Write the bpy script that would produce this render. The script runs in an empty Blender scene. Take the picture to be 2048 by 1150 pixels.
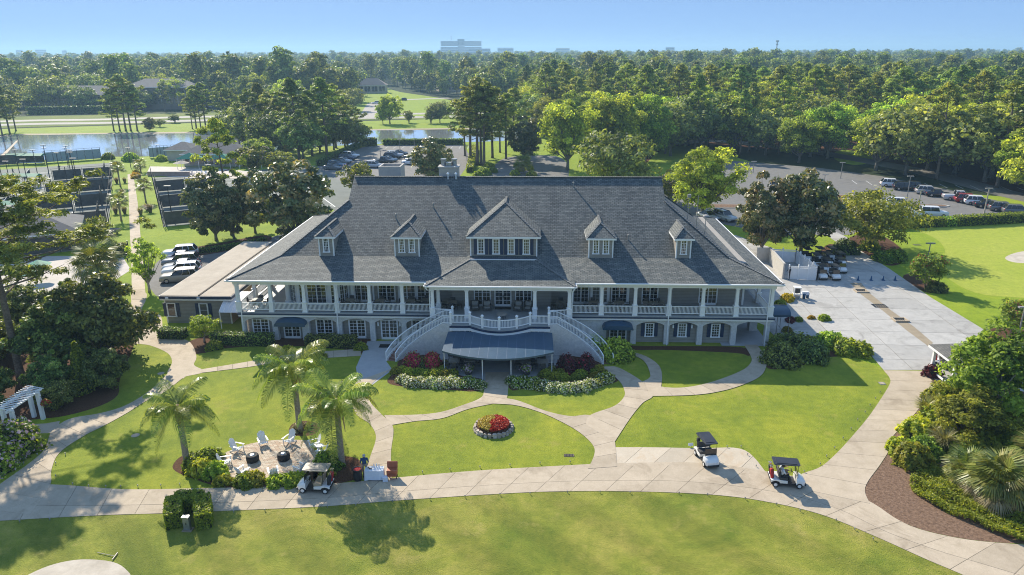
import bpy, bmesh, math, random
import numpy as np
from mathutils import Vector, Matrix
R = math.radians
random.seed(7)
rng = np.random.default_rng(7)
SC = bpy.context.scene
COL = SC.collection
# ---------------------------------------------------------------- camera, sky, sun, exposure
CAM_H, FPX, YAW, ROLL, HORIZON = 28.0, 1430.0, 2.3, 0.25, 101.0      # metres, pixels of a 2048 wide frame, degrees
_p, _a, _r = math.atan((575 - HORIZON) / FPX), R(YAW), R(ROLL)
FWD = Vector((-math.sin(_a) * math.cos(_p), math.cos(_a) * math.cos(_p), -math.sin(_p)))
_r0 = Vector((math.cos(_a), math.sin(_a), 0)); _u0 = _r0.cross(FWD)
RIGHT = _r0 * math.cos(_r) - _u0 * math.sin(_r)
UP = _u0 * math.cos(_r) + _r0 * math.sin(_r)
EYE = Vector((0, 0, CAM_H))
cam_d = bpy.data.cameras.new('camera'); cam = bpy.data.objects.new('camera', cam_d); COL.objects.link(cam)
cam_d.sensor_fit = 'HORIZONTAL'; cam_d.sensor_width = 36; cam_d.lens = 36 * FPX / 2048
cam_d.clip_start = 0.5; cam_d.clip_end = 40000
cam.matrix_world = Matrix(((RIGHT.x, UP.x, -FWD.x, 0), (RIGHT.y, UP.y, -FWD.y, 0), (RIGHT.z, UP.z, -FWD.z, CAM_H), (0, 0, 0, 1)))
SC.camera = cam
SUN_EL, SUN_AZ = 34.0, -33.0                 # degrees; azimuth from +Y towards +X
world = bpy.data.worlds.new('World'); SC.world = world; world.use_nodes = True
wn = world.node_tree; wn.nodes.clear()
wo = wn.nodes.new('ShaderNodeOutputWorld'); wb = wn.nodes.new('ShaderNodeBackground')
sky = wn.nodes.new('ShaderNodeTexSky'); sky.sky_type = 'NISHITA'; sky.sun_disc = False
sky.sun_elevation = R(SUN_EL); sky.sun_rotation = R(SUN_AZ)
sky.altitude = 0; sky.air_density = 1.0; sky.dust_density = 0.3; sky.ozone_density = 3.0
tc = wn.nodes.new('ShaderNodeTexCoord'); sx = wn.nodes.new('ShaderNodeSeparateXYZ'); cx = wn.nodes.new('ShaderNodeCombineXYZ')
mz = wn.nodes.new('ShaderNodeMath'); mz.operation = 'MULTIPLY'; mz.inputs[1].default_value = 6.0   # the clear blue starts low over the horizon
wn.links.new(tc.outputs['Generated'], sx.inputs[0]); wn.links.new(sx.outputs['X'], cx.inputs[0]); wn.links.new(sx.outputs['Y'], cx.inputs[1])
wn.links.new(sx.outputs['Z'], mz.inputs[0]); wn.links.new(mz.outputs[0], cx.inputs[2])
vn = wn.nodes.new('ShaderNodeVectorMath'); vn.operation = 'NORMALIZE'
wn.links.new(cx.outputs[0], vn.inputs[0]); wn.links.new(vn.outputs[0], sky.inputs['Vector'])
wb.inputs['Strength'].default_value = 0.15
gm = wn.nodes.new('ShaderNodeGamma'); gm.inputs[1].default_value = 0.15; tn = wn.nodes.new('ShaderNodeMix'); tn.data_type = 'RGBA'; tn.blend_type = 'MULTIPLY'; tn.inputs['Factor'].default_value = 1.0; tn.inputs['B'].default_value = (0.75, 1.18, 1.92, 1)
wn.links.new(sky.outputs[0], gm.inputs[0]); wn.links.new(gm.outputs[0], tn.inputs['A'])
wn.links.new(tn.outputs['Result'], wb.inputs['Color']); wn.links.new(wb.outputs[0], wo.inputs['Surface'])
sun_d = bpy.data.lights.new('sun', 'SUN'); sun = bpy.data.objects.new('sun', sun_d); COL.objects.link(sun)
sun_d.energy = 3.2; sun_d.angle = R(0.6); sun_d.color = (1.0, 0.91, 0.76)
SUN_DIR = Vector((math.sin(R(SUN_AZ)) * math.cos(R(SUN_EL)), math.cos(R(SUN_AZ)) * math.cos(R(SUN_EL)), math.sin(R(SUN_EL))))
sun.rotation_euler = SUN_DIR.to_track_quat('Z', 'Y').to_euler()
sun.location = SUN_DIR * 200
SC.view_settings.view_transform = 'Standard'; SC.view_settings.look = 'None'
SC.view_settings.exposure = 1.28; SC.view_settings.gamma = 1.0; SC.view_settings.use_curve_mapping = False
SC.cycles.use_denoising = True
SC.cycles.max_bounces = 6; SC.cycles.diffuse_bounces = 3; SC.cycles.glossy_bounces = 3
SC.cycles.transmission_bounces = 3; SC.cycles.volume_bounces = 0; SC.cycles.transparent_max_bounces = 6
SC.cycles.caustics_reflective = False; SC.cycles.caustics_refractive = False
SC.cycles.sample_clamp_indirect = 4.0; SC.cycles.filter_width = 1.05
# ---------------------------------------------------------------- measuring: a pixel of the photograph to a place on the ground (or another level)
def G(px, py, z=0.0):
 d = FWD * FPX + RIGHT * (px - 1024) + UP * (575 - py)
 t = (z - CAM_H) / d.z
 return EYE + d * t
def PYp(px, py, Y):
 d = FWD * FPX + RIGHT * (px - 1024) + UP * (575 - py)
 return EYE + d * (Y / d.y)
def G2(px, py, z=0.0):
 v = G(px, py, z); return (v.x, v.y)
def height_at(px, py_top, x, y):
 """height of a vertical thing standing at (x, y) whose top shows at row py_top"""
 d = FWD * FPX + RIGHT * (px - 1024) + UP * (575 - py_top)
 return CAM_H + d.z * (math.hypot(x, y) / math.hypot(d.x, d.y))
# ---------------------------------------------------------------- materials
MAT = {}
def nodes_of(name):
 m = bpy.data.materials.new(name); m.use_nodes = True; nt = m.node_tree
 b = nt.nodes['Principled BSDF']; MAT[name] = m
 return m, nt, b
def N(nt, t, **kw):
 n = nt.nodes.new(t)
 for k, v in kw.items():
  if k.startswith('i_'): n.inputs[int(k[2:])].default_value = v
  else: setattr(n, k, v)
 return n
def c4(c): return (c[0], c[1], c[2], 1.0)
def ramp(nt, stops, interp='LINEAR'):
 r = nt.nodes.new('ShaderNodeValToRGB'); e = r.color_ramp.elements; r.color_ramp.interpolation = interp
 while len(e) < len(stops): e.new(0.5)
 for i, (p, c) in enumerate(stops): e[i].position = p; e[i].color = c4(c)
 return r
def coords(nt, kind):
 if kind == 'world': return nt.nodes.new('ShaderNodeNewGeometry').outputs['Position']
 t = nt.nodes.new('ShaderNodeTexCoord')
 return t.outputs['UV' if kind == 'uv' else 'Object']
def plain(name, c, rough=0.6, metal=0.0, c2=None, scale=3.0, detail=4.0, bump=0.0, bscale=None, kind='world', spec=0.5, coat=0.0, rand=0.0, lo=0.35, hi=0.65):
 m, nt, b = nodes_of(name); L = nt.links.new
 b.inputs['Roughness'].default_value = rough; b.inputs['Metallic'].default_value = metal
 b.inputs['Specular IOR Level'].default_value = spec; b.inputs['Coat Weight'].default_value = coat
 b.inputs['Base Color'].default_value = c4(c)
 out = None
 if c2 is not None or bump:
  v = coords(nt, kind)
  n = N(nt, 'ShaderNodeTexNoise'); n.inputs['Scale'].default_value = scale; n.inputs['Detail'].default_value = detail; n.inputs['Roughness'].default_value = 0.65
  L(v, n.inputs['Vector'])
  if c2 is not None:
   r = ramp(nt, [(lo, c), (hi, c2)]); L(n.outputs['Fac'], r.inputs[0]); out = r.outputs[0]
  if bump:
   n2 = n
   if bscale:
    n2 = N(nt, 'ShaderNodeTexNoise'); n2.inputs['Scale'].default_value = bscale; n2.inputs['Detail'].default_value = 5; L(v, n2.inputs['Vector'])
   bp = N(nt, 'ShaderNodeBump'); bp.inputs['Strength'].default_value = min(1, bump); bp.inputs['Distance'].default_value = 0.05
   L(n2.outputs['Fac'], bp.inputs['Height']); L(bp.outputs[0], b.inputs['Normal'])
 if rand:
  oi = N(nt, 'ShaderNodeObjectInfo'); hs = N(nt, 'ShaderNodeHueSaturation')
  mr = N(nt, 'ShaderNodeMapRange'); mr.inputs['To Min'].default_value = 1 - rand; mr.inputs['To Max'].default_value = 1 + rand
  L(oi.outputs['Random'], mr.inputs[0]); L(mr.outputs[0], hs.inputs['Value'])
  if out is not None: L(out, hs.inputs['Color'])
  else: hs.inputs['Color'].default_value = c4(c)
  out = hs.outputs[0]
 if out is not None: L(out, b.inputs['Base Color'])
 return m
def leafmat(name, dark, mid, light, transl=0.35, rough=0.55, spec=0.35, hue=0.05, val=0.3, tint=None):
 """leaf colours spread over the leaves by the 'v' number each leaf carries, with a shift from plant to plant"""
 m, nt, b = nodes_of(name); L = nt.links.new
 at = N(nt, 'ShaderNodeAttribute'); at.attribute_name = 'v'
 r = ramp(nt, [(0.0, dark), (0.5, mid), (1.0, light)]); L(at.outputs['Fac'], r.inputs[0])
 oi = N(nt, 'ShaderNodeObjectInfo'); hs = N(nt, 'ShaderNodeHueSaturation')
 m1 = N(nt, 'ShaderNodeMapRange'); m1.inputs['To Min'].default_value = 0.5 - hue; m1.inputs['To Max'].default_value = 0.5 + hue * 0.1
 m2 = N(nt, 'ShaderNodeMapRange'); m2.inputs['To Min'].default_value = 1 - val; m2.inputs['To Max'].default_value = 1 + val
 mm = N(nt, 'ShaderNodeMath', operation='MULTIPLY', i_1=7.31); mf = N(nt, 'ShaderNodeMath', operation='FRACT')
 L(oi.outputs['Random'], m1.inputs[0]); L(oi.outputs['Random'], mm.inputs[0]); L(mm.outputs[0], mf.inputs[0]); L(mf.outputs[0], m2.inputs[0])
 L(m1.outputs[0], hs.inputs['Hue']); L(m2.outputs[0], hs.inputs['Value']); L(r.outputs[0], hs.inputs['Color'])
 L(hs.outputs[0], b.inputs['Base Color']); b.inputs['Roughness'].default_value = rough; b.inputs['Specular IOR Level'].default_value = spec
 t = N(nt, 'ShaderNodeBsdfTranslucent'); mx = N(nt, 'ShaderNodeMixShader'); mx.inputs[0].default_value = transl
 bright = N(nt, 'ShaderNodeMix', data_type='RGBA', blend_type='MULTIPLY'); bright.inputs['Factor'].default_value = 1.0
 bright.inputs['B'].default_value = c4(tint or (1.5, 1.45, 0.55)); L(hs.outputs[0], bright.inputs['A']); L(bright.outputs['Result'], t.inputs['Color'])
 L(b.outputs[0], mx.inputs[1]); L(t.outputs[0], mx.inputs[2])
 o = [n for n in nt.nodes if n.type == 'OUTPUT_MATERIAL'][0]; L(mx.outputs[0], o.inputs['Surface'])
 return m
# ---------------------------------------------------------------- mesh building
def set_uv(me):
 """metres along and up each face, so boards, bricks and shingles lie the right way on every slope"""
 if not me.polygons: return
 n = len(me.loops); uv = me.uv_layers.new(name='UVMap')
 nf = len(me.polygons)
 nor = np.empty(nf * 3); me.polygons.foreach_get('normal', nor); nor = nor.reshape(-1, 3)
 ls = np.empty(nf, dtype=np.int64); lt = np.empty(nf, dtype=np.int64)
 me.polygons.foreach_get('loop_start', ls); me.polygons.foreach_get('loop_total', lt)
 vi = np.empty(n, dtype=np.int64); me.loops.foreach_get('vertex_index', vi)
 co = np.empty(len(me.vertices) * 3); me.vertices.foreach_get('co', co); co = co.reshape(-1, 3)
 fi = np.repeat(np.arange(nf), lt)
 u = np.stack([-nor[:, 1], nor[:, 0], np.zeros(nf)], 1); ln = np.linalg.norm(u, axis=1)
 flat = ln < 0.02; u[flat] = (1, 0, 0); ln[flat] = 1; u /= ln[:, None]
 v = np.cross(nor, u)
 p = co[vi]
 out = np.stack([(p * u[fi]).sum(1), (p * v[fi]).sum(1)], 1).astype(np.float32)
 uv.data.foreach_set('uv', out.ravel())
class MB:
 """collects shapes; build() links them as ONE mesh object"""
 def __init__(s): s.v = []; s.f = []; s.m = []; s.sm = []; s.mi = 0; s.smooth = False
 def mat(s, i): s.mi = i; return s
 def add(s, vs, fs):
  o = len(s.v); s.v.extend([tuple(p) for p in vs])
  for f in fs: s.f.append([o + i for i in f]); s.m.append(s.mi); s.sm.append(s.smooth)
  return s
 def box(s, x0, y0, z0, x1, y1, z1):
  if x0 > x1: x0, x1 = x1, x0
  if y0 > y1: y0, y1 = y1, y0
  if z0 > z1: z0, z1 = z1, z0
  return s.add([(x0, y0, z0), (x1, y0, z0), (x1, y1, z0), (x0, y1, z0), (x0, y0, z1), (x1, y0, z1), (x1, y1, z1), (x0, y1, z1)],
 [(0, 3, 2, 1), (4, 5, 6, 7), (0, 1, 5, 4), (1, 2, 6, 5), (2, 3, 7, 6), (3, 0, 4, 7)])
 def cbox(s, c, sx_, sy_, sz_, rz=0.0, rx=0.0, ry=0.0):
  M_ = Matrix.Translation(c) @ Matrix.Rotation(rz, 4, 'Z') @ Matrix.Rotation(ry, 4, 'Y') @ Matrix.Rotation(rx, 4, 'X')
  h = [(-sx_/2, -sy_/2, -sz_/2), (sx_/2, -sy_/2, -sz_/2), (sx_/2, sy_/2, -sz_/2), (-sx_/2, sy_/2, -sz_/2), (-sx_/2, -sy_/2, sz_/2), (sx_/2, -sy_/2, sz_/2), (sx_/2, sy_/2, sz_/2), (-sx_/2, sy_/2, sz_/2)]
  return s.add([M_ @ Vector(p) for p in h], [(0, 3, 2, 1), (4, 5, 6, 7), (0, 1, 5, 4), (1, 2, 6, 5), (2, 3, 7, 6), (3, 0, 4, 7)])
 def bar(s, p0, p1, w, h, up=(0, 0, 1)):
  """a beam with a w by h section from p0 to p1"""
  p0 = Vector(p0); p1 = Vector(p1); d = (p1 - p0).normalized(); r = d.cross(Vector(up))
  if r.length < 1e-5: r = d.cross(Vector((0, 1, 0)))
  r.normalize(); u = r.cross(d)
  q = []
  for p in (p0, p1):
   for a, b in ((-1, -1), (1, -1), (1, 1), (-1, 1)): q.append(p + r * (a * w / 2) + u * (b * h / 2))
  return s.add(q, [(0, 1, 2, 3), (7, 6, 5, 4), (0, 4, 5, 1), (1, 5, 6, 2), (2, 6, 7, 3), (3, 7, 4, 0)])
 def tube(s, pts, rad, n=8, caps=True):
  pts = [Vector(p) for p in pts]; rad = rad if hasattr(rad, '__len__') else [rad] * len(pts)
  rings = []; ref = Vector((0.31, 0.77, 0.56))
  for i, p in enumerate(pts):
   d = (pts[min(i + 1, len(pts) - 1)] - pts[max(i - 1, 0)]).normalized()
   a = d.cross(ref)
   if a.length < 1e-4: a = d.cross(Vector((1, 0, 0)))
   a.normalize(); b = d.cross(a)
   rings.append([p + (a * math.cos(2 * math.pi * k / n) + b * math.sin(2 * math.pi * k / n)) * rad[i] for k in range(n)])
  vs = [q for r in rings for q in r]; fs = []
  for i in range(len(pts) - 1):
   for k in range(n): fs.append((i * n + k, i * n + (k + 1) % n, (i + 1) * n + (k + 1) % n, (i + 1) * n + k))
  if caps: fs.append(tuple(range(n - 1, -1, -1))); fs.append(tuple((len(pts) - 1) * n + k for k in range(n)))
  return s.add(vs, fs)
 def lathe(s, prof, c=(0, 0, 0), n=16, axis='z'):
  """prof: list of (r, z)"""
  vs = []; fs = []
  for r_, z_ in prof:
   for k in range(n):
    a = 2 * math.pi * k / n
    if axis == 'z': vs.append((c[0] + r_ * math.cos(a), c[1] + r_ * math.sin(a), c[2] + z_))
    elif axis == 'y': vs.append((c[0] + r_ * math.sin(a), c[1] + z_, c[2] + r_ * math.cos(a)))
    else: vs.append((c[0] + z_, c[1] + r_ * math.cos(a), c[2] + r_ * math.sin(a)))
  for i in range(len(prof) - 1):
   for k in range(n): fs.append((i * n + k, i * n + (k + 1) % n, (i + 1) * n + (k + 1) % n, (i + 1) * n + k))
  fs.append(tuple(range(n - 1, -1, -1))); fs.append(tuple((len(prof) - 1) * n + k for k in range(n)))
  return s.add(vs, fs)
 def prism(s, poly, z0, z1):
  n = len(poly);
  a = sum(poly[i][0] * poly[(i + 1) % n][1] - poly[(i + 1) % n][0] * poly[i][1] for i in range(n))
  if a < 0: poly = poly[::-1]
  vs = [(p[0], p[1], z0) for p in poly] + [(p[0], p[1], z1) for p in poly]
  fs = [tuple(range(n - 1, -1, -1)), tuple(range(n, 2 * n))] + [(i, (i + 1) % n, n + (i + 1) % n, n + i) for i in range(n)]
  return s.add(vs, fs)
 def extrude(s, poly3, d):
  """a flat outline (3-D points) pushed along d"""
  n = len(poly3); d = Vector(d); a = [Vector(p) for p in poly3]
  return s.add(a + [p + d for p in a], [tuple(range(n - 1, -1, -1)), tuple(range(n, 2 * n))] + [(i, (i + 1) % n, n + (i + 1) % n, n + i) for i in range(n)])
 def face(s, pts): return s.add(pts, [tuple(range(len(pts)))])
 def slab(s, pts, t):
  """a sheet given by its top outline, thickened straight down by t"""
  n = len(pts); a = [Vector(p) for p in pts]; b = [p - Vector((0, 0, t)) for p in a]
  return s.add(a + b, [tuple(range(n)), tuple(range(2 * n - 1, n - 1, -1))] + [(i, n + i, n + (i + 1) % n, (i + 1) % n) for i in range(n)])
 def grid(s, rows):
  """rows of equal-length point lists"""
  w = len(rows[0]); vs = [p for r in rows for p in r]
  return s.add(vs, [(i * w + k, i * w + k + 1, (i + 1) * w + k + 1, (i + 1) * w + k) for i in range(len(rows) - 1) for k in range(w - 1)])
 def mesh(s, name, mats, uv=True):
  me = bpy.data.meshes.new(name); me.from_pydata(s.v, [], s.f)
  for m in (mats if isinstance(mats, (list, tuple)) else [mats]): me.materials.append(MAT[m] if isinstance(m, str) else m)
  if any(s.m): me.polygons.foreach_set('material_index', s.m)
  me.polygons.foreach_set('use_smooth', s.sm)
  me.update()
  if uv: set_uv(me)
  return me
 def fixnormals(s, me):
  bm = bmesh.new(); bm.from_mesh(me); bmesh.ops.recalc_face_normals(bm, faces=bm.faces); bm.to_mesh(me); bm.free(); return me
 def build(s, name, mats, parent=None, fix=False, bevel=0.0, **kw):
  me = s.mesh(name, mats, uv=not fix)
  if fix or bevel:
   bm = bmesh.new(); bm.from_mesh(me)
   bmesh.ops.recalc_face_normals(bm, faces=bm.faces)
   if bevel: bmesh.ops.bevel(bm, geom=[e for e in bm.edges if e.calc_face_angle(0) > 0.5], offset=bevel, segments=2, profile=0.6, affect='EDGES')
   bm.to_mesh(me); bm.free()
   while me.uv_layers: me.uv_layers.remove(me.uv_layers[0])
   set_uv(me)
  return link(name, me, parent, **kw)
def link(name, me, parent=None, loc=None, rz=None, rot=None, scale=None, kind=None, label=None):
 o = bpy.data.objects.new(name, me); COL.objects.link(o)
 if parent is not None: o.parent = parent
 if loc is not None: o.location = loc
 if rz is not None: o.rotation_euler = (0, 0, rz)
 if rot is not None: o.rotation_euler = rot
 if scale is not None: o.scale = scale if hasattr(scale, '__len__') else (scale,) * 3
 if kind: o['kind'] = kind
 if label: o['label'] = label
 return o
def tag(o, label, cat, group=None, kind=None):
 o['label'] = label
 if cat: o['category'] = cat
 if group: o['group'] = group
 if kind: o['kind'] = kind
 return o
def thing(name, label, cat, loc=(0, 0, 0), rz=0.0, group=None, scale=None):
 o = bpy.data.objects.new(name, None); COL.objects.link(o); o.empty_display_size = 0.3
 o.location = loc; o.rotation_euler = (0, 0, rz)
 if scale is not None: o.scale = scale if hasattr(scale, '__len__') else (scale,) * 3
 return tag(o, label, cat, group)
KIDS = {}
def copy_thing(root, loc, rz, label, group=None, scale=None):
 r = root.copy(); COL.objects.link(r); r.location = loc; r.rotation_euler = (0, 0, rz); r['label'] = label
 if group: r['group'] = group
 if scale is not None: r.scale = scale if hasattr(scale, '__len__') else (scale,) * 3
 if root not in KIDS: KIDS[root] = [(c, list(c.children)) for c in root.children]
 for ch, gs in KIDS[root]:
  c = ch.copy(); COL.objects.link(c); c.parent = r
  for g in gs:
   d = g.copy(); COL.objects.link(d); d.parent = c
 return r
ORD = ('first', 'second', 'third', 'fourth', 'fifth', 'sixth', 'seventh', 'eighth', 'ninth', 'tenth', 'eleventh', 'twelfth', 'thirteenth', 'fourteenth', 'fifteenth', 'sixteenth', 'seventeenth', 'eighteenth', 'nineteenth', 'twentieth')
def structure(o, label=None):
 o['kind'] = 'structure'
 if label: o['label'] = label
 return o
# outlines --------------------------------------------------------
def smooth(pts, n=6, closed=False):
 """Catmull-Rom through the points"""
 P = [Vector((p[0], p[1])) for p in pts]; m = len(P); out = []
 for i in range(m if closed else m - 1):
  p0 = P[(i - 1) % m] if closed or i > 0 else P[i]; p1 = P[i]; p2 = P[(i + 1) % m]; p3 = P[(i + 2) % m] if closed or i + 2 < m else P[(i + 1) % m]
  for k in range(n):
   t = k / n
   out.append(0.5 * ((2 * p1) + (p2 - p0) * t + (2 * p0 - 5 * p1 + 4 * p2 - p3) * t * t + (3 * p1 - p0 - 3 * p2 + p3) * t ** 3))
 if not closed: out.append(P[-1])
 return [(p.x, p.y) for p in out]
def px_poly(pts, closed=True, n=5): return smooth([G2(*p) for p in pts], n, closed)
def clip(poly, x0, y0, x1, y1):
 def cut(pl, f, g):
  o = []
  for i in range(len(pl)):
   a, b = pl[i - 1], pl[i]; ia, ib = f(a), f(b)
   if ib >= 0:
    if ia < 0: o.append(g(a, b, ia, ib))
    o.append(b)
   elif ia >= 0: o.append(g(a, b, ia, ib))
  return o
 g = lambda a, b, ia, ib: (a[0] + (b[0] - a[0]) * ia / (ia - ib), a[1] + (b[1] - a[1]) * ia / (ia - ib))
 for f in (lambda p: p[0] - x0, lambda p: x1 - p[0], lambda p: p[1] - y0, lambda p: y1 - p[1]):
  if not poly: return []
  poly = cut(poly, f, g)
 o = []
 for p in poly:
  if not o or (abs(p[0] - o[-1][0]) + abs(p[1] - o[-1][1])) > 1e-4: o.append(p)
 if len(o) > 2 and abs(o[0][0] - o[-1][0]) + abs(o[0][1] - o[-1][1]) < 1e-4: o.pop()
 return o if len(o) > 2 else []
def area(poly): return abs(sum(poly[i][0] * poly[(i + 1) % len(poly)][1] - poly[(i + 1) % len(poly)][0] * poly[i][1] for i in range(len(poly)))) / 2
def fill(name, outline, z, m, kind='structure', parent=None):
 """a flat sheet with any outline"""
 bm = bmesh.new(); vs = [bm.verts.new((p[0], p[1], z)) for p in outline]
 es = []
 for i in range(len(vs)):
  try: es.append(bm.edges.new((vs[i], vs[(i + 1) % len(vs)])))
  except ValueError: pass
 bmesh.ops.triangle_fill(bm, edges=es, use_beauty=True, use_dissolve=False)
 for f in bm.faces:
  f.normal_update()
  if f.normal.z < 0: f.normal_flip()
 me = bpy.data.meshes.new(name); bm.to_mesh(me); bm.free(); me.materials.append(MAT[m]); set_uv(me)
 o = link(name, me, parent)
 if parent is None: o['kind'] = kind
 return o
def inside(poly, x, y):
 c = False; n = len(poly); j = n - 1
 for i in range(n):
  xi, yi = poly[i]; xj, yj = poly[j]
  if (yi > y) != (yj > y) and x < (xj - xi) * (y - yi) / (yj - yi) + xi: c = not c
  j = i
 return c
# ---------------------------------------------------------------- the materials of the place
def grassmat(name, a, b_, c, fine=9.0, stripes=0.0, worn=None):
 m, nt, b = nodes_of(name); L = nt.links.new; v = coords(nt, 'world')
 n1 = N(nt, 'ShaderNodeTexNoise'); n1.inputs['Scale'].default_value = 0.16; n1.inputs['Detail'].default_value = 6; n1.inputs['Roughness'].default_value = 0.7; n1.inputs['Distortion'].default_value = 0.6
 n2 = N(nt, 'ShaderNodeTexNoise'); n2.inputs['Scale'].default_value = fine; n2.inputs['Detail'].default_value = 8; n2.inputs['Roughness'].default_value = 0.8
 n3 = N(nt, 'ShaderNodeTexNoise'); n3.inputs['Scale'].default_value = 1.3; n3.inputs['Detail'].default_value = 5; n3.inputs['Roughness'].default_value = 0.7
 for n in (n1, n2, n3): L(v, n.inputs['Vector'])
 r1 = ramp(nt, [(0.32, a), (0.5, b_), (0.68, c)]); L(n1.outputs['Fac'], r1.inputs[0])
 r2 = ramp(nt, [(0.28, (0.58, 0.64, 0.55)), (0.5, (1.0, 1.0, 1.0)), (0.74, (1.42, 1.32, 1.25))]); L(n2.outputs['Fac'], r2.inputs[0])
 r3 = ramp(nt, [(0.32, (0.78, 0.82, 0.78)), (0.68, (1.2, 1.15, 1.15))]); L(n3.outputs['Fac'], r3.inputs[0])
 m1 = N(nt, 'ShaderNodeMix', data_type='RGBA', blend_type='MULTIPLY'); m1.inputs['Factor'].default_value = 1
 m2 = N(nt, 'ShaderNodeMix', data_type='RGBA', blend_type='MULTIPLY'); m2.inputs['Factor'].default_value = 1
 L(r1.outputs[0], m1.inputs['A']); L(r2.outputs[0], m1.inputs['B']); L(m1.outputs['Result'], m2.inputs['A']); L(r3.outputs[0], m2.inputs['B'])
 col = m2.outputs['Result']
 if stripes:
  w = N(nt, 'ShaderNodeTexWave', wave_type='BANDS', bands_direction='DIAGONAL'); w.inputs['Scale'].default_value = 0.12; w.inputs['Distortion'].default_value = 1.5; w.inputs['Detail'].default_value = 2
  L(v, w.inputs['Vector']); rr = ramp(nt, [(0.3, (1 - stripes,) * 3), (0.7, (1 + stripes,) * 3)]); L(w.outputs['Fac'], rr.inputs[0])
  m3 = N(nt, 'ShaderNodeMix', data_type='RGBA', blend_type='MULTIPLY'); m3.inputs['Factor'].default_value = 1
  L(col, m3.inputs['A']); L(rr.outputs[0], m3.inputs['B']); col = m3.outputs['Result']
 if worn:
  n4 = N(nt, 'ShaderNodeTexNoise'); n4.inputs['Scale'].default_value = 0.33; n4.inputs['Detail'].default_value = 5; n4.inputs['Roughness'].default_value = 0.75; L(v, n4.inputs['Vector'])
  rw = ramp(nt, [(0.57, (0, 0, 0)), (0.78, (1, 1, 1))]); L(n4.outputs['Fac'], rw.inputs[0])
  m4 = N(nt, 'ShaderNodeMix', data_type='RGBA'); L(rw.outputs[0], m4.inputs['Factor']); L(col, m4.inputs['A']); m4.inputs['B'].default_value = c4(worn); col = m4.outputs['Result']
 L(col, b.inputs['Base Color']); b.inputs['Roughness'].default_value = 0.85; b.inputs['Specular IOR Level'].default_value = 0.15
 bp = N(nt, 'ShaderNodeBump'); bp.inputs['Strength'].default_value = 0.8; bp.inputs['Distance'].default_value = 0.08
 n5 = N(nt, 'ShaderNodeTexNoise'); n5.inputs['Scale'].default_value = 14; n5.inputs['Detail'].default_value = 4; L(v, n5.inputs['Vector'])
 L(n5.outputs['Fac'], bp.inputs['Height']); L(bp.outputs[0], b.inputs['Normal'])
 b.inputs['Sheen Weight'].default_value = 0.25; b.inputs['Sheen Tint'].default_value = (0.75, 0.9, 0.2, 1); b.inputs['Sheen Roughness'].default_value = 0.5
 return m
grassmat('lawn grass', (0.132, 0.180, 0.014), (0.200, 0.238, 0.018), (0.278, 0.290, 0.024), worn=(0.33, 0.28, 0.06))
grassmat('rough grass', (0.100, 0.138, 0.014), (0.190, 0.202, 0.028), (0.295, 0.262, 0.058), stripes=0.10, worn=(0.36, 0.29, 0.09))
grassmat('green grass', (0.27, 0.32, 0.035), (0.305, 0.345, 0.042), (0.34, 0.36, 0.055), fine=5.0)
grassmat('bright grass', (0.14, 0.215, 0.007), (0.19, 0.265, 0.009), (0.24, 0.30, 0.012))
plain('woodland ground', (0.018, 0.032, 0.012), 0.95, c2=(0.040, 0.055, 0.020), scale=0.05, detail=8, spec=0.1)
plain('meadow', (0.10, 0.15, 0.025), 0.95, c2=(0.20, 0.22, 0.06), scale=0.06, detail=6, spec=0.1)
def concrete(name, a, b_, stain, rough=0.85, streak=0.25, rust=None):
 m, nt, b = nodes_of(name); L = nt.links.new; v = coords(nt, 'world')
 n1 = N(nt, 'ShaderNodeTexNoise'); n1.inputs['Scale'].default_value = 0.9; n1.inputs['Detail'].default_value = 9; n1.inputs['Roughness'].default_value = 0.72
 n2 = N(nt, 'ShaderNodeTexNoise'); n2.inputs['Scale'].default_value = 0.35; n2.inputs['Detail'].default_value = 6; n2.inputs['Distortion'].default_value = 1.2; n2.inputs['Roughness'].default_value = 0.7
 n3 = N(nt, 'ShaderNodeTexNoise'); n3.inputs['Scale'].default_value = 22; n3.inputs['Detail'].default_value = 5; n3.inputs['Roughness'].default_value = 0.8
 for n in (n1, n2, n3): L(v, n.inputs['Vector'])
 r1 = ramp(nt, [(0.3, a), (0.7, b_)]); L(n1.outputs['Fac'], r1.inputs[0])
 r2 = ramp(nt, [(0.52, (0, 0, 0)), (0.78, (streak * 2.4,) * 3)]); L(n2.outputs['Fac'], r2.inputs[0])
 mx = N(nt, 'ShaderNodeMix', data_type='RGBA'); L(r2.outputs[0], mx.inputs['Factor']); L(r1.outputs[0], mx.inputs['A']); mx.inputs['B'].default_value = c4(stain)
 r3 = ramp(nt, [(0.3, (0.84, 0.84, 0.84)), (0.7, (1.12, 1.12, 1.12))]); L(n3.outputs['Fac'], r3.inputs[0])
 my = N(nt, 'ShaderNodeMix', data_type='RGBA', blend_type='MULTIPLY'); my.inputs['Factor'].default_value = 1; L(mx.outputs['Result'], my.inputs['A']); L(r3.outputs[0], my.inputs['B'])
 oi = N(nt, 'ShaderNodeObjectInfo'); hs = N(nt, 'ShaderNodeHueSaturation'); mr = N(nt, 'ShaderNodeMapRange'); mr.inputs['To Min'].default_value = 0.91; mr.inputs['To Max'].default_value = 1.08
 L(oi.outputs['Random'], mr.inputs[0]); L(mr.outputs[0], hs.inputs['Value']); L(my.outputs['Result'], hs.inputs['Color'])
 L(hs.outputs[0], b.inputs['Base Color']); b.inputs['Roughness'].default_value = rough; b.inputs['Specular IOR Level'].default_value = 0.25
 bp = N(nt, 'ShaderNodeBump'); bp.inputs['Strength'].default_value = 0.25; bp.inputs['Distance'].default_value = 0.02; L(n3.outputs['Fac'], bp.inputs['Height']); L(bp.outputs[0], b.inputs['Normal'])
 return m
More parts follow.
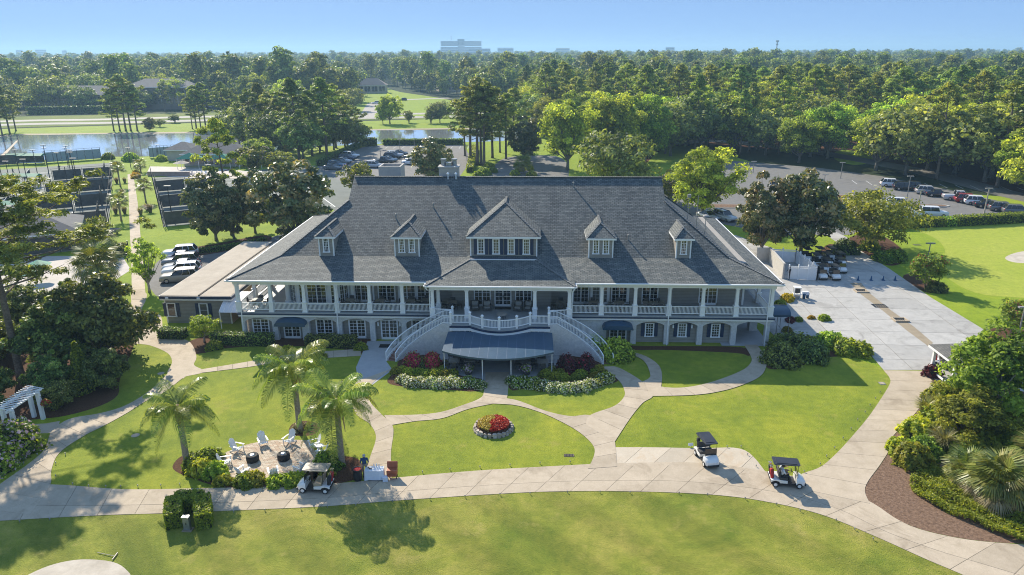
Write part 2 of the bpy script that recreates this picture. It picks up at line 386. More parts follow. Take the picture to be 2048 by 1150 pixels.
concrete('path concrete', (0.41, 0.335, 0.24), (0.53, 0.44, 0.325), (0.28, 0.22, 0.15), streak=.42)
concrete('rusty concrete', (0.47, 0.40, 0.30), (0.56, 0.48, 0.37), (0.44, 0.27, 0.12), streak=0.3)
concrete('yard concrete', (0.37, 0.355, 0.325), (0.48, 0.46, 0.42), (0.24, 0.225, 0.20), streak=.42)
concrete('door apron', (0.36, 0.36, 0.36), (0.44, 0.44, 0.43), (0.28, 0.28, 0.27))
concrete('pool deck', (0.46, 0.41, 0.36), (0.55, 0.49, 0.43), (0.38, 0.33, 0.28))
concrete('drain strip', (0.30, 0.24, 0.16), (0.40, 0.33, 0.23), (0.22, 0.18, 0.12))
concrete('asphalt', (0.15, 0.145, 0.135), (0.21, 0.20, 0.185), (0.10, 0.098, 0.095))
concrete('far road', (0.33, 0.30, 0.26), (0.40, 0.37, 0.32), (0.26, 0.24, 0.21))
plain('joint', (0.16, 0.13, 0.09), 0.95, c2=(0.10, 0.085, 0.06), scale=4)
plain('court surface', (0.105, 0.122, 0.105), 0.9, c2=(0.15, 0.165, 0.145), scale=0.25, detail=7)
plain('court line', (0.7, 0.7, 0.66), 0.8, c2=(0.55, 0.55, 0.5), scale=2)
plain('white line', (0.72, 0.72, 0.70), 0.8, c2=(0.5, 0.5, 0.48), scale=3)
plain('mulch', (0.055, 0.026, 0.014), 0.95, c2=(0.14, 0.072, 0.040), scale=9, detail=8, bump=0.9, bscale=11, spec=0.15)
plain('pine straw', (0.115, 0.07, 0.045), 0.95, c2=(0.25, 0.16, 0.105), scale=5, detail=9, bump=0.8, bscale=10, spec=0.15)
plain('red straw', (0.07, 0.034, 0.018), 0.95, c2=(0.15, 0.072, 0.038), scale=1.2, detail=9, spec=0.1)
plain('sand', (0.44, 0.385, 0.305), 0.95, c2=(0.58, 0.515, 0.42), scale=0.8, detail=8, bump=0.4, bscale=5, spec=0.1)
plain('paver', (0.36, 0.285, 0.205), 0.85, c2=(0.56, 0.46, 0.35), scale=1.9, detail=3, lo=0.3, hi=0.7, rand=0.1)
# water
m, nt, b = nodes_of('pond water'); b.inputs['Base Color'].default_value = (0.80, 0.84, 0.86, 1); b.inputs['Metallic'].default_value = 0.75; b.inputs['Roughness'].default_value = 0.06; b.inputs['IOR'].default_value = 2.1
b.inputs['Specular IOR Level'].default_value = 0.8
n_ = N(nt, 'ShaderNodeTexNoise'); n_.inputs['Scale'].default_value = 0.5; n_.inputs['Detail'].default_value = 4; nt.links.new(coords(nt, 'world'), n_.inputs['Vector'])
bp = N(nt, 'ShaderNodeBump'); bp.inputs['Strength'].default_value = 0.06; bp.inputs['Distance'].default_value = 0.2; nt.links.new(n_.outputs['Fac'], bp.inputs['Height']); nt.links.new(bp.outputs[0], b.inputs['Normal'])
# shingles: courses along the slope, single tabs told apart by their tone
def shingles(name, a, b_, c, course=0.16, tab=0.32, bump=0.6):
 m, nt, b = nodes_of(name); L = nt.links.new; v = coords(nt, 'uv')
 br = N(nt, 'ShaderNodeTexBrick'); br.offset = 0.5; br.inputs['Color1'].default_value = c4(a); br.inputs['Color2'].default_value = c4(c); br.inputs['Mortar'].default_value = c4([x * 0.35 for x in a])
 br.inputs['Scale'].default_value = 1; br.inputs['Brick Width'].default_value = tab; br.inputs['Row Height'].default_value = course; br.inputs['Mortar Size'].default_value = 0.022; br.inputs['Mortar Smooth'].default_value = 0.2; br.inputs['Bias'].default_value = 0.0
 L(v, br.inputs['Vector'])
 n1 = N(nt, 'ShaderNodeTexNoise'); n1.inputs['Scale'].default_value = 0.55; n1.inputs['Detail'].default_value = 7; n1.inputs['Roughness'].default_value = 0.7; L(coords(nt, 'world'), n1.inputs['Vector'])
 n2 = N(nt, 'ShaderNodeTexNoise'); n2.inputs['Scale'].default_value = 3.6; n2.inputs['Detail'].default_value = 7; n2.inputs['Roughness'].default_value = 0.85; L(coords(nt, 'world'), n2.inputs['Vector'])
 r1 = ramp(nt, [(0.3, (0.82, 0.84, 0.86)), (0.7, (1.16, 1.14, 1.10))]); L(n1.outputs['Fac'], r1.inputs[0])
 r2 = ramp(nt, [(0.3, (0.62, 0.63, 0.64)), (0.7, (1.35, 1.34, 1.32))]); L(n2.outputs['Fac'], r2.inputs[0])
 m1 = N(nt, 'ShaderNodeMix', data_type='RGBA', blend_type='MULTIPLY'); m1.inputs['Factor'].default_value = 1; L(br.outputs['Color'], m1.inputs['A']); L(r1.outputs[0], m1.inputs['B'])
 m2 = N(nt, 'ShaderNodeMix', data_type='RGBA', blend_type='MULTIPLY'); m2.inputs['Factor'].default_value = 1; L(m1.outputs['Result'], m2.inputs['A']); L(r2.outputs[0], m2.inputs['B'])
 vm = N(nt, 'ShaderNodeVectorMath', operation='MULTIPLY'); vm.inputs[1].default_value = (0.9, 0.09, 1); L(v, vm.inputs[0])
 n3 = N(nt, 'ShaderNodeTexNoise'); n3.inputs['Scale'].default_value = 1; n3.inputs['Detail'].default_value = 6; n3.inputs['Roughness'].default_value = 0.75; L(vm.outputs[0], n3.inputs['Vector'])
 r3 = ramp(nt, [(0.3, (0.80, 0.81, 0.82)), (0.68, (1.12, 1.11, 1.08))]); L(n3.outputs['Fac'], r3.inputs[0])
 m3 = N(nt, 'ShaderNodeMix', data_type='RGBA', blend_type='MULTIPLY'); m3.inputs['Factor'].default_value = 1; L(m2.outputs['Result'], m3.inputs['A']); L(r3.outputs[0], m3.inputs['B'])
 L(m3.outputs['Result'], b.inputs['Base Color']); b.inputs['Roughness'].default_value = 0.8; b.inputs['Specular IOR Level'].default_value = 0.3
 # each course is thickest at its lower edge
 sp = N(nt, 'ShaderNodeSeparateXYZ'); L(v, sp.inputs[0])
 dv = N(nt, 'ShaderNodeMath', operation='DIVIDE', i_1=course); fr = N(nt, 'ShaderNodeMath', operation='FRACT'); L(sp.outputs['Y'], dv.inputs[0]); L(dv.outputs[0], fr.inputs[0])
 sb = N(nt, 'ShaderNodeMath', operation='SUBTRACT', i_0=1.0); L(fr.outputs[0], sb.inputs[1])
 ad = N(nt, 'ShaderNodeMath', operation='MULTIPLY_ADD', i_1=0.7); L(n2.outputs['Fac'], ad.inputs[0]); L(sb.outputs[0], ad.inputs[2])
 bp = N(nt, 'ShaderNodeBump'); bp.inputs['Strength'].default_value = bump; bp.inputs['Distance'].default_value = 0.04; L(ad.outputs[0], bp.inputs['Height']); L(bp.outputs[0], b.inputs['Normal'])
 return m
shingles('roof shingles', (0.090, 0.104, 0.106), (0.17, 0.17, 0.17), (0.178, 0.184, 0.174), course=.22, tab=.45)
shingles('hut shingles', (0.14, 0.135, 0.125), (0.15, 0.15, 0.15), (0.19, 0.185, 0.17), course=0.2)
shingles('ridge shingles', (0.175, 0.18, 0.178), (0.2, 0.2, 0.2), (0.24, 0.24, 0.23), course=0.25, tab=0.3, bump=0.3)
def boards(name, c, c2, pitch=0.16, bump=0.5, rough=0.6):
 m, nt, b = nodes_of(name); L = nt.links.new; v = coords(nt, 'uv'); sp = N(nt, 'ShaderNodeSeparateXYZ'); L(v, sp.inputs[0])
 dv = N(nt, 'ShaderNodeMath', operation='DIVIDE', i_1=pitch); fr = N(nt, 'ShaderNodeMath', operation='FRACT'); L(sp.outputs['Y'], dv.inputs[0]); L(dv.outputs[0], fr.inputs[0])
 sb = N(nt, 'ShaderNodeMath', operation='SUBTRACT', i_0=1.0); L(fr.outputs[0], sb.inputs[1])
 bp = N(nt, 'ShaderNodeBump'); bp.inputs['Strength'].default_value = bump; bp.inputs['Distance'].default_value = 0.03; L(sb.outputs[0], bp.inputs['Height']); L(bp.outputs[0], b.inputs['Normal'])
 n1 = N(nt, 'ShaderNodeTexNoise'); n1.inputs['Scale'].default_value = 1.7; n1.inputs['Detail'].default_value = 6; L(coords(nt, 'world'), n1.inputs['Vector'])
 r1 = ramp(nt, [(0.3, c), (0.7, c2)]); L(n1.outputs['Fac'], r1.inputs[0])
 lt = N(nt, 'ShaderNodeMath', operation='LESS_THAN', i_1=0.1); L(fr.outputs[0], lt.inputs[0])
 mx = N(nt, 'ShaderNodeMix', data_type='RGBA'); L(lt.outputs[0], mx.inputs['Factor']); L(r1.outputs[0], mx.inputs['A']); mx.inputs['B'].default_value = c4([x * 0.45 for x in c])
 L(mx.outputs['Result'], b.inputs['Base Color']); b.inputs['Roughness'].default_value = rough
 return m
boards('taupe siding', (0.30, 0.275, 0.235), (0.345, 0.315, 0.27))
boards('tan siding', (0.40, 0.31, 0.20), (0.45, 0.35, 0.235))
boards('white planks', (0.78, 0.78, 0.76), (0.83, 0.83, 0.81), pitch=0.13, bump=0.25)
def bricks(name, a, c, mortar, w=0.22, h=0.075, bump=0.5):
 m, nt, b = nodes_of(name); L = nt.links.new; v = coords(nt, 'uv')
 br = N(nt, 'ShaderNodeTexBrick'); br.inputs['Color1'].default_value = c4(a); br.inputs['Color2'].default_value = c4(c); br.inputs['Mortar'].default_value = c4(mortar)
 br.inputs['Scale'].default_value = 1; br.inputs['Brick Width'].default_value = w; br.inputs['Row Height'].default_value = h; br.inputs['Mortar Size'].default_value = 0.010
 L(v, br.inputs['Vector'])
 n1 = N(nt, 'ShaderNodeTexNoise'); n1.inputs['Scale'].default_value = 3; n1.inputs['Detail'].default_value = 8; n1.inputs['Roughness'].default_value = 0.75; L(coords(nt, 'world'), n1.inputs['Vector'])
 r1 = ramp(nt, [(0.3, (0.80, 0.80, 0.80)), (0.7, (1.10, 1.09, 1.07))]); L(n1.outputs['Fac'], r1.inputs[0])
 m1 = N(nt, 'ShaderNodeMix', data_type='RGBA', blend_type='MULTIPLY'); m1.inputs['Factor'].default_value = 1; L(br.outputs['Color'], m1.inputs['A']); L(r1.outputs[0], m1.inputs['B'])
 L(m1.outputs['Result'], b.inputs['Base Color']); b.inputs['Roughness'].default_value = 0.8
 bp = N(nt, 'ShaderNodeBump'); bp.inputs['Strength'].default_value = bump; bp.inputs['Distance'].default_value = 0.02; bp.invert = True; L(br.outputs['Fac'], bp.inputs['Height']); L(bp.outputs[0], b.inputs['Normal'])
 return m
bricks('whitewashed brick', (0.68, 0.665, 0.63), (0.77, 0.75, 0.715), (0.58, 0.565, 0.54))
bricks('red brick', (0.22, 0.085, 0.055), (0.30, 0.12, 0.08), (0.3, 0.26, 0.22))
plain('white paint', (0.86, 0.86, 0.84), 0.45, c2=(0.80, 0.80, 0.78), scale=1.2, detail=5)
plain('white trim', (0.87, 0.87, 0.85), 0.45)
plain('navy paint', (0.014, 0.030, 0.075), 0.5, c2=(0.020, 0.040, 0.090), scale=2)
plain('navy canvas', (0.026, 0.068, 0.115), 0.36, c2=(0.034, 0.082, 0.135), scale=1.5, detail=6, spec=0.55)
plain('canvas seam', (0.10, 0.15, 0.22), 0.5)
plain('porch floor', (0.30, 0.32, 0.325), 0.5, c2=(0.36, 0.375, 0.375), scale=1.5, detail=6)
plain('stucco', (0.43, 0.405, 0.36), 0.9, c2=(0.50, 0.47, 0.42), scale=2, detail=8, bump=0.3, bscale=20)
plain('dark void', (0.02, 0.02, 0.02), 0.9)
plain('soffit', (0.82, 0.82, 0.80), 0.7)
plain('room dark', (0.06, 0.05, 0.045), 0.9)
m, nt, b = nodes_of('window glass'); b.inputs['Roughness'].default_value = 0.04; b.inputs['Specular IOR Level'].default_value = 1.0
r_ = ramp(nt, [(0, (0.012, 0.013, 0.015)), (0.55, (0.03, 0.028, 0.024)), (0.8, (0.10, 0.08, 0.05)), (1, (0.16, 0.155, 0.14))]); nt.links.new(N(nt, 'ShaderNodeObjectInfo').outputs['Random'], r_.inputs[0]); nt.links.new(r_.outputs[0], b.inputs['Base Color'])
n_ = N(nt, 'ShaderNodeTexNoise'); n_.inputs['Scale'].default_value = 1.2; nt.links.new(coords(nt, 'world'), n_.inputs['Vector']); bp = N(nt, 'ShaderNodeBump'); bp.inputs['Strength'].default_value = 0.05; nt.links.new(n_.outputs['Fac'], bp.inputs['Height']); nt.links.new(bp.outputs[0], b.inputs['Normal'])
plain('flat roof', (0.42, 0.36, 0.28), 0.9, c2=(0.50, 0.435, 0.345), scale=0.8, detail=8, spec=0.2)
plain('dark seam', (0.06, 0.045, 0.03), 0.9)
plain('white canvas', (0.74, 0.74, 0.76), 0.6)
plain('wicker', (0.055, 0.05, 0.045), 0.75, c2=(0.11, 0.10, 0.085), scale=14)
plain('cushion', (0.30, 0.285, 0.25), 0.9, c2=(0.36, 0.34, 0.30), scale=5)
plain('table top', (0.30, 0.265, 0.22), 0.6, c2=(0.38, 0.34, 0.285), scale=4)
plain('door mat', (0.015, 0.014, 0.014), 0.95)
plain('bark pine', (0.105, 0.075, 0.055), 0.95, c2=(0.24, 0.185, 0.14), scale=5, detail=8, bump=0.8, bscale=9, kind='obj')
plain('bark grey', (0.14, 0.12, 0.10), 0.95, c2=(0.28, 0.25, 0.21), scale=4, detail=8, bump=0.6, bscale=8, kind='obj')
plain('bark pale', (0.30, 0.26, 0.22), 0.9, c2=(0.46, 0.41, 0.35), scale=4, detail=6, kind='obj')
plain('palm trunk', (0.20, 0.165, 0.125), 0.9, c2=(0.36, 0.31, 0.25), scale=6, detail=5, bump=0.6, bscale=10, kind='obj')
plain('palm boot', (0.35, 0.22, 0.10), 0.8, c2=(0.50, 0.35, 0.18), scale=6, detail=5, kind='obj')
leafmat('pine needles', (0.064, 0.106, 0.025), (0.191, 0.283, 0.056), (0.496, 0.603, 0.114), transl=0.37)
leafmat('near needles', (0.061, 0.095, 0.020), (0.210, 0.256, 0.046), (0.504, 0.515, 0.102), transl=0.37)
leafmat('oak leaves', (0.066, 0.121, 0.022), (0.207, 0.318, 0.048), (0.570, 0.729, 0.117), transl=0.50, rough=0.6, spec=.2)
leafmat('live oak leaves', (0.064, 0.103, 0.033), (0.168, 0.243, 0.063), (0.412, 0.522, 0.140), transl=0.37)
leafmat('magnolia leaves', (0.044, 0.077, 0.026), (0.131, 0.178, 0.048), (0.452, 0.376, 0.139), transl=0.24, rough=0.38, spec=0.5)
leafmat('myrtle leaves', (0.064, 0.107, 0.016), (0.175, 0.244, 0.036), (0.381, 0.443, 0.090), transl=0.47)
leafmat('far leaves', (0.060, 0.100, 0.027), (0.146, 0.222, 0.047), (0.350, 0.454, 0.098), transl=0.37, val=0.3, hue=0.05)
leafmat('dark leaves', (0.037, 0.071, 0.021), (0.116, 0.184, 0.040), (0.340, 0.450, 0.096), transl=0.32, rough=0.45)
leafmat('hedge leaves', (0.048, 0.111, 0.017), (0.176, 0.316, 0.036), (0.471, 0.641, 0.081), transl=0.42, rough=0.45)
leafmat('bright leaves', (0.125, 0.219, 0.018), (0.275, 0.375, 0.035), (0.500, 0.562, 0.081), transl=0.45, rough=0.5)
leafmat('lime leaves', (0.160, 0.200, 0.012), (0.290, 0.320, 0.025), (0.440, 0.440, 0.050), transl=0.35)
leafmat('yellow leaves', (0.380, 0.300, 0.010), (0.580, 0.450, 0.015), (0.720, 0.580, 0.040), transl=0.3)
leafmat('palm leaves', (0.067, 0.145, 0.015), (0.191, 0.315, 0.034), (0.483, 0.569, 0.116), transl=0.35, rough=0.35, spec=0.6)
leafmat('fan leaves', (0.079, 0.127, 0.022), (0.190, 0.245, 0.044), (0.412, 0.400, 0.099), transl=0.3, rough=0.4, spec=0.5)
leafmat('straw blades', (0.160, 0.150, 0.050), (0.260, 0.250, 0.100), (0.420, 0.390, 0.200), transl=0.3)
leafmat('pale blossom', (0.480, 0.440, 0.220), (0.740, 0.700, 0.460), (0.840, 0.820, 0.700), transl=0.2, tint=(1, 1, 0.9), hue=0.01, val=0.1)
leafmat('pink blossom', (0.420, 0.260, 0.300), (0.600, 0.420, 0.460), (0.740, 0.600, 0.620), transl=0.2, tint=(1, 1, 0.95), hue=0.01, val=0.1)
leafmat('red blossom', (0.260, 0.015, 0.030), (0.480, 0.030, 0.060), (0.620, 0.070, 0.100), transl=0.25, tint=(1.2, 0.8, 0.7), hue=0.01, val=0.1)
leafmat('maroon leaves', (0.045, 0.012, 0.016), (0.100, 0.022, 0.026), (0.240, 0.050, 0.050), transl=0.25, tint=(1.3, 0.8, 0.7), hue=0.01)
leafmat('scarlet leaves', (0.300, 0.020, 0.012), (0.520, 0.045, 0.020), (0.660, 0.140, 0.040), transl=0.25, tint=(1.2, 0.8, 0.6), hue=0.01, val=0.05)
leafmat('gold leaves', (0.300, 0.220, 0.020), (0.480, 0.380, 0.050), (0.620, 0.540, 0.140), transl=0.25, hue=0.01, val=0.05)
plain('metal grey', (0.32, 0.33, 0.34), 0.4, 0.7, c2=(0.42, 0.43, 0.44), scale=5)
plain('pole grey', (0.30, 0.29, 0.27), 0.6, 0.2)
plain('pole wood', (0.42, 0.36, 0.27), 0.8, c2=(0.5, 0.44, 0.34), scale=3)
plain('black metal', (0.02, 0.02, 0.022), 0.45, 0.2)
plain('black plastic', (0.022, 0.022, 0.024), 0.5)
plain('rubber', (0.018, 0.018, 0.018), 0.8)
plain('cart white', (0.78, 0.77, 0.73), 0.3, coat=0.4)
plain('cart roof black', (0.028, 0.028, 0.032), 0.32, c2=(0.04, 0.04, 0.045), scale=2)
plain('cart roof beige', (0.36, 0.30, 0.23), 0.45)
plain('cart seat', (0.34, 0.28, 0.19), 0.7)
plain('seat grey', (0.05, 0.05, 0.052), 0.7)
plain('chrome', (0.6, 0.6, 0.6), 0.25, 0.9)
plain('green canvas', (0.01, 0.20, 0.11), 0.6, c2=(0.015, 0.26, 0.145), scale=2)
plain('fence mesh', (0.03, 0.03, 0.03), 0.9)
plain('cooler orange', (0.36, 0.10, 0.045), 0.5, c2=(0.44, 0.13, 0.06), scale=3)
plain('cloth white', (0.72, 0.74, 0.78), 0.9)
plain('skin', (0.42, 0.25, 0.17), 0.6)
plain('skin dark', (0.16, 0.085, 0.055), 0.6)
plain('stone', (0.34, 0.28, 0.22), 0.9, c2=(0.52, 0.44, 0.36), scale=3, detail=6, rand=0.25, bump=0.4, bscale=9)
plain('hair', (0.04, 0.028, 0.02), 0.7)
for nm, c in dict(shirt_blue=(0.02, 0.06, 0.15), shirt_white=(0.62, 0.64, 0.68), shirt_red=(0.45, 0.03, 0.03), trousers_khaki=(0.35, 0.29, 0.20), trousers_dark=(0.03, 0.03, 0.035), cap_grey=(0.4, 0.4, 0.4), shirt_black=(0.03, 0.03, 0.035)).items():
 plain(nm, c, 0.9)
CAR = {}
for nm, c, r_ in (('white', (0.76, 0.76, 0.75), 0.25), ('silver', (0.48, 0.49, 0.50), 0.25), ('grey', (0.16, 0.165, 0.17), 0.25), ('black', (0.012, 0.012, 0.014), 0.2), ('navy', (0.015, 0.03, 0.075), 0.2), ('blue', (0.02, 0.13, 0.55), 0.2), ('steel blue', (0.09, 0.16, 0.24), 0.25), ('beige', (0.42, 0.37, 0.30), 0.3), ('red', (0.30, 0.02, 0.02), 0.25), ('bronze', (0.17, 0.145, 0.115), 0.3)):
 CAR[nm] = plain('car paint ' + nm, c, r_, 0.15 if nm not in ('white',) else 0, coat=0.6)
m, nt, b = nodes_of('car glass'); b.inputs['Base Color'].default_value = (0.012, 0.014, 0.016, 1); b.inputs['Roughness'].default_value = 0.05; b.inputs['Specular IOR Level'].default_value = 0.9
plain('tail light', (0.45, 0.01, 0.01), 0.25); plain('head light', (0.75, 0.75, 0.72), 0.15)
# ================================================================ THE SETTING
def rect_sheet(name, x0, y0, x1, y1, z, m):
 return structure(MB().face([(x0, y0, z), (x1, y0, z), (x1, y1, z), (x0, y1, z)]).build(name, m))
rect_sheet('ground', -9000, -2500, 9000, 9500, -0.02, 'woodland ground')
# mown land round the clubhouse, and the fairway below the cart path
fill('lawn', [(-140, 20), (-150, 120), (-150, 262), (40, 262), (62, 160), (120, 130), (160, 60), (160, -90), (-140, -90)], 0.0, 'bright grass')
LOWER = [(-260, 1060), (-80, 1046), (0, 1042), (200, 1031), (330, 1027), (500, 1020), (650, 1013), (800, 1001), (1000, 988), (1130, 983), (1300, 984), (1450, 992), (1560, 1009), (1650, 1032), (1750, 1073), (1850, 1118), (1930, 1152), (2100, 1228), (2300, 1330)]
low_w = smooth([G2(*p) for p in LOWER], 4)
fill('fairway', low_w + [(60, -85), (-130, -85), (-130, 40)], 0.004, 'rough grass')
# the lawn between the paths and the house
fill('front_lawn', [G2(*p) for p in [(-60, 1010), (100, 975), (400, 985), (1000, 960), (1560, 980), (1640, 960), (1800, 750), (1560, 660), (480, 640), (300, 680), (262, 690), (150, 850), (-60, 900)]], 0.004, 'lawn grass')
SLAB_Z = [0.012]
def slabs_between(name, left_px, right_px, n, m, z, lanes=(0.0, 1.0), gap=0.014, jitter=0.0, sm=5, label=None):
 """a path of cast slabs: n cross joints between its two traced edges, and lengthwise joints at the given shares of its width"""
 def res(e, k):
  P = [Vector(p) for p in smooth([G2(*q) for q in e], sm)]
  d = [0.0]
  for a, b_ in zip(P, P[1:]): d.append(d[-1] + (b_ - a).length)
  out = []
  for i in range(k + 1):
   t = d[-1] * i / k; j = max(1, next((q for q, v in enumerate(d) if v >= t - 1e-9), len(d) - 1))
   s = (t - d[j - 1]) / max(1e-9, d[j] - d[j - 1]); out.append(P[j - 1].lerp(P[j], min(1, s)))
  return out
 SUB = 5
 A, B_ = res(left_px, n * SUB), res(right_px, n * SUB)
 base = structure(MB().grid([[(a.x, a.y, z), (b_.x, b_.y, z)] for a, b_ in zip(A, B_)]).build(name, 'joint'))
 if base.data.polygons and base.data.polygons[0].normal.z < 0:
  base.data.flip_normals()
 if label: base['label'] = label
 for i in range(n):
  for l0, l1 in zip(lanes, lanes[1:]):
   lo, hi = [], []
   for k in range(SUB + 1):
    a, b_ = A[i * SUB + k], B_[i * SUB + k]; w = max(0.05, (b_ - a).length)
    lo.append(a.lerp(b_, l0 + (gap / w if l0 > 0 else 0))); hi.append(a.lerp(b_, l1 - (gap / w if l1 < 1 else 0)))
   for e in (lo, hi):
    d0 = (e[1] - e[0]); d1 = (e[-2] - e[-1])
    if d0.length > 1e-6: e[0] = e[0] + d0.normalized() * min(gap, d0.length * 0.4)
    if d1.length > 1e-6: e[-1] = e[-1] + d1.normalized() * min(gap, d1.length * 0.4)
   pts = lo + hi[::-1]
   c = sum((Vector(p) for p in pts), Vector((0, 0))) / len(pts)
   MB().prism([(p.x, p.y) for p in pts], z + 0.001, z + 0.014 + random.uniform(-0.0015, 0.0015)).build('slab', m, base)
 return base
def slab_grid(name, outline, dx, dy, ang, m, z, gap=0.02, origin=(0, 0)):
 """a paved area cut into slabs by a square grid"""
 base = fill(name, outline, z, 'joint')
 ca, sa = math.cos(ang), math.sin(ang)
 loc = [((p[0] - origin[0]) * ca + (p[1] - origin[1]) * sa, -(p[0] - origin[0]) * sa + (p[1] - origin[1]) * ca) for p in outline]
 xs = [p[0] for p in loc]; ys = [p[1] for p in loc]
 i0, i1 = math.floor(min(xs) / dx), math.ceil(max(xs) / dx); j0, j1 = math.floor(min(ys) / dy), math.ceil(max(ys) / dy)
 for i in range(i0, i1):
  for j in range(j0, j1):
   c = clip(loc, i * dx + gap, j * dy + gap, (i + 1) * dx - gap, (j + 1) * dy - gap)
   if not c or area(c) < 0.05: continue
   w = [(p[0] * ca - p[1] * sa + origin[0], p[0] * sa + p[1] * ca + origin[1]) for p in c]
   mb = MB(); mb.prism(w, z + 0.001, z + 0.014 + random.uniform(-0.001, 0.001)); mb.build('slab', m, base)
 return base
# cart path along the front, two lanes of slabs
slabs_between('cart_path', [(-200, 1055), (0, 1042), (200, 1031), (330, 1027), (500, 1020), (650, 1013), (800, 1001), (1000, 988), (1130, 983), (1300, 984), (1450, 992), (1560, 1009), (1650, 1032), (1750, 1073), (1850, 1118), (1930, 1152), (2100, 1228)],
 [(-200, 1040), (-60, 1000), (40, 972), (120, 970), (250, 979), (400, 977), (560, 973), (700, 965), (800, 955), (950, 942), (1100, 933), (1230, 927), (1400, 926), (1530, 943), (1640, 965), (1735, 1001), (1794, 1039), (1846, 1061), (1937, 1080), (2048, 1090), (2180, 1100)],
 30, 'path concrete', 0.012, lanes=(0.0, 0.36, 1.0))
# bay where a cart is parked
slabs_between('cart_bay', [(1183, 934), (1260, 933), (1400, 932), (1480, 940), (1540, 955)], [(1228, 895), (1300, 895), (1400, 897), (1486, 899), (1532, 945)], 6, 'rusty concrete', 0.008)
# left path up to the annex
slabs_between('annex_path', [(-60, 1015), (0, 969), (60, 926), (90, 898), (104, 862), (140, 838), (200, 827), (252, 811), (302, 780), (335, 748)], [(60, 1030), (100, 972), (103, 940), (120, 905), (170, 871), (210, 851), (255, 826), (291, 803), (328, 785), (365, 757)], 12, 'path concrete', 0.020)
fill('annex_plaza', [G2(*p) for p in smooth([(335, 748), (344, 726), (336, 707), (300, 691), (267, 687), (252, 680), (253, 671), (265, 660), (262, 632), (250, 624), (262, 606), (264, 585), (291, 585), (292, 600), (284, 619), (300, 629), (322, 632), (330, 676), (366, 678), (384, 689), (393, 714), (388, 730), (404, 739), (404, 746), (372, 753), (365, 757)], 4, True)], 0.016, 'path concrete')
fill('pergola_path', [G2(*p) for p in [(30, 850), (92, 847), (120, 842), (112, 866), (30, 868)]], 0.008, 'path concrete')
slabs_between('tennis_walk', [(264, 600), (262, 500), (260, 471), (257, 386), (255, 349)], [(292, 600), (285, 509), (281, 471), (275, 403), (266, 347)], 24, 'path concrete', 0.024)
slabs_between('lawn_walk', [(404, 746), (500, 734), (560, 724), (640, 717), (722, 712)], [(404, 739), (500, 723), (560, 712), (640, 704), (722, 698)], 11, 'path concrete', 0.020)
# apron at the lower doors, and the walks over the front lawn
fill('door_apron', [G2(*p) for p in [(735, 683), (800, 681), (795, 722), (772, 722), (785, 740), (742, 772), (716, 765), (712, 735)]], 0.018, 'door apron')
slabs_between('stair_walk', [(716, 762), (700, 785), (712, 828), (737, 846), (750, 865), (751, 883), (740, 915), (726, 960)], [(783, 738), (742, 770), (738, 800), (764, 830), (783, 848), (787, 866), (782, 906), (784, 956)], 10, 'path concrete', 0.020)
slabs_between('garden_walk', [(768, 831), (830, 830), (880, 825), (925, 811), (960, 797), (968, 783), (971, 745)], [(781, 851), (830, 843), (885, 837), (935, 819), (985, 808), (1012, 803), (1018, 745)], 9, 'path concrete', 0.024)
slabs_between('curved_walk', [(985, 808), (1030, 811), (1080, 825), (1130, 848), (1165, 870), (1187, 893), (1188, 912), (1176, 938)], [(1012, 797), (1040, 803), (1090, 822), (1140, 833), (1180, 831), (1216, 855), (1229, 880), (1234, 934)], 9, 'path concrete', 0.028)
slabs_between('right_stair_walk', [(1204, 734), (1238, 762), (1249, 782), (1247, 796), (1228, 813), (1180, 831), (1172, 850)], [(1228, 733), (1250, 742), (1290, 768), (1306, 792), (1286, 806), (1262, 835), (1229, 885)], 8, 'path concrete', 0.032)
slabs_between('arch_walk', [(1514, 690), (1531, 716), (1532, 735), (1518, 755), (1478, 773), (1432, 785), (1382, 791), (1300, 793)], [(1488, 690), (1502, 714), (1501, 727), (1483, 742), (1432, 762), (1382, 774), (1338, 776), (1290, 768)], 10, 'path concrete', 0.036)
slabs_between('side_walk', [(1246, 703), (1286, 721), (1300, 747), (1297, 758), (1280, 766)], [(1256, 702), (1291, 713), (1317, 731), (1324, 752), (1322, 776)], 6, 'path concrete', 0.040)
# path from the yard down to the cart path
slabs_between('yard_path', [(1767, 741), (1780, 758), (1776, 775), (1740, 830), (1700, 878), (1670, 910), (1640, 935), (1600, 950), (1575, 972)], [(1850, 742), (1866, 772), (1842, 812), (1815, 844), (1785, 874), (1779, 899), (1760, 930), (1730, 975), (1740, 1008)], 11, 'path concrete', 0.020)
# service yard
YARD = [G2(*p) for p in [(1767, 740), (1851, 740), (1905, 722), (1967, 659), (1916, 628), (1863, 596), (1782, 540), (1716, 498), (1693, 474), (1668, 462), (1650, 468), (1684, 492), (1692, 516), (1682, 525), (1600, 516), (1470, 470), (1400, 520), (1545, 668), (1562, 684), (1620, 672), (1690, 690), (1737, 705)]]
slab_grid('service_yard', YARD, 4.6, 3.6, R(-2), 'yard concrete', 0.008, gap=0.02)
fill('drain_strip', [G2(*p) for p in [(1700, 566), (1722, 589), (1767, 623), (1813, 661), (1858, 694), (1866, 686), (1828, 654), (1782, 621), (1742, 589), (1722, 566)]], 0.030, 'drain strip')
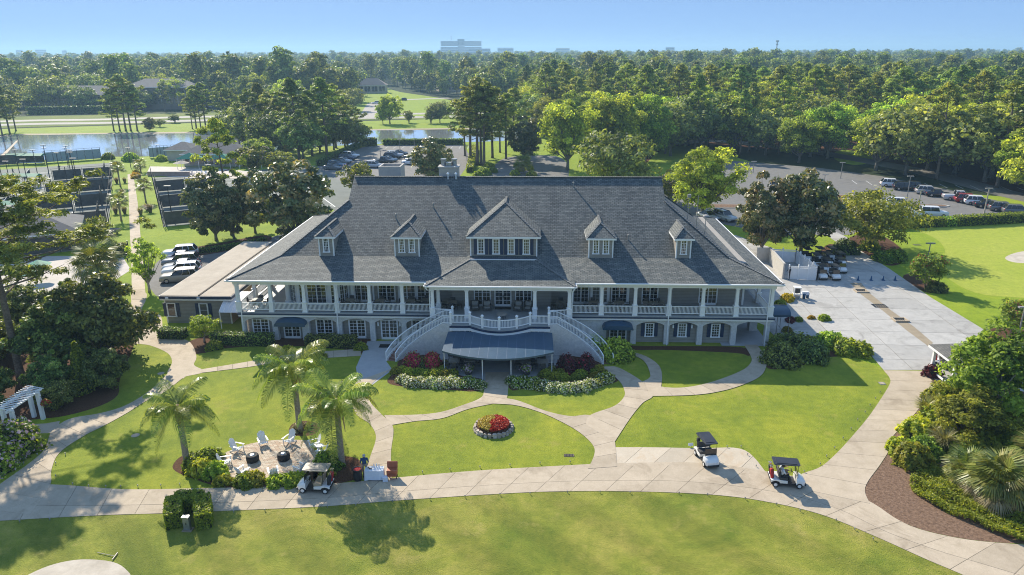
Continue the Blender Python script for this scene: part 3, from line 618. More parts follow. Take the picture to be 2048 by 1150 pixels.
# fire-pit patio: pavers laid in courses on a bed of sand
PATIO = [(444, 911), (459, 902), (485, 892), (514, 885), (544, 881), (590, 880), (621, 883), (627, 896), (635, 913), (647, 926), (634, 940), (603, 949), (566, 958), (544, 961), (511, 960), (475, 957), (452, 948), (440, 930)]
pat_w = px_poly(PATIO, n=3)
patio = fill('patio', pat_w, 0.012, 'joint')
pv = MB(); pw, ph = 0.30, 0.20
xs = [p[0] for p in pat_w]; ys = [p[1] for p in pat_w]
for j in range(int((max(ys) - min(ys)) / ph) + 1):
 for i in range(-1, int((max(xs) - min(xs)) / pw) + 1):
  x, y = min(xs) + i * pw + (j % 2) * pw / 2, min(ys) + j * ph
  c = clip(pat_w, x + .008, y + .008, x + pw - .008, y + ph - .008)
  if c and area(c) > 0.004: pv.mi = random.randrange(3); pv.prism(c, 0.013, 0.024 + random.uniform(0, .004))
plain('paver light', (0.46, 0.385, 0.29), 0.85, c2=(0.58, 0.49, 0.38), scale=3); plain('paver red', (0.40, 0.29, 0.20), 0.85, c2=(0.50, 0.38, 0.28), scale=3)
pv.build('paver', ['paver', 'paver light', 'paver red'], patio, kind='stuff')
# mulched beds
def bed(pts, m='mulch', z=0.010, n=4, name='mulch_bed'): return fill(name, px_poly(pts, n=n), z, m)
bed([(346, 930), (366, 911), (405, 905), (446, 908), (440, 930), (452, 948), (478, 957), (520, 960), (602, 949), (634, 940), (625, 962), (560, 975), (500, 977), (440, 974), (388, 958), (352, 943)])
bed([(632, 930), (648, 915), (684, 912), (716, 918), (726, 938), (712, 958), (665, 968), (628, 962)])
bed([(578, 866), (585, 848), (612, 842), (640, 850), (630, 868), (600, 872)])
bed([(375, 698), (385, 680), (480, 662), (700, 672), (760, 690), (745, 720), (720, 706), (640, 694), (480, 694), (395, 708)])       # under the windows, left
bed([(775, 765), (790, 742), (810, 712), (900, 700), (968, 706), (970, 776), (900, 780), (820, 775)])
bed([(1018, 776), (1018, 706), (1100, 700), (1190, 716), (1215, 742), (1236, 762), (1190, 772), (1120, 785), (1060, 776)])
bed([(1240, 690), (1290, 692), (1460, 693), (1500, 700), (1498, 712), (1470, 706), (1330, 700), (1270, 700)], z=0.006)
bed([(1530, 700), (1560, 672), (1640, 648), (1700, 660), (1742, 706), (1735, 714), (1660, 714), (1600, 732), (1536, 737)])
bed([(1540, 600), (1560, 632), (1660, 634), (1668, 648), (1560, 648)])
bed([(1680, 526), (1640, 508), (1660, 488), (1700, 500), (1716, 523)], z=0.012)
bed([(1718, 498), (1700, 474), (1760, 470), (1810, 505), (1800, 528), (1765, 528)], z=0.012)
bed([(1806, 555), (1830, 548), (1885, 570), (1880, 582), (1850, 584)], z=0.012)
bed([(1975, 664), (2010, 655), (2120, 672), (2120, 690), (1995, 690)], z=0.012)
bed([(1849, 742), (1868, 774), (1842, 812), (1815, 845), (1786, 873), (1779, 899), (1761, 930), (1736, 963), (1729, 984), (1735, 1002), (1749, 1015), (1794, 1039), (1846, 1060), (1937, 1079), (2048, 1088), (2180, 1090), (2300, 900), (2200, 700), (1960, 700)], 'pine straw', n=3)
bed([(268, 690), (240, 758), (236, 790), (200, 812), (130, 832), (60, 840), (-120, 860), (-300, 700), (-100, 560), (180, 560), (250, 625), (262, 660)], n=3)
bed([(-80, 990), (0, 950), (50, 918), (80, 890), (70, 872), (40, 868), (-80, 880)], n=3)
bed([(372, 498), (430, 488), (530, 470), (535, 485), (440, 505), (378, 512)], 'mulch', n=3)
# bunkers
sb = fill('bunker', px_poly([(20, 1175), (60, 1148), (110, 1128), (165, 1119), (225, 1124), (255, 1142), (262, 1165), (240, 1230), (40, 1230)], n=4), 0.010, 'sand')
fill('bunker', px_poly([(2010, 516), (2030, 506), (2060, 502), (2110, 506), (2120, 518), (2080, 526), (2030, 525)], n=4), 0.012, 'sand')
# putting green and its collar
fill('putting_green', px_poly([(1800, 452), (1868, 456), (1990, 452), (2100, 446), (2330, 470), (2400, 560), (2250, 640), (2080, 600), (1950, 585), (1880, 540), (1890, 500), (1862, 472)], n=5), 0.006, 'green grass')
# pale drain covers sunk in the lawn
for px, py, w, d_, lab in ((1138, 911, 0.75, 0.35, 'dark iron drain grate in the lawn below the flower bed'), (1764, 767, 0.5, 0.5, 'pale concrete valve box covers in the lawn by the tan path'), (1834, 490, 1.1, 0.5, 'dark drain grate in the grass beside the putting green')):
 x, y = G2(px, py); t = thing('drain_cover', lab, 'drain cover', (x, y, 0))
 MB().box(-w/2, -d_/2, 0, w/2, d_/2, 0.03).build('frame', 'metal grey' if 'iron' not in lab and 'dark' not in lab else 'joint', t)
 for k in range(6): MB().box(-w/2 + .05 + k * (w - .1) / 6, -d_/2 + .04, .03, -w/2 + .05 + (k + .55) * (w - .1) / 6, d_/2 - .04, .04).build('bar', 'path concrete' if 'pale' in lab else 'black metal', t)
for px, py, lab in ((322, 747, 'round pale sprinkler cover in the grass beside the left path'), (271, 871, 'pale drain lid in the big lawn near its left edge')):
 x, y = G2(px, py); t = tag(MB().lathe([(0.3, 0), (0.3, 0.03), (0.24, 0.035), (0.24, 0.03), (0.05, 0.035)], n=18).build('manhole_cover', 'path concrete', loc=(x, y, 0)), lab, 'manhole')
# car parks, drives, courts, pond, roads
fill('side_car_park', [G2(*p) for p in smooth([(296, 560), (330, 512), (400, 508), (470, 496), (530, 478), (600, 470), (600, 560), (440, 600), (330, 600)], 3, True)], 0.008, 'asphalt')
fill('rear_car_park', [G2(*p) for p in [(585, 372), (640, 330), (700, 297), (760, 290), (925, 290), (945, 318), (920, 352), (890, 380), (700, 415), (600, 420)]], 0.008, 'asphalt')
fill('entrance_drive', px_poly([(950, 372), (985, 335), (1005, 318), (1040, 312), (1110, 312), (1135, 330), (1128, 372), (1040, 400)], n=3), 0.010, 'asphalt')
fill('right_car_park', [G2(*p) for p in [(1320, 352), (1380, 330), (1470, 322), (1640, 336), (1760, 352), (1900, 380), (2100, 425), (2300, 470), (2040, 440), (1860, 440), (1800, 446), (1700, 470), (1560, 470), (1400, 440), (1330, 400)]], 0.012, 'asphalt')
fill('straw_ground', px_poly([(1290, 330), (1330, 296), (1420, 290), (1600, 305), (1800, 338), (2000, 380), (2200, 420), (2300, 380), (2000, 300), (1600, 268), (1330, 276)], n=3), 0.004, 'red straw')
for px, py, rx, ry in ((1445, 413, 5.2, 1.6), (1640, 393, 7.5, 1.5), (1822, 412, 7.0, 1.1), (820, 320, 1.1, 9.0)):       # planted islands
 x, y = G2(px, py); k = MB(); ol = [(x + rx * math.copysign(abs(math.cos(a)) ** .6, math.cos(a)), y + ry * math.copysign(abs(math.sin(a)) ** .6, math.sin(a))) for a in [2 * math.pi * i / 24 for i in range(24)]]
 o = structure(k.prism(ol, 0.0, 0.13).build('parking_island', 'yard concrete'))
 fill('straw', [(x + (p[0] - x) * .93, y + (p[1] - y) * .9) for p in ol], 0.136, 'pine straw' if rx > 2 else 'red straw', parent=o)
# bay lines
def bay_lines(name, x0, y0, x1, y1, n, L_, ang, z=0.018):
 mb = MB()
 for i in range(n):
  t = i / (n - 1); x, y = x0 + (x1 - x0) * t, y0 + (y1 - y0) * t
  c, s = math.cos(ang), math.sin(ang); w = 0.06
  mb.face([(x - s * w, y + c * w, z), (x + s * w, y - c * w, z), (x + c * L_ + s * w, y + s * L_ - c * w, z), (x + c * L_ - s * w, y + s * L_ + c * w, z)])
 o = mb.build(name, 'white line'); o.data.update(); return structure(o)
bay_lines('bay_lines', -66, 148, -58, 205, 22, 5.0, R(6)); bay_lines('bay_lines', -52, 222, -22, 222, 13, -5.0, R(90))
bay_lines('bay_lines', 45, 141, 70, 139, 11, 5.0, R(95)); bay_lines('bay_lines', 70, 163, 118, 150, 18, -5.0, R(80)); bay_lines('bay_lines', 46, 124, 66, 124, 8, 4.6, R(92))
pond = fill('pond', px_poly([(-60, 300), (14, 272), (90, 270), (200, 268), (320, 267), (430, 266), (600, 263), (735, 261), (880, 260), (1000, 258), (1100, 262), (1060, 278), (940, 284), (700, 290), (560, 300), (330, 312), (180, 314), (60, 322), (-60, 336)], n=3), 0.022, 'pond water')
fill('pond_bank', px_poly([(-80, 296), (12, 270), (120, 267), (430, 263), (735, 258.5), (1000, 255.5), (1110, 259), (1100, 262), (1000, 258), (735, 261), (430, 266), (120, 270), (16, 274), (-70, 306)], n=2), 0.020, 'drain strip')
fill('pond_bank', px_poly([(2, 320), (22, 297), (35, 283), (32, 282), (18, 296), (-6, 318)], n=3), 0.026, 'path concrete')
fill('far_bank', [G2(*p) for p in [(-400, 300), (10, 269), (300, 265), (700, 259), (1000, 256), (1200, 262), (1200, 236), (940, 236), (700, 243), (420, 245), (0, 258), (-400, 262)]], 0.012, 'bright grass')
fill('far_verge', [G2(*p) for p in [(-500, 270), (0, 256), (420, 243), (700, 240), (960, 236), (1160, 232), (1160, 214), (700, 222), (420, 225), (0, 234), (-500, 240)]], 0.016, 'meadow')
def road(name, c_px, w, z, m='far road'):
 P = [Vector(p) for p in smooth([G2(*q) for q in c_px], 6)]; rows = []
 for i, p in enumerate(P):
  d = (P[min(i + 1, len(P) - 1)] - P[max(0, i - 1)]).normalized(); n_ = Vector((-d.y, d.x)); rows.append([(p.x - n_.x * w / 2, p.y - n_.y * w / 2, z), (p.x + n_.x * w / 2, p.y + n_.y * w / 2, z)])
 o = MB().grid(rows).build(name, m)
 if o.data.polygons[0].normal.z < 0: o.data.flip_normals()
 return structure(o)
road('highway', [(-700, 278), (0, 250), (200, 246), (420, 240.5), (700, 236.5), (1000, 231.5), (1500, 226)], 9, 0.024)
road('highway', [(-700, 270), (0, 243), (200, 239), (420, 233), (700, 229.5), (1000, 225), (1500, 220)], 9, 0.024)
road('side_road', [(735, 236), (745, 215), (752, 206), (775, 202), (820, 199), (900, 196)], 8, 0.028)
road('park_road', [(1280, 300), (1340, 288), (1440, 282), (1600, 300), (1700, 316), (1850, 345), (2060, 398), (2300, 440)], 7, 0.016, 'asphalt')
fill('clearing', px_poly([(705, 232), (715, 205), (735, 186), (770, 176), (800, 184), (880, 196), (930, 208), (960, 216), (940, 230)], n=3), 0.018, 'bright grass')
fill('clearing', px_poly([(1668, 306), (1690, 300), (1740, 308), (1748, 322), (1710, 330), (1672, 320)], n=3), 0.010, 'bright grass')
# ================================================================ THE CLUBHOUSE
XC = -3.77; FZ = 3.1; YC = 66.76; YW = 70.0
club = thing('clubhouse', 'large two-storey white clubhouse with grey shingle roof, dormers and wraparound porch', 'building', (XC, YC, 0))
club_inv = Matrix.Translation((-XC, -YC, 0))
def cpart(mb, name, mats, parent=None, **kw):
 """a part of the clubhouse given in world metres"""
 o = mb.build(name, mats, parent or club, **kw)
 if parent is None or parent is club: o.location = (-XC, -YC, 0)
 return o
def xat(px, Y=YC, py=600): return PYp(px, py, Y).x
def pane_mesh(key, w, h, leaves, cols, rows, frame=0.07, stile=0.09, sill=True, door=False):
 """white frame with real muntins over dark glass; front looks to -Y, origin at the bottom centre"""
 if key in WM: return WM[key]
 mb = MB(); t = 0.09
 mb.box(-w/2, -t, 0, -w/2 + frame, 0, h); mb.box(w/2 - frame, -t, 0, w/2, 0, h); mb.box(-w/2 + frame, -t, h - frame, w/2 - frame, 0, h)
 mb.box(-w/2 - (0.05 if sill else 0), -t - (.05 if sill else 0), -0.02, w/2 + (.05 if sill else 0), 0, frame if not door else 0.22)
 lw = (w - 2 * frame) / leaves
 for l in range(leaves):
  x0 = -w/2 + frame + l * lw; z0 = frame if not door else 0.22
  mb.box(x0, -t + .02, z0, x0 + stile * .6, -.01, h - frame); mb.box(x0 + lw - stile * .6, -t + .02, z0, x0 + lw, -.01, h - frame)
  gx0, gx1 = x0 + stile * .6, x0 + lw - stile * .6
  for i in range(1, cols): xx = gx0 + (gx1 - gx0) * i / cols; mb.box(xx - .016, -.055, z0, xx + .016, -.02, h - frame)
  for j in range(1, rows): zz = z0 + (h - frame - z0) * j / rows; mb.box(gx0, -.053, zz - .016, gx1, -.021, zz + .016)
 mb.mat(1).box(-w/2 + frame, -.03, .03, w/2 - frame, -.012, h - frame)
 WM[key] = mb.mesh('window', ['white trim', 'window glass']); return WM[key]
WM = {}
def put_window(name, key, x, y, z, args, parent=None, rz=0.0, **kw):
 me = pane_mesh(key, *args, **kw)
 if parent is None: return link(name, me, club, loc=(x - XC, y - YC, z), rz=rz)
 return link(name, me, parent, loc=(x, y, z), rz=rz)
# ---- roof
XE0, XE1, YE0, YE1, ZE = -30.95, 23.42, 66.12, 94.9, 6.6
XK0, XK1, YK0, YK1, ZK = -26.9, 19.36, 70.5, 90.5, 7.9
XG0, XG1, YR = -21.15, 13.6, 80.5; SL = 0.655
YG0, YG1 = 77.35, 83.65; ZG = ZK + SL * (YG0 - YK0); ZR = ZK + SL * (YR - YK0)
PX0, PX1, PYF, PZE = -11.02, 3.48, 65.08, 6.54            # front pavilion eaves
mb = MB()
mb.face([(XE0, YE0, ZE), (XE1, YE0, ZE), (XK1, YK0, ZK), (XK0, YK0, ZK)])
mb.face([(XE1, YE1, ZE), (XE0, YE1, ZE), (XK0, YK1, ZK), (XK1, YK1, ZK)])
mb.face([(XE0, YE1, ZE), (XE0, YE0, ZE), (XK0, YK0, ZK), (XK0, YK1, ZK)])
mb.face([(XE1, YE0, ZE), (XE1, YE1, ZE), (XK1, YK1, ZK), (XK1, YK0, ZK)])
mb.face([(XK0, YK0, ZK), (XK1, YK0, ZK), (XG1, YG0, ZG), (XG1, YR, ZR), (XG0, YR, ZR), (XG0, YG0, ZG)])
mb.face([(XK1, YK1, ZK), (XK0, YK1, ZK), (XG0, YG1, ZG), (XG0, YR, ZR), (XG1, YR, ZR), (XG1, YG1, ZG)])
mb.face([(XK0, YK1, ZK), (XK0, YK0, ZK), (XG0, YG0, ZG), (XG0, YG1, ZG)])
mb.face([(XK1, YK0, ZK), (XK1, YK1, ZK), (XG1, YG1, ZG), (XG1, YG0, ZG)])
roof = cpart(mb, 'roof', 'roof shingles')
mb = MB(); mb.face([(XG0 + .25, YG1 - .2, ZG - .02), (XG0 + .25, YG0 + .2, ZG - .02), (XG0 + .25, YR, ZR - .1)]); cpart(mb, 'gable', 'taupe siding', roof); mb = MB(); mb.face([(XG1 - .25, YG0 + .2, ZG - .02), (XG1 - .25, YG1 - .2, ZG - .02), (XG1 - .25, YR, ZR - .1)]); cpart(mb, 'gable', 'taupe siding', roof)
mb = MB()
for a, b_ in (((XE0, YE0, ZE), (XK0, YK0, ZK)), ((XE1, YE0, ZE), (XK1, YK0, ZK)), ((XK0, YK0, ZK), (XG0, YG0, ZG)), ((XK1, YK0, ZK), (XG1, YG0, ZG)), ((XG0, YR, ZR), (XG1, YR, ZR)), ((XE0, YE1, ZE), (XK0, YK1, ZK)), ((XE1, YE1, ZE), (XK1, YK1, ZK)), ((XK0, YK1, ZK), (XG0, YG1, ZG)), ((XK1, YK1, ZK), (XG1, YG1, ZG))):
 a, b_ = Vector(a), Vector(b_); n_ = max(2, int((b_ - a).length / 0.3)); mb = MB()
 for i in range(n_): p, q = a.lerp(b_, i / n_), a.lerp(b_, (i + 1.12) / n_); mb.bar(p + Vector((0, 0, .035)), q + Vector((0, 0, .015)), 0.32, 0.045)
 cpart(mb, 'ridge_cap', 'ridge shingles', roof)
# pavilion roof
mb = MB(); TX0, TX1, TY, TZ = -7.12, -0.34, 69.9, 7.8
mb.face([(PX0, PYF, PZE), (PX1, PYF, PZE), (TX1, TY, TZ), (TX0, TY, TZ)])
mb.face([(PX0, YE0 + .6, ZE + .16), (PX0, PYF, PZE), (TX0, TY, TZ), (TX0, YK0 + .4, ZK + .14)]); mb.face([(PX1, PYF, PZE), (PX1, YE0 + .6, ZE + .16), (TX1, YK0 + .4, ZK + .14), (TX1, TY, TZ)])
prf = cpart(mb, 'porch_roof', 'roof shingles')
mb = MB()
for a, b_ in (((PX0, PYF, PZE), (TX0, TY, TZ)), ((PX1, PYF, PZE), (TX1, TY, TZ))):
 a, b_ = Vector(a), Vector(b_); mb = MB()
 for i in range(20): mb.bar(a.lerp(b_, i / 20) + Vector((0, 0, .035)), a.lerp(b_, (i + 1.1) / 20) + Vector((0, 0, .015)), 0.3, 0.045)
 cpart(mb, 'ridge_cap', 'ridge shingles', prf)
cpart(MB().box(TX0, TY - .02, TZ - .25, TX1, YK0 + .5, TZ + .03), 'roof_deck', 'navy paint', prf)
cpart(MB().box(TX0 - .02, TY - .1, TZ - .16, TX1 + .02, TY - .02, TZ + .06), 'trim', 'white trim', prf)
# eaves: soffit, fascia with gutter
mb = MB()
mb.face([(XE0 + .05, YE1 - .05, ZE - .17), (XE1 - .05, YE1 - .05, ZE - .17), (XE1 - .05, YE0 + .05, ZE - .17), (XE0 + .05, YE0 + .05, ZE - .17)][::-1])
mb.face([(PX0 + .05, PYF + .05, PZE - .17), (PX0 + .05, YE0 + 3, PZE - .17), (PX1 - .05, YE0 + 3, PZE - .17), (PX1 - .05, PYF + .05, PZE - .17)])
cpart(mb, 'soffit', 'soffit')
mb = MB()
for x0, x1, y, z in ((XE0, PX0 + .2, YE0, ZE), (PX1 - .2, XE1, YE0, ZE), (PX0, PX1, PYF, PZE), (XE0, XE1, YE1, ZE)):
 mb.box(x0, y - .06, z - .2, x1, y + .06, z - .015); mb.box(x0 - .03, y - .15, z - .13, x1 + .03, y - .06, z - .02)
for y0, y1, x, z in ((YE0 + .06, YE1 - .06, XE0, ZE), (YE0 + .06, YE1 - .06, XE1, ZE), (PYF + .06, YE0, PX0, PZE), (PYF + .06, YE0, PX1, PZE)):
 s_ = -1 if x < XC else 1
 mb.box(x - .06, y0, z - .2, x + .06, y1, z - .015); mb.box(x + s_ * .06, y0 - .2, z - .13, x + s_ * .15, y1, z - .02)
cpart(mb, 'gutter', 'white trim')
# beams on the columns
COLX = [xat(p) for p in (476.5, 542, 609, 674, 739.5, 805)] + [xat(p) for p in (1203, 1270.5, 1338.5, 1406, 1473.5, 1543.5)]
PCOLX = [-10.42, -7.05, -0.42, 2.92]; YP = 65.6
mb = MB(); bz0, bz1 = 6.0, ZE - .16
mb.box(COLX[0] - .3, YC - .2, bz0, PCOLX[0] + .1, YC + .2, bz1); mb.box(PCOLX[3] - .1, YC - .2, bz0, COLX[-1] + .3, YC + .2, bz1)
mb.box(PCOLX[0] - .25, YP - .2, bz0 - .03, PCOLX[3] + .25, YP + .2, PZE - .16)
for x in (PCOLX[0], PCOLX[3]): mb.box(x - .19, YP + .2, bz0, x + .19, YC - .2, PZE - .16)
for x in (COLX[0], COLX[-1]): mb.box(x - .2, YC + .2, bz0, x + .2, 91, bz1)
cpart(mb, 'beam', 'white paint')
# ---- upper storey walls
cpart(MB().box(-26.5, YW, FZ, 20.9, 91, 7.6), 'wall', 'taupe siding')
BX0, BX1 = -26.1, -19.6                                                                     # bay with french doors, left end
bay = [(BX0, YW + .02), (BX0 + 1.15, YW - 1.05), (BX1 - 1.25, YW - 1.05), (BX1, YW + .02)]
cpart(MB().prism(bay, FZ, 6.35), 'wall', 'white paint')
cpart(MB().box(-8.9, 69.0, FZ, 1.25, YW + .02, 6.35), 'wall', 'taupe siding')
for x in (-26.15, -19.3):
 cpart(MB().lathe([(.36, 0), (.36, .25), (.27, .3), (.25, 1.6), (.22, 2.8), (.33, 2.85), (.33, 3.0)], (x, YW - .45, FZ), 18), 'column', 'white paint')
def fdoor(x, y, z=FZ, w=1.85, h=2.35, rz=0.0, name='door'):
 o = put_window(name, ('fd', w, h), x, y - .005, z, (w, h, 2, 2, 5), rz=rz, door=True, sill=False)
 return o
fdoor((BX0 + BX1) / 2 - .05, YW - 1.06, w=2.1)
for s_, x in ((-1, -24.55), (1, -21.25)): put_window('window', ('side', .5), x, YW - 1.06, FZ + .1, (.5, 2.3, 1, 1, 5))
a0 = math.atan2(-1.05, 1.15)
put_window('window', ('bayside',), (bay[0][0] + bay[1][0]) / 2, (bay[0][1] + bay[1][1]) / 2, FZ + .1, (1.15, 2.3, 2, 2, 5), rz=a0)
put_window('window', ('bayside',), (bay[2][0] + bay[3][0]) / 2, (bay[2][1] + bay[3][1]) / 2, FZ + .1, (1.15, 2.3, 2, 2, 5), rz=-a0 + .04)
for px in (723.5, 774.5, 815, 851): fdoor(xat(px, YW), YW)
for px in (1161.5, 1199, 1238, 1299): fdoor(xat(px, YW), YW, w=1.7)
fdoor(xat(1415, YW), YW, w=1.9)
for px, w in ((965, 1.75), (1047, 1.75)): fdoor(xat(px, 69), 69.0, w=w, name='window')
dd = fdoor(xat(1006, 69), 69.0, w=1.75)
for s_ in (-.06, .06): link('handle', MB().cbox((s_, -.13, 1.05), .03, .04, .35).mesh('handle', 'black metal'), dd)
put_window('window', ('smallwin',), xat(1090, YW), YW - .002, FZ + 1.55, (1.2, .75, 2, 2, 2))
put_window('window', ('sidelite',), xat(921, YW), YW - .002, FZ + .1, (.9, 2.2, 1, 2, 5))
mb = MB()
for px in (588, 655, 690, 748, 800, 835, 1140, 1182, 1217, 1256): x = xat(px, YW); cpart(MB().box(x - .09, YW - .06, FZ, x + .09, YW, 6.3), 'trim', 'white trim')
for x in (-26.45, 20.82): cpart(MB().box(x - .1, YW - .04, FZ, x + .1, YW + .16, 6.4), 'trim', 'white trim')
for px, py in ((787, 575), (939, 590), (1122, 590), (1324, 575), (1390, 575), (1185, 575)):                   # wall lamps
 x = xat(px, YW - .2); Yl = 69.0 if 920 < px < 1080 else YW
 mb = MB(); mb.box(-.06, -.14, 0, .06, 0, .05); mb.box(-.05, -.13, .05, .05, -.02, .3); mb.box(-.07, -.15, .3, .07, 0, .34)
 link('wall_lamp', mb.mesh('wall_lamp', 'white trim'), club, loc=(x - XC, Yl - YC - .01, FZ + 2.1))
# ---- porch floor, edge bands, passage and lower storey
DX0, DX1 = -8.45, 0.95
deck_arc = []
for i in range(25):
 t = i / 24; x = -6.6 + (-0.85 + 6.6) * t; s_ = (x + 3.72) / 2.88; deck_arc.append((x, 63.62 - 1.32 * (1 - s_ * s_)))
deck_out = [(DX0 - .12, YC - .1), (DX0 - .12, 63.62)] + deck_arc + [(DX1 + .12, 63.62), (DX1 + .12, YC - .1)]
mb = MB(); mb.box(-30.35, YC - .32, FZ - .12, 23.05, 91, FZ)
porch = cpart(mb, 'porch_floor', 'porch floor')
cpart(MB().prism([(PCOLX[0] - .35, YC - .33), (PCOLX[0] - .35, YP - .3), (DX0 - .2, YP - .3), (DX0 - .2, YC - .33)], FZ - .12, FZ - .002), 'landing', 'porch floor')
cpart(MB().prism([(PCOLX[3] + .35, YC - .33), (PCOLX[3] + .35, YP - .3), (DX1 + .2, YP - .3), (DX1 + .2, YC - .33)], FZ - .12, FZ - .002), 'landing', 'porch floor')
deck = cpart(MB().prism(deck_out + [(DX1 + .12, YC - .34), (DX0 - .12, YC - .34)][:0], FZ - .12, FZ - .004), 'deck', 'porch floor')
def offset_out(poly, d):
 c = Vector((-3.72, 66.0)); return [tuple(Vector(p) + (Vector(p) - c).normalized() * d) for p in poly]
mb = MB(); fr = deck_out[1:-1]
def ribbon(mb, line, z0, z1, t):
 P = [Vector(p) for p in line]
 for a, b_ in zip(P, P[1:]): mb.bar((a.x, a.y, (z0 + z1) / 2), (b_.x, b_.y, (z0 + z1) / 2), t, z1 - z0)
ribbon(mb, fr, FZ - .30, FZ - .13, .16)
cpart(mb, 'edge_band', 'navy paint', deck)
mb = MB(); ribbon(mb, [(p[0], p[1] + .05) for p in fr], FZ - .62, FZ - .302, .14); cpart(mb, 'fascia', 'white trim', deck)
for a in ((-30.42, YC - .36, PCOLX[0] - .36, YC + .1), (PCOLX[3] + .36, YC - .36, 23.12, YC + .1), (23.02, YC + .1, 23.12, 91), (-30.42, YC + .1, -30.32, 91)): cpart(MB().box(a[0], a[1], FZ - .27, a[2], a[3], FZ - .122), 'edge_band', 'navy paint')
mb = MB()
mb.box(-30.32, YC - .28, FZ - .47, DX0, YC + .1, FZ - .272); mb.box(DX1, YC - .28, FZ - .47, 23.0, YC + .1, FZ - .272); mb.box(22.95, YC + .1, FZ - .47, 23.0, 91, FZ - .272)
cpart(mb, 'fascia', 'white trim')
ZT = FZ - .47
def arch_bay(mb, x0, x1, o0, o1, zs, za, y, thk=.45):
 """front wall of one bay with a segmental arch cut through it"""
 n_ = 12; arc = [(o0 + (o1 - o0) * i / n_, zs + (za - zs) * math.sin(math.pi * i / n_) ** .75) for i in range(n_ + 1)]
 for yy, flip in ((y, False), (y + thk, True)):
  fs = [[(x0, yy, 0), (o0, yy, 0), (o0, yy, zs), (o0, yy, ZT), (x0, yy, ZT)], [(o1, yy, 0), (x1, yy, 0), (x1, yy, ZT), (o1, yy, ZT), (o1, yy, zs)]]
  for a, b_ in zip(arc, arc[1:]): fs.append([(a[0], yy, a[1]), (b_[0], yy, b_[1]), (b_[0], yy, ZT), (a[0], yy, ZT)])
  for f in fs: mb.face(f[::-1] if flip else f)
 for a, b_ in zip([(o0, 0)] + arc, arc + [(o1, 0)]): mb.face([(a[0], y, a[1]), (a[0], y + thk, a[1]), (b_[0], y + thk, b_[1]), (b_[0], y, b_[1])])
arches = [(491, 545, 1), (556, 604, 2), (618.5, 673, 1), (684, 739.6, 1), (750, 803, 3), (813, 864, 1), (1213, 1262, 2), (1273, 1329, 4), (1339, 1395, 4), (1406, 1463, 4), (1474, 1531, 0)]
spans = [(xat(a, YC, 650), xat(b_, YC, 650), k) for a, b_, k in arches]
edges = []
for i, (a, b_, k) in enumerate(spans):
 l = -30.2 if i == 0 else (spans[i - 1][1] + a) / 2; r_ = 22.8 if i == len(spans) - 1 else (b_ + spans[i + 1][0]) / 2
 if i == 5: r_ = b_ + .35
 if i == 6: l = a - .5
 edges.append((l, r_))
for i, ((a, b_, k), (l, r_)) in enumerate(zip(spans, edges)):
 mb = MB(); arch_bay(mb, l, r_, a, b_, 2.02 if k else 2.1, 2.42 if k else 2.5, YC - .06); cpart(mb, 'arch', 'whitewashed brick')
 xm = (a + b_) / 2
 if k == 1: put_window('window', ('lowdoor',), xm, YC + .52, .12, (1.75, 2.0, 2, 2, 5), door=True, sill=False)
 elif k in (2, 3): put_window('door', ('lowdoor2',), xm, YC + .52, 0.02, (1.75, 2.12, 2, 2, 5), door=True, sill=False)
 elif k == 4:
  w_ = put_window('window', ('lowwin',), xm, YC + .52, .62, (.92, 1.45, 1, 3, 5))
  for s_ in (-1, 1): link('shutter', MB().box(-.17, -.06, 0, .17, 0, 1.42).mesh('shutter', 'navy paint'), w_, loc=(s_ * .66, -.003, 0.02))
 if k == 3:
  for s_ in (-1, 1): link('wall_lamp', MB().box(-.07, -.16, 0, .07, 0, .42).mesh('wall_lamp', 'white trim'), club, loc=(xm + s_ * 1.12 - XC, .5, 1.5))
for x in (spans[8][0] + .45, spans[8][1] - .45): link('wall_lamp', MB().box(-.07, -.16, 0, .07, 0, .35).mesh('wall_lamp', 'white trim'), club, loc=(x - XC, .5, 1.6))
mb = MB(); mb.box(-29.9, YC + .53, 0, spans[-1][0] - .3, 90.5, FZ - .3); cpart(mb, 'wall', 'taupe siding')
mb = MB()
for y in (70.5, 75.5, 80.5, 85.5, 90): cpart(MB().box(21.95, y, 0, 22.75, y + .8, FZ - .3), 'pier', 'whitewashed brick')
fill('passage_floor', [(18.2, YC - .3), (23, YC - .3), (23, 91), (18.2, 91)], 0.045, 'door apron')
mb = MB()
for px in (484, 674.5, 1337, 1535):                                                       # downspouts
 x = xat(px, YC - .5, 640); cpart(MB().tube([(x, YC - .36, bz0), (x, YC - .38, FZ - .05), (x, YC - .42, ZT - .2), (x, YC - .42, .08)], .055, 8), 'downspout', 'white trim')
mb = MB()
for x, s_ in ((PX0, -1), (PX1, 1)): mb = MB(); mb.tube([(x - s_ * .05, PYF - .08, PZE - .15), (x - s_ * .2, PYF - .05, PZE - .45), (PCOLX[0] - .28 if s_ < 0 else PCOLX[3] + .28, YP, PZE - .62), (PCOLX[0] - .28 if s_ < 0 else PCOLX[3] + .28, YP, FZ)], .05, 8); cpart(mb, 'downspout', 'white trim')
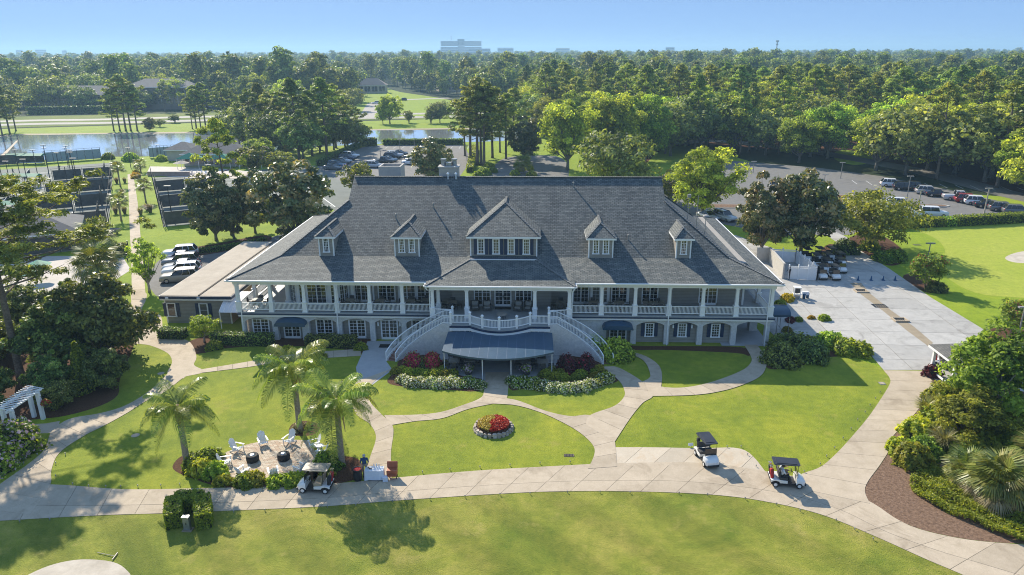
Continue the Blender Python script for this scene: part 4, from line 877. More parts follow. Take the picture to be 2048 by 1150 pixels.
# central lower front, back under the deck
mb = MB(); xl, xr = spans[5][1] + .35, spans[6][0] - .5
mb.box(xl, YC - .06, 0, -8.0, YC + .4, ZT); mb.box(0.5, YC - .06, 0, xr, YC + .4, ZT); mb.box(-8.0, YC - .06, 2.25, 0.5, YC + .4, ZT)
cpart(mb, 'wall', 'whitewashed brick')
for x in (-6.6, -4.7, -2.8, -0.9): put_window('door', ('lowdoor3',), x, YC + .2, .05, (1.8, 2.15, 2, 2, 5), door=True, sill=False)
fill('dining_terrace', [(-9.6, YC - .1), (-9.6, 60.4), (-8.0, 59.2), (-5.0, 58.2), (-5.0, 57.2), (-2.4, 57.2), (-2.4, 58.2), (0.5, 59.2), (2.0, 60.4), (2.0, YC - .1)], 0.016, 'door apron')
# ---- columns and railings
def column_mesh():
 mb = MB(); h = bz0 - FZ
 mb.box(-.23, -.23, 0, .23, .23, .98); mb.box(-.27, -.27, .98, .27, .27, 1.08); mb.box(-.26, -.26, 0, .26, .26, .12)
 for z0, z1, w0, w1 in ((1.08, h - .14, .175, .145),):
  mb.add([(-w0, -w0, z0), (w0, -w0, z0), (w0, w0, z0), (-w0, w0, z0), (-w1, -w1, z1), (w1, -w1, z1), (w1, w1, z1), (-w1, w1, z1)], [(0, 1, 5, 4), (1, 2, 6, 5), (2, 3, 7, 6), (3, 0, 4, 7), (4, 5, 6, 7)])
 mb.box(-.2, -.2, h - .14, .2, .2, h)
 return mb.mesh('column', 'white paint')
cm = column_mesh()
for x in COLX: link('column', cm, club, loc=(x - XC, 0, FZ))
for x in PCOLX: link('column', cm, club, loc=(x - XC, YP - YC, FZ - .004))
for x in (PCOLX[0] + .62, PCOLX[3] - .62)[:0]: pass
for x, y in ((PCOLX[0] + .42, YC - .02), (PCOLX[3] + .1, YC + .1)): link('column', cm, club, loc=(x - XC, y - YC, FZ))
SIDEY = [YC + 4.2 * i for i in range(1, 6)]
for x in (COLX[0], COLX[-1]):
 for y in SIDEY: link('column', cm, club, loc=(x - XC, y - YC, FZ))
RT, RB = 4.02, 3.3
balm = {}
def baluster(h):
 h = round(h, 3)
 if h not in balm: balm[h] = MB().box(-.02, -.02, 0, .02, .02, h).mesh('baluster', 'white trim')
 return balm[h]
def rail(p, q, z0p=RB, z0q=RB, hgt=RT - RB, single=False, cap=.09, step=.125, name='railing'):
 """top and bottom rail from p to q with balusters between; p, q at floor plan, z0 = bottom rail height at either end"""
 p, q = Vector(p), Vector(q); L_ = (q - p).length; mb = MB()
 a, b_ = Vector((p.x, p.y, z0p)), Vector((q.x, q.y, z0q)); up = Vector((0, 0, hgt))
 mb.bar(a + up, b_ + up, cap, .075)
 o = cpart(mb, name, 'white trim'); MB().bar(a, b_, .07, .07).build('bottom_rail', 'white trim', o)
 n_ = max(2, int(L_ / step)); mbb = MB()
 for i in range(n_):
  t = (i + .5) / n_; c = a.lerp(b_, t)
  if single:
   ob = link('baluster', baluster(hgt - .06), o, loc=(c.x, c.y, c.z + .03))
  else: mbb.box(c.x - .02, c.y - .02, c.z + .03, c.x + .02, c.y + .02, c.z + hgt - .03)
 if not single: k = mbb.build('baluster', 'white trim', o); k['kind'] = 'stuff'
 return o
allx = COLX[:6] + [PCOLX[0]]
for a, b_ in zip(allx, allx[1:]): rail((a + .23, YC), (b_ - .23, YC))
allx = [PCOLX[3]] + COLX[6:]
for a, b_ in zip(allx, allx[1:]): rail((a + .23, YC), (b_ - .23, YC))
for x in (COLX[0], COLX[-1]):
 ys = [YC] + SIDEY
 for a, b_ in zip(ys, ys[1:]): rail((x, a + .23), (x, b_ - .23))
# deck posts and bowed railing
def post_mesh(h=1.18):
 mb = MB(); mb.box(-.1, -.1, 0, .1, .1, h); mb.box(-.14, -.14, h, .14, .14, h + .05)
 mb.add([(-.11, -.11, h + .05), (.11, -.11, h + .05), (.11, .11, h + .05), (-.11, .11, h + .05), (0, 0, h + .2)], [(0, 1, 4), (1, 2, 4), (2, 3, 4), (3, 0, 4)])
 return mb.mesh('post', 'white trim')
pm = post_mesh()
def dpt(x):
 s_ = max(-1, min(1, (x + 3.72) / 2.88)); return (x, 63.74 - 1.32 * (1 - s_ * s_))
posts = [(DX0, 63.74), dpt(-6.6), dpt(-5.35), dpt(-3.72), dpt(-2.09), dpt(-0.84), (DX1, 63.74)]
for x, y in posts: link('post', pm, club, loc=(x - XC, y - YC, FZ))
for a, b_ in zip(posts, posts[1:]):
 if a[0] in (DX0, -0.84): rail((a[0] + .1, a[1]), (b_[0] - .1, b_[1]), single=True, step=.118)
 else:
  n_ = 4; xs_ = [a[0] + (b_[0] - a[0]) * i / n_ for i in range(n_ + 1)]
  for i in range(n_): rail(dpt(xs_[i] + (.08 if i == 0 else 0)), dpt(xs_[i + 1] - (.08 if i == n_ - 1 else 0)), single=True, step=.112)
for s_, x in ((-1, DX0), (1, DX1)):
 link('post', pm, club, loc=(x - XC, 65.25 - YC, FZ)); rail((x + s_ * .1, 65.25), ((PCOLX[0] + .23) if s_ < 0 else (PCOLX[3] - .23), 65.5), step=.13)
# ---- the two curved stairs
def stair(sgn):
 """from the deck corner down and round to the front; built for the left, mirrored for the right"""
 fx = (lambda x: x) if sgn < 0 else (lambda x: 2 * -3.75 - x)
 n_ = 18; inner, outer = [], []
 def bez(p, t):
  a, b_, c, d = [Vector(q) for q in p]; return a * (1 - t) ** 3 + b_ * 3 * t * (1 - t) ** 2 + c * 3 * t * t * (1 - t) + d * t ** 3
 IN = [(-9.25, 63.78), (-11.0, 63.75), (-12.9, 63.2), (-13.55, 61.75)]; OU = [(-9.25, 65.15), (-11.6, 65.2), (-13.9, 64.2), (-14.5, 62.0)]
 I = [bez(IN, i / n_) for i in range(n_ + 1)]; O = [bez(OU, i / n_) for i in range(n_ + 1)]
 zz = [FZ * (1 - i / n_) for i in range(n_ + 1)]
 f3 = lambda v, z: (fx(v.x), v.y, z)
 st = cpart(MB().prism([(fx(-8.4), 63.70), (fx(-9.3), 63.70), (fx(-9.3), 65.2), (fx(-8.4), 65.2)], FZ - .2, FZ - .006), 'stair', 'porch floor')
 for i in range(n_):
  t = MB(); poly = [f3(I[i], 0)[:2], f3(I[i + 1], 0)[:2], f3(O[i + 1], 0)[:2], f3(O[i], 0)[:2]]
  t.prism(poly, max(0, zz[i + 1] - .2), zz[i + 1] + .02); cpart(t, 'tread', 'porch floor' if i < n_ - 5 else 'red brick', st)
 for E, off in ((I, -.12), (O, .12)):
  w = MB(); path = [Vector((-8.4, 63.70 if E is I else 65.22))] + E; zs_ = [FZ] + zz
  rows = []
  for i, p in enumerate(path):
   d = (path[min(i + 1, len(path) - 1)] - path[max(i - 1, 0)]).normalized(); n2 = Vector((d.y, -d.x)) * (1 if off < 0 else -1)
   a, b_ = p, p - n2 * .2 * (1 if off < 0 else -1) * (-1 if off < 0 else -1)
   a2, b2 = p + Vector((-d.y, d.x)) * .1, p - Vector((-d.y, d.x)) * .1
   zt = zs_[i] + .05
   rows.append([f3(a2, 0), f3(a2, zt), f3(b2, zt), f3(b2, 0)])
  w.grid(rows); w.face(rows[-1]); w.face(rows[0][::-1])
  cpart(w, 'side_wall', 'whitewashed brick', st, fix=True)
  mbr = MB(); mbb = MB()
  P3 = [Vector(f3(p, z + .13)) for p, z in zip(path, zs_)]
  for a, b_ in zip(P3, P3[1:]): mbr.bar(a, b_, .07, .07); mbr.bar(a + Vector((0, 0, .72)), b_ + Vector((0, 0, .72)), .085, .07)
  mbr.box(P3[-1].x - .05, P3[-1].y - .05, 0, P3[-1].x + .05, P3[-1].y + .05, P3[-1].z + .78)
  cpart(mbr, 'handrail', 'white trim', st)
  for a, b_ in zip(P3, P3[1:]):
   k_ = max(1, int((b_ - a).length / .13))
   for j in range(k_): c = a.lerp(b_, (j + .5) / k_); mbb.box(c.x - .018, c.y - .018, c.z, c.x + .018, c.y + .018, c.z + .7)
  k = cpart(mbb, 'baluster', 'white trim', st); k['kind'] = 'stuff'
 return st
stair(-1); stair(1)
# walls of the terrace room under the deck
for x in (-9.2, .85): cpart(MB().box(x, 63.66, 0, x + .85, 63.9, ZT), 'wall', 'whitewashed brick')
# ---- big bowed awning over the terrace
AX0, AX1 = -8.75, 1.35
rows = []; nA = 12
for i in range(nA + 1):
 t = i / nA; x = AX0 + (AX1 - AX0) * t; s_ = 2 * t - 1
 yb = 63.35 - (1.0 * (1 - (abs(s_) / .55) ** 2) if abs(s_) < .55 else 0); yf = 59.35 - 1.65 * (1 - s_ * s_)
 zb = 2.58 - .1 * s_ * s_; xf = -3.7 + (x + 3.7) * 1.0
 xb = -3.7 + (x + 3.7) * .985
 rows.append([(xb + (xf - xb) * u, yb + (yf - yb) * u, zb + (2.22 - zb) * u - .16 * math.sin(math.pi * u) * 0 + (.03 * math.sin(math.pi * u))) for u in (0, .25, .5, .75, 1)])
mb = MB(); mb.smooth = True; mb.grid(rows); aw = cpart(mb, 'awning', 'navy canvas', fix=True)
mb = MB(); mb.grid([[r_[-1], (r_[-1][0], r_[-1][1] - .01, r_[-1][2] - .16)] for r_ in rows]); mb.grid([[p, (p[0], p[1], p[2] - .16)] for p in rows[0]]); mb.grid([[p, (p[0], p[1], p[2] - .16)] for p in rows[-1]])
cpart(mb, 'valance', 'navy canvas', aw, fix=True)
mb = MB()
for r_ in rows[1:-1]:
 mb = MB()
 for a, b_ in zip(r_, r_[1:]): mb.bar(Vector(a) + Vector((0, 0, .004)), Vector(b_) + Vector((0, 0, .004)), .035, .012)
 cpart(mb, 'seam', 'canvas seam', aw)
mb = MB()
for x, y in ((-5.0, 57.95), (-2.45, 57.95), (-8.6, 59.5), (1.2, 59.5)): cpart(MB().tube([(x, y, 0), (x, y, 2.2)], .04, 8), 'pole', 'white trim', aw)
# small barrel awnings over two lower doors
for px0, px1 in ((549, 611), (1205.6, 1267)):
 x0, x1 = xat(px0, 66.2, 640), xat(px1, 66.2, 640); rws = []
 for i in range(13):
  a = math.pi * i / 12; xx = (x0 + x1) / 2 - (x1 - x0) / 2 * math.cos(a); zz = 1.95 + .62 * math.sin(a) ** .8
  rws.append([(xx, YC - .07, zz), (xx, YC - .55, zz - .03), (xx, YC - .95, 1.95 + (zz - 1.95) * .55)])
 mb = MB(); mb.smooth = True; mb.grid(rws); o = cpart(mb, 'awning', 'navy canvas', fix=True)
 mb = MB(); mb.grid([[r_[-1], (r_[-1][0], r_[-1][1], 1.82)] for r_ in rws]); cpart(mb, 'valance', 'navy canvas', o, fix=True)
# canopy at the passage, right side
x0, x1 = 23.15, 25.6; rws = []
for i in range(9):
 a = math.pi * i / 8; rws.append([(xx, 70.4 - 1.3 * math.cos(a), 2.35 + .5 * math.sin(a)) for xx in (x0, (x0 + x1) / 2, x1)])
mb = MB(); mb.smooth = True; mb.grid(rws); o = cpart(mb, 'canopy', 'navy canvas', fix=True)
mb = MB(); mb.face([r_[-1] for r_ in rws]); mb.grid([[p, (p[0], p[1], 2.15)] for p in rws[0]]); mb.grid([[p, (p[0], p[1], 2.15)] for p in rws[-1]]); cpart(mb, 'valance', 'navy canvas', o, fix=True)
mb = MB()
for x in (24.3, 25.5):
 for y in (69.15, 71.65): cpart(MB().tube([(x, y, 0), (x, y, 2.35)], .035, 8), 'pole', 'metal grey', o)
# ---- dormers
def dormer(x0, x1, ze, zr, nwin, ww, wh, shutters=False, zbase=ZK, yf=YK0, over=.32, apex_back=1.9):
 w = x1 - x0; xm = (x0 + x1) / 2
 yb = YK0 + (ze - ZK) / SL + .1
 d = cpart(MB().box(x0, yf, zbase - .25, x1, yb, ze), 'dormer', 'taupe siding')
 # roof: hipped front, short ridge running back into the main slope
 ye = yf - over; yr = YK0 + (zr - ZK) / SL; ya = yf - over + apex_back
 yv = YK0 + (ze - ZK) / SL
 mb = MB(); zt = ze + .1
 A, B_, C_, D_ = (x0 - over, ye, zt), (x1 + over, ye, zt), (xm, ya, zr), (xm, yr + .1, zr)
 mb.face([A, B_, C_]); mb.face([(x0 - over, yv + .4, zt), A, C_, D_]); mb.face([B_, (x1 + over, yv + .4, zt), D_, C_])
 cpart(mb, 'dormer_roof', 'roof shingles', d)
 mb = MB()
 for a, b_ in ((A, C_), (B_, C_), (C_, D_)):
  a, b_ = Vector(a), Vector(b_); n_ = max(2, int((b_ - a).length / .3))
  for i in range(n_): mb.bar(a.lerp(b_, i / n_) + Vector((0, 0, .03)), a.lerp(b_, (i + 1.1) / n_) + Vector((0, 0, .012)), .24, .04)
 cpart(mb, 'ridge_cap', 'ridge shingles', d)
 mb = MB(); mb.box(x0 - over, ye, zt - .2, x1 + over, ye + .06, zt - .01); mb.box(x0 - over, ye + .06, zt - .2, x0 - over + .06, yv + .3, zt - .01); mb.box(x1 + over - .06, ye + .06, zt - .2, x1 + over, yv + .3, zt - .01)
 mb.box(x0 - over + .06, ye + .06, zt - .19, x1 + over - .06, yv + .2, zt - .15)
 for x in (x0, x1): mb.box(x - .07 if x == x0 else x - .05, yf - .04, zbase - .05, x + .05 if x == x0 else x + .07, yf + .1, zt - .2)
 cpart(mb, 'trim', 'white trim', d)
 for i in range(nwin):
  x = x0 + w * (i + .5) / nwin if nwin != 2 else xm + (-.5 + i) * w * .42
  if nwin == 4: x = xm + (i - 1.5) * 1.55
  wz = zbase + (.4 if not shutters else .38)
  put_window('window', ('dw', ww, wh), x, yf - .003, wz, (ww, wh, 1, 3, 5), parent=d)
  if shutters:
   for s_ in (-1, 1): link('shutter', MB().box(-.16, -.06, 0, .16, 0, wh + .1).mesh('shutter', 'navy paint'), d, loc=(x + s_ * (ww / 2 + .2), yf - .004, wz - .05))
dormer(-7.05, -0.30, 10.0, 12.72, 4, .74, 1.62, True, zbase=TZ, yf=YK0 + .12, over=.42, apex_back=4.75)
dormer(-14.85, -12.38, 9.9, 11.2, 2, .66, 1.5, apex_back=2.0)
dormer(5.02, 7.42, 9.9, 11.2, 2, .66, 1.5, apex_back=2.0)
dormer(-22.7, -21.25, 9.9, 10.85, 1, .66, 1.5, apex_back=1.35)
dormer(13.85, 15.25, 9.9, 10.85, 1, .66, 1.5, apex_back=1.35)
# ---- on the roof
ch = cpart(MB().box(-11.55, 81.2, 13.0, -9.35, 82.6, 15.35), 'chimney', 'stucco')
cpart(MB().box(-11.65, 81.1, 15.35, -9.25, 82.7, 15.5), 'cap', 'stucco', ch)
mb = MB()
for x in (-11.1, -9.85): cpart(MB().lathe([(.28, 0), (.26, .55), (.34, .6), (.34, .75)], (x, 82.1, 15.5), 14), 'flue', 'metal grey', ch)
mb.box(-10.75, 81.5, 15.5, -10.15, 82.1, 15.9); cpart(mb, 'flue', 'metal grey', ch)
mb = MB(); x0, x1, y0, y1, zt = -18.9, -16.3, 83.0, 85.6, 15.2
mb.box(x0, y0, 11.0, x1, y0 + .18, zt); mb.box(x0, y1 - .18, 11.0, x1, y1, zt); mb.box(x0, y0 + .18, 11.0, x0 + .18, y1 - .18, zt); mb.box(x1 - .18, y0 + .18, 11.0, x1, y1 - .18, zt); mb.box(x0 + .18, y0 + .18, 11, x1 - .18, y1 - .18, 14.2)
o = cpart(mb, 'roof_well', 'stucco'); cpart(MB().lathe([(.4, 0), (.4, .5), (.2, .7)], ((x0 + x1) / 2, y0 + 1.3, 14.2), 14), 'fan', 'metal grey', o)
for px, py in ((896, 346), (912, 346)):
 x = xat(px, 80.3, 346); mb = MB(); mb.tube([(x, 80.2, 14.2), (x, 80.2, 14.75)], .06, 8); mb.lathe([(.12, 0), (.16, .12), (.05, .28)], (x, 80.2, 14.72), 10); cpart(mb, 'vent', 'white trim')
for x, y in ((-3.9 + 7.6, 79.2), (9.2, 72.6), (-11.6, 76.4), (-15.5, 75.0)):
 z = ZK + SL * (y - YK0); mb = MB(); mb.tube([(x, y, z - .2), (x, y, z + .4)], .07, 8); mb.lathe([(.11, 0), (.11, .1), (.04, .14)], (x, y, z + .4), 8); cpart(mb, 'vent_pipe', 'pole grey')
for (x, y, h, dish) in ((16.1, 77.0, 2.6, 1), (16.9, 76.2, 3.4, 0), (17.5, 74.6, 2.0, 2)):
 z = ZG - (x - XG1) * .78; mb = MB(); mb.tube([(x, y, z - .2), (x, y, z + h)], .04, 6)
 if dish == 1: mb.cbox((x, y, z + h), .35, .3, .35)
 if dish == 2: mb.lathe([(.36, 0), (.3, .1), (.1, .18)], (x, y, z + h), 12)
 cpart(mb, 'antenna', 'pole grey')
# ================================================================ ANNEX beside the clubhouse
AX0, AX1, AY0, AY1, AZ = -40.4, -33.2, 71.2, 93.5, 3.0
annex = thing('annex_building', 'low flat-roofed annex with taupe siding and navy fascia beside the clubhouse', 'building', ((AX0 + AX1) / 2, AY0, 0))
def apart(mb, name, mats, parent=None, **kw):
 o = mb.build(name, mats, parent or annex, **kw)
 if parent is None: o.location = (-(AX0 + AX1) / 2, -AY0, 0)
 return o
apart(MB().box(AX0, AY0, 0, AX1 - .01, AY1, AZ - .25), 'wall', 'taupe siding')
apart(MB().box(AX1 - .008, AY0 + .02, 0, AX1, AY1, AZ - .25), 'side_wall', 'tan siding')
apart(MB().box(AX0 - .35, AY0 - .35, AZ - .12, AX1 + .35, AY1 + .35, AZ + .2), 'fascia', 'navy paint')
apart(MB().box(AX0 - .30, AY0 - .30, AZ - .3, AX1 + .30, AY1 + .30, AZ - .122), 'trim', 'white trim')
rf = apart(MB().box(AX0 - .25, AY0 - .25, AZ + .19, AX1 + .25, AY1 + .25, AZ + .24), 'roof', 'flat roof')
apart(MB().box(-36.5, AY0 - .2, AZ + .24, -36.3, AY1 + .2, AZ + .3), 'seam', 'dark seam', rf)
for x in (AX0 + .06, AX1 - .06): apart(MB().box(x - .07, AY0 - .05, 0, x + .07, AY0, AZ - .3), 'corner_trim', 'white trim')
for px in (347, 411):
 x = xat(px, AY0, 640); w_ = link('window', pane_mesh(('annexw',), 1.0, 1.55, 1, 1, 2), annex, loc=(x - (AX0 + AX1) / 2, -.003, .75))
 for s_ in (-1, 1): link('shutter', MB().box(-.18, -.05, 0, .18, 0, 1.55).mesh('shutter', 'navy paint'), w_, loc=(s_ * .72, 0, 0))
for px in (335, 398): apart(MB().cbox((xat(px, AY0 - .4, 606), AY0 - .42, AZ - .02), .3, .12, .22), 'flood_lamp', 'white trim')
# pale barrel canopy between annex and clubhouse
cv = thing('white_canopy', 'white ribbed barrel canopy over the passage between annex and clubhouse', 'canopy', (-32.0, 69.6, 0))
rws = [[(x, y, 1.85 + 1.15 * math.sin(math.pi * y / 7.2) ** .8) for y in [7.2 * .5 * k / 8 for k in range(9)]] for x in [-1.8 + 3.6 * i / 8 for i in range(9)]]
mb = MB(); mb.smooth = True; mb.grid(rws); mb.build('cover', 'white canvas', cv, fix=True)
for r_ in rws:
 mb = MB()
 for a, b_ in zip(r_, r_[1:]): mb.bar(Vector(a) + Vector((0, 0, .02)), Vector(b_) + Vector((0, 0, .02)), .05, .04)
 mb.build('rib', 'white trim', cv)
for x in (-1.75, 1.75): MB().tube([(x, .05, 0), (x, .05, 2.0)], .05, 8).build('post', 'white trim', cv)
br = tag(MB().box(-34.2, 73.4, 0, -30.2, 73.65, 2.6).build('brick_wall', 'red brick'), 'red brick wall in the passage behind the white canopy', 'wall')
# ================================================================ PLANTS
def leaf_mesh(name, pts, nrm, size, m, vals=None, aspect=0.55, jitter=0.7, r=None, extra=None):
 """one small diamond leaf (or spray) per point; each carries a number v for its colour"""
 r = r or rng; n = len(pts); pts = np.asarray(pts, float); nrm = np.asarray(nrm, float)
 nn = nrm + r.normal(0, jitter, (n, 3)); nn /= np.linalg.norm(nn, axis=1)[:, None] + 1e-9
 t = np.cross(nn, r.normal(0, 1, (n, 3))); t /= np.linalg.norm(t, axis=1)[:, None] + 1e-9
 b = np.cross(nn, t)
 s = (np.asarray(size) * r.uniform(.65, 1.35, n))[:, None]
 q = np.stack([pts - t * s, pts - b * s * aspect + nn * s * .12, pts + t * s, pts + b * s * aspect + nn * s * .12], 1).reshape(-1, 3)
 v = np.clip((r.uniform(0, 1, n) if vals is None else vals), 0, 1)
 return raw_quads(name, q, v, m)
def raw_quads(name, q, v, m, mats_idx=None):
 n = len(q) // 4
 me = bpy.data.meshes.new(name); me.vertices.add(n * 4); me.vertices.foreach_set('co', q.astype(np.float32).ravel())
 me.loops.add(n * 4); me.loops.foreach_set('vertex_index', np.arange(n * 4, dtype=np.int32))
 me.polygons.add(n); me.polygons.foreach_set('loop_start', np.arange(0, n * 4, 4, dtype=np.int32)); me.polygons.foreach_set('loop_total', np.full(n, 4, dtype=np.int32))
 for mm in (m if isinstance(m, (list, tuple)) else [m]): me.materials.append(MAT[mm])
 if mats_idx is not None: me.polygons.foreach_set('material_index', mats_idx.astype(np.int32))
 a = me.attributes.new('v', 'FLOAT', 'FACE'); a.data.foreach_set('value', v.astype(np.float32))
 me.update(calc_edges=True); me.validate(); return me
def clumps(cs, rs, per, r, squash=0.75, shell=0.55):
 """points on the shells of many lumps, their outward directions, and a tone shared by the leaves of one lump"""
 cs = np.asarray(cs, float); rs = np.asarray(rs, float); k = len(cs); n = k * per
 d = r.normal(0, 1, (n, 3)); d /= np.linalg.norm(d, axis=1)[:, None]
 d[:, 2] = np.where(d[:, 2] < -0.3, -d[:, 2], d[:, 2])
 idx = np.repeat(np.arange(k), per)
 rad = (shell + (1 - shell) * r.uniform(0, 1, n)) * rs[idx]
 p = cs[idx] + d * rad[:, None] * np.array([1, 1, squash])
 tone = r.normal(0, .16, k)[idx]
 return p, d, np.clip(r.beta(2, 2, n) + tone, 0, 1)
def limbs(mb, base, tips, r0, bend=0.15, seed=0):
 rr = random.Random(seed)
 for t in tips:
  b = Vector(base); e = Vector(t); m_ = b.lerp(e, .5) + Vector((rr.uniform(-1, 1), rr.uniform(-1, 1), rr.uniform(0, .6))) * bend * (e - b).length * .5
  mb.tube([b, m_, e], [r0, r0 * .65, r0 * .25], 5, caps=False)
PLANT = {}
def proto_tree(key, crown_me, trunk_me): PLANT[key] = (crown_me, trunk_me)
def make_pine(key, h, seed, leaf='pine needles', size=.42, per=34, dense=1.0, low=.42, spread=.17, cl=(3, 4, 5), cr=(.022, .042), asp=.26, sq=.62):
 r = np.random.default_rng(seed); rr = random.Random(seed)
 mb = MB(); mb.smooth = True; lx, ly = rr.uniform(-.03, .03) * h, rr.uniform(-.03, .03) * h
 trunk = lambda t: Vector((lx * t * t, ly * t * t, h * t))
 mb.tube([trunk(t) for t in (0, .03, .3, .6, .85, .98)], [h * .019, h * .0145, h * .012, h * .0085, h * .004, h * .001], 8)
 cs, rs = [], []
 n_ = int(26 * dense)
 for i in range(n_):
  t = low + (0.99 - low) * (i / (n_ - 1)) ** .8; a = i * 2.4 + rr.uniform(-.5, .5)
  u = (t - low) / (1 - low); L_ = h * spread * (math.sin(math.pi * min(1, (.25 + u * .8))) ** .8 + .12) * rr.uniform(.65, 1.15)
  if u > .93: L_ *= .5
  b_ = trunk(t); e = b_ + Vector((math.cos(a) * L_, math.sin(a) * L_, L_ * rr.uniform(.05, .5)))
  mb.tube([b_, b_.lerp(e, .55) + Vector((0, 0, -.05 * L_)), e], [h * .0042 * (1.2 - u), h * .003 * (1.2 - u), .02], 5, caps=False)
  for k in range(rr.choice(cl)):
   s_ = rr.uniform(.5, 1.08); c = b_.lerp(e, s_) + Vector((rr.gauss(0, .32), rr.gauss(0, .32), rr.gauss(.1, .2))) * L_ * .32
   cs.append(c); rs.append(h * rr.uniform(*cr))
 p, d, v = clumps(cs, rs, per, r, sq, .35); d[:, 2] += .35
 proto_tree(key, leaf_mesh('crown', p, d, size, leaf, v, aspect=asp, jitter=.8, r=r), mb.mesh('trunk', 'bark pine', uv=False))
def make_broad(key, h, rad, seed, leaf, bark='bark grey', size=.3, per=60, ncl=70, trunk_h=.3, squash=.9, multi=1, gap=.0, blossom=None, clump=.24, top=.0):
 r = np.random.default_rng(seed); rr = random.Random(seed)
 mb = MB(); mb.smooth = True; cz = h * (1 + trunk_h) / 2; rz_ = h * (1 - trunk_h) / 2
 cs, rs = [], []
 for i in range(ncl):
  z = 1 - 2 * (i + .5) / ncl; a = i * 2.39996 + rr.uniform(-.35, .35); w = math.sqrt(max(0, 1 - z * z)); s_ = rr.uniform(.62, 1.02) if i % 4 else rr.uniform(.2, .6)
  if top and z < 0: w *= 1.0
  lump = 1 + .16 * math.sin(3 * a + seed) + .12 * math.sin(5 * a + z * 4 + seed * 2)
  c = Vector((math.cos(a) * w * rad * s_ * lump, math.sin(a) * w * rad * s_ * lump, cz + z * rz_ * s_ * rr.uniform(.9, 1.1)))
  if rr.random() < gap: continue
  cs.append(c); rs.append(rad * clump * rr.uniform(.7, 1.35))
 if multi == 1:
  mb.tube([(0, 0, 0), (.05, 0, h * trunk_h * .5), (0, .08, cz)], [h * .026 + .06, h * .02 + .04, h * .011], 8)
  limbs(mb, (0, 0, h * trunk_h * .85), [c * .92 + Vector((0, 0, .05 * h)) for c in cs[::3]], h * .009 + .02, seed=seed)
 else:
  for k in range(multi):
   a = 2 * math.pi * k / multi + .4; mb.tube([(.12 * math.cos(a), .12 * math.sin(a), 0), (rad * .18 * math.cos(a), rad * .18 * math.sin(a), h * .35), (rad * .4 * math.cos(a), rad * .4 * math.sin(a), h * .72)], [h * .012 + .03, h * .01 + .02, .015], 6)
  limbs(mb, (0, 0, h * .35), [c * .9 for c in cs[::3]], .03, seed=seed)
 p, d, v = clumps(cs, rs, per, r, squash, .5)
 out = p - np.array([0, 0, cz]); out /= np.linalg.norm(out, axis=1)[:, None] + 1e-6
 cm_ = leaf_mesh('crown', p, d * .7 + out * .5 + np.array([0, 0, .25]), size, leaf, v, r=r)
 if blossom:
  bp_, bd, bv = clumps([c for c in cs if c.z > cz - rz_ * .3][::2], [x * 1.05 for x in rs][:len([c for c in cs if c.z > cz - rz_ * .3][::2])], 10, r, squash, .9)
  PLANT[key + ' blossom'] = leaf_mesh('blossom', bp_, bd, size * .75, blossom, bv, r=r)
 proto_tree(key, cm_, mb.mesh('trunk', bark, uv=False))
for i, s_ in enumerate((11, 23, 37, 51)): make_pine('pine%d' % i, 24, s_, dense=(1.1, .9, 1.25, 1.0)[i], low=(.34, .42, .28, .38)[i], spread=.185, per=60, size=.34, cr=(.03, .056), asp=.42, sq=.78)
make_pine('near pine', 21, 77, 'near needles', size=.21, per=130, dense=1.9, low=.42, spread=.33, cl=(5, 6, 7, 8), cr=(.024, .048))
for i, s_ in enumerate((5, 8, 13)): make_broad('oak%d' % i, 15, 6.2, s_, 'oak leaves', size=.28, per=150, ncl=110, trunk_h=.16)
for i, s_ in enumerate((3, 6)): make_broad('live oak%d' % i, 11, 7.0, s_, 'live oak leaves', size=.36, per=60, ncl=95, trunk_h=.2)
for i, s_ in enumerate((4, 9, 15)): make_broad('magnolia%d' % i, 11, 4.6, s_, 'magnolia leaves', size=.26, per=120, ncl=100, trunk_h=.10, clump=.22)
for i, s_ in enumerate((21, 22)): make_broad('myrtle%d' % i, 5.5, 2.6, s_, 'myrtle leaves', 'bark pale', size=.17, per=80, ncl=60, trunk_h=.22, multi=5, blossom='pink blossom')
make_broad('red myrtle', 4.6, 2.2, 24, 'myrtle leaves', 'bark pale', size=.15, per=70, ncl=55, trunk_h=.2, multi=5, blossom='red blossom')
make_broad('white myrtle', 6, 4.6, 28, 'myrtle leaves', 'bark pale', size=.17, per=110, ncl=90, trunk_h=.15, multi=5, blossom='pale blossom')
make_broad('small tree', 5, 2.0, 31, 'bright leaves', 'bark pale', size=.13, per=90, ncl=55, trunk_h=.25, gap=.1, clump=.3)
make_broad('near tree', 8.5, 3.3, 33, 'oak leaves', 'bark pale', size=.16, per=190, ncl=95, trunk_h=.12, gap=.12, clump=.26, multi=1)
make_broad('airy tree', 9, 3.0, 35, 'oak leaves', 'bark pale', size=.18, per=80, ncl=70, trunk_h=.18, gap=.2)
make_broad('dark bush', 5.5, 3.2, 41, 'dark leaves', size=.16, per=190, ncl=85, trunk_h=.02)
make_broad('dark bush2', 6.5, 2.8, 43, 'dark leaves', size=.17, per=170, ncl=85, trunk_h=.02)
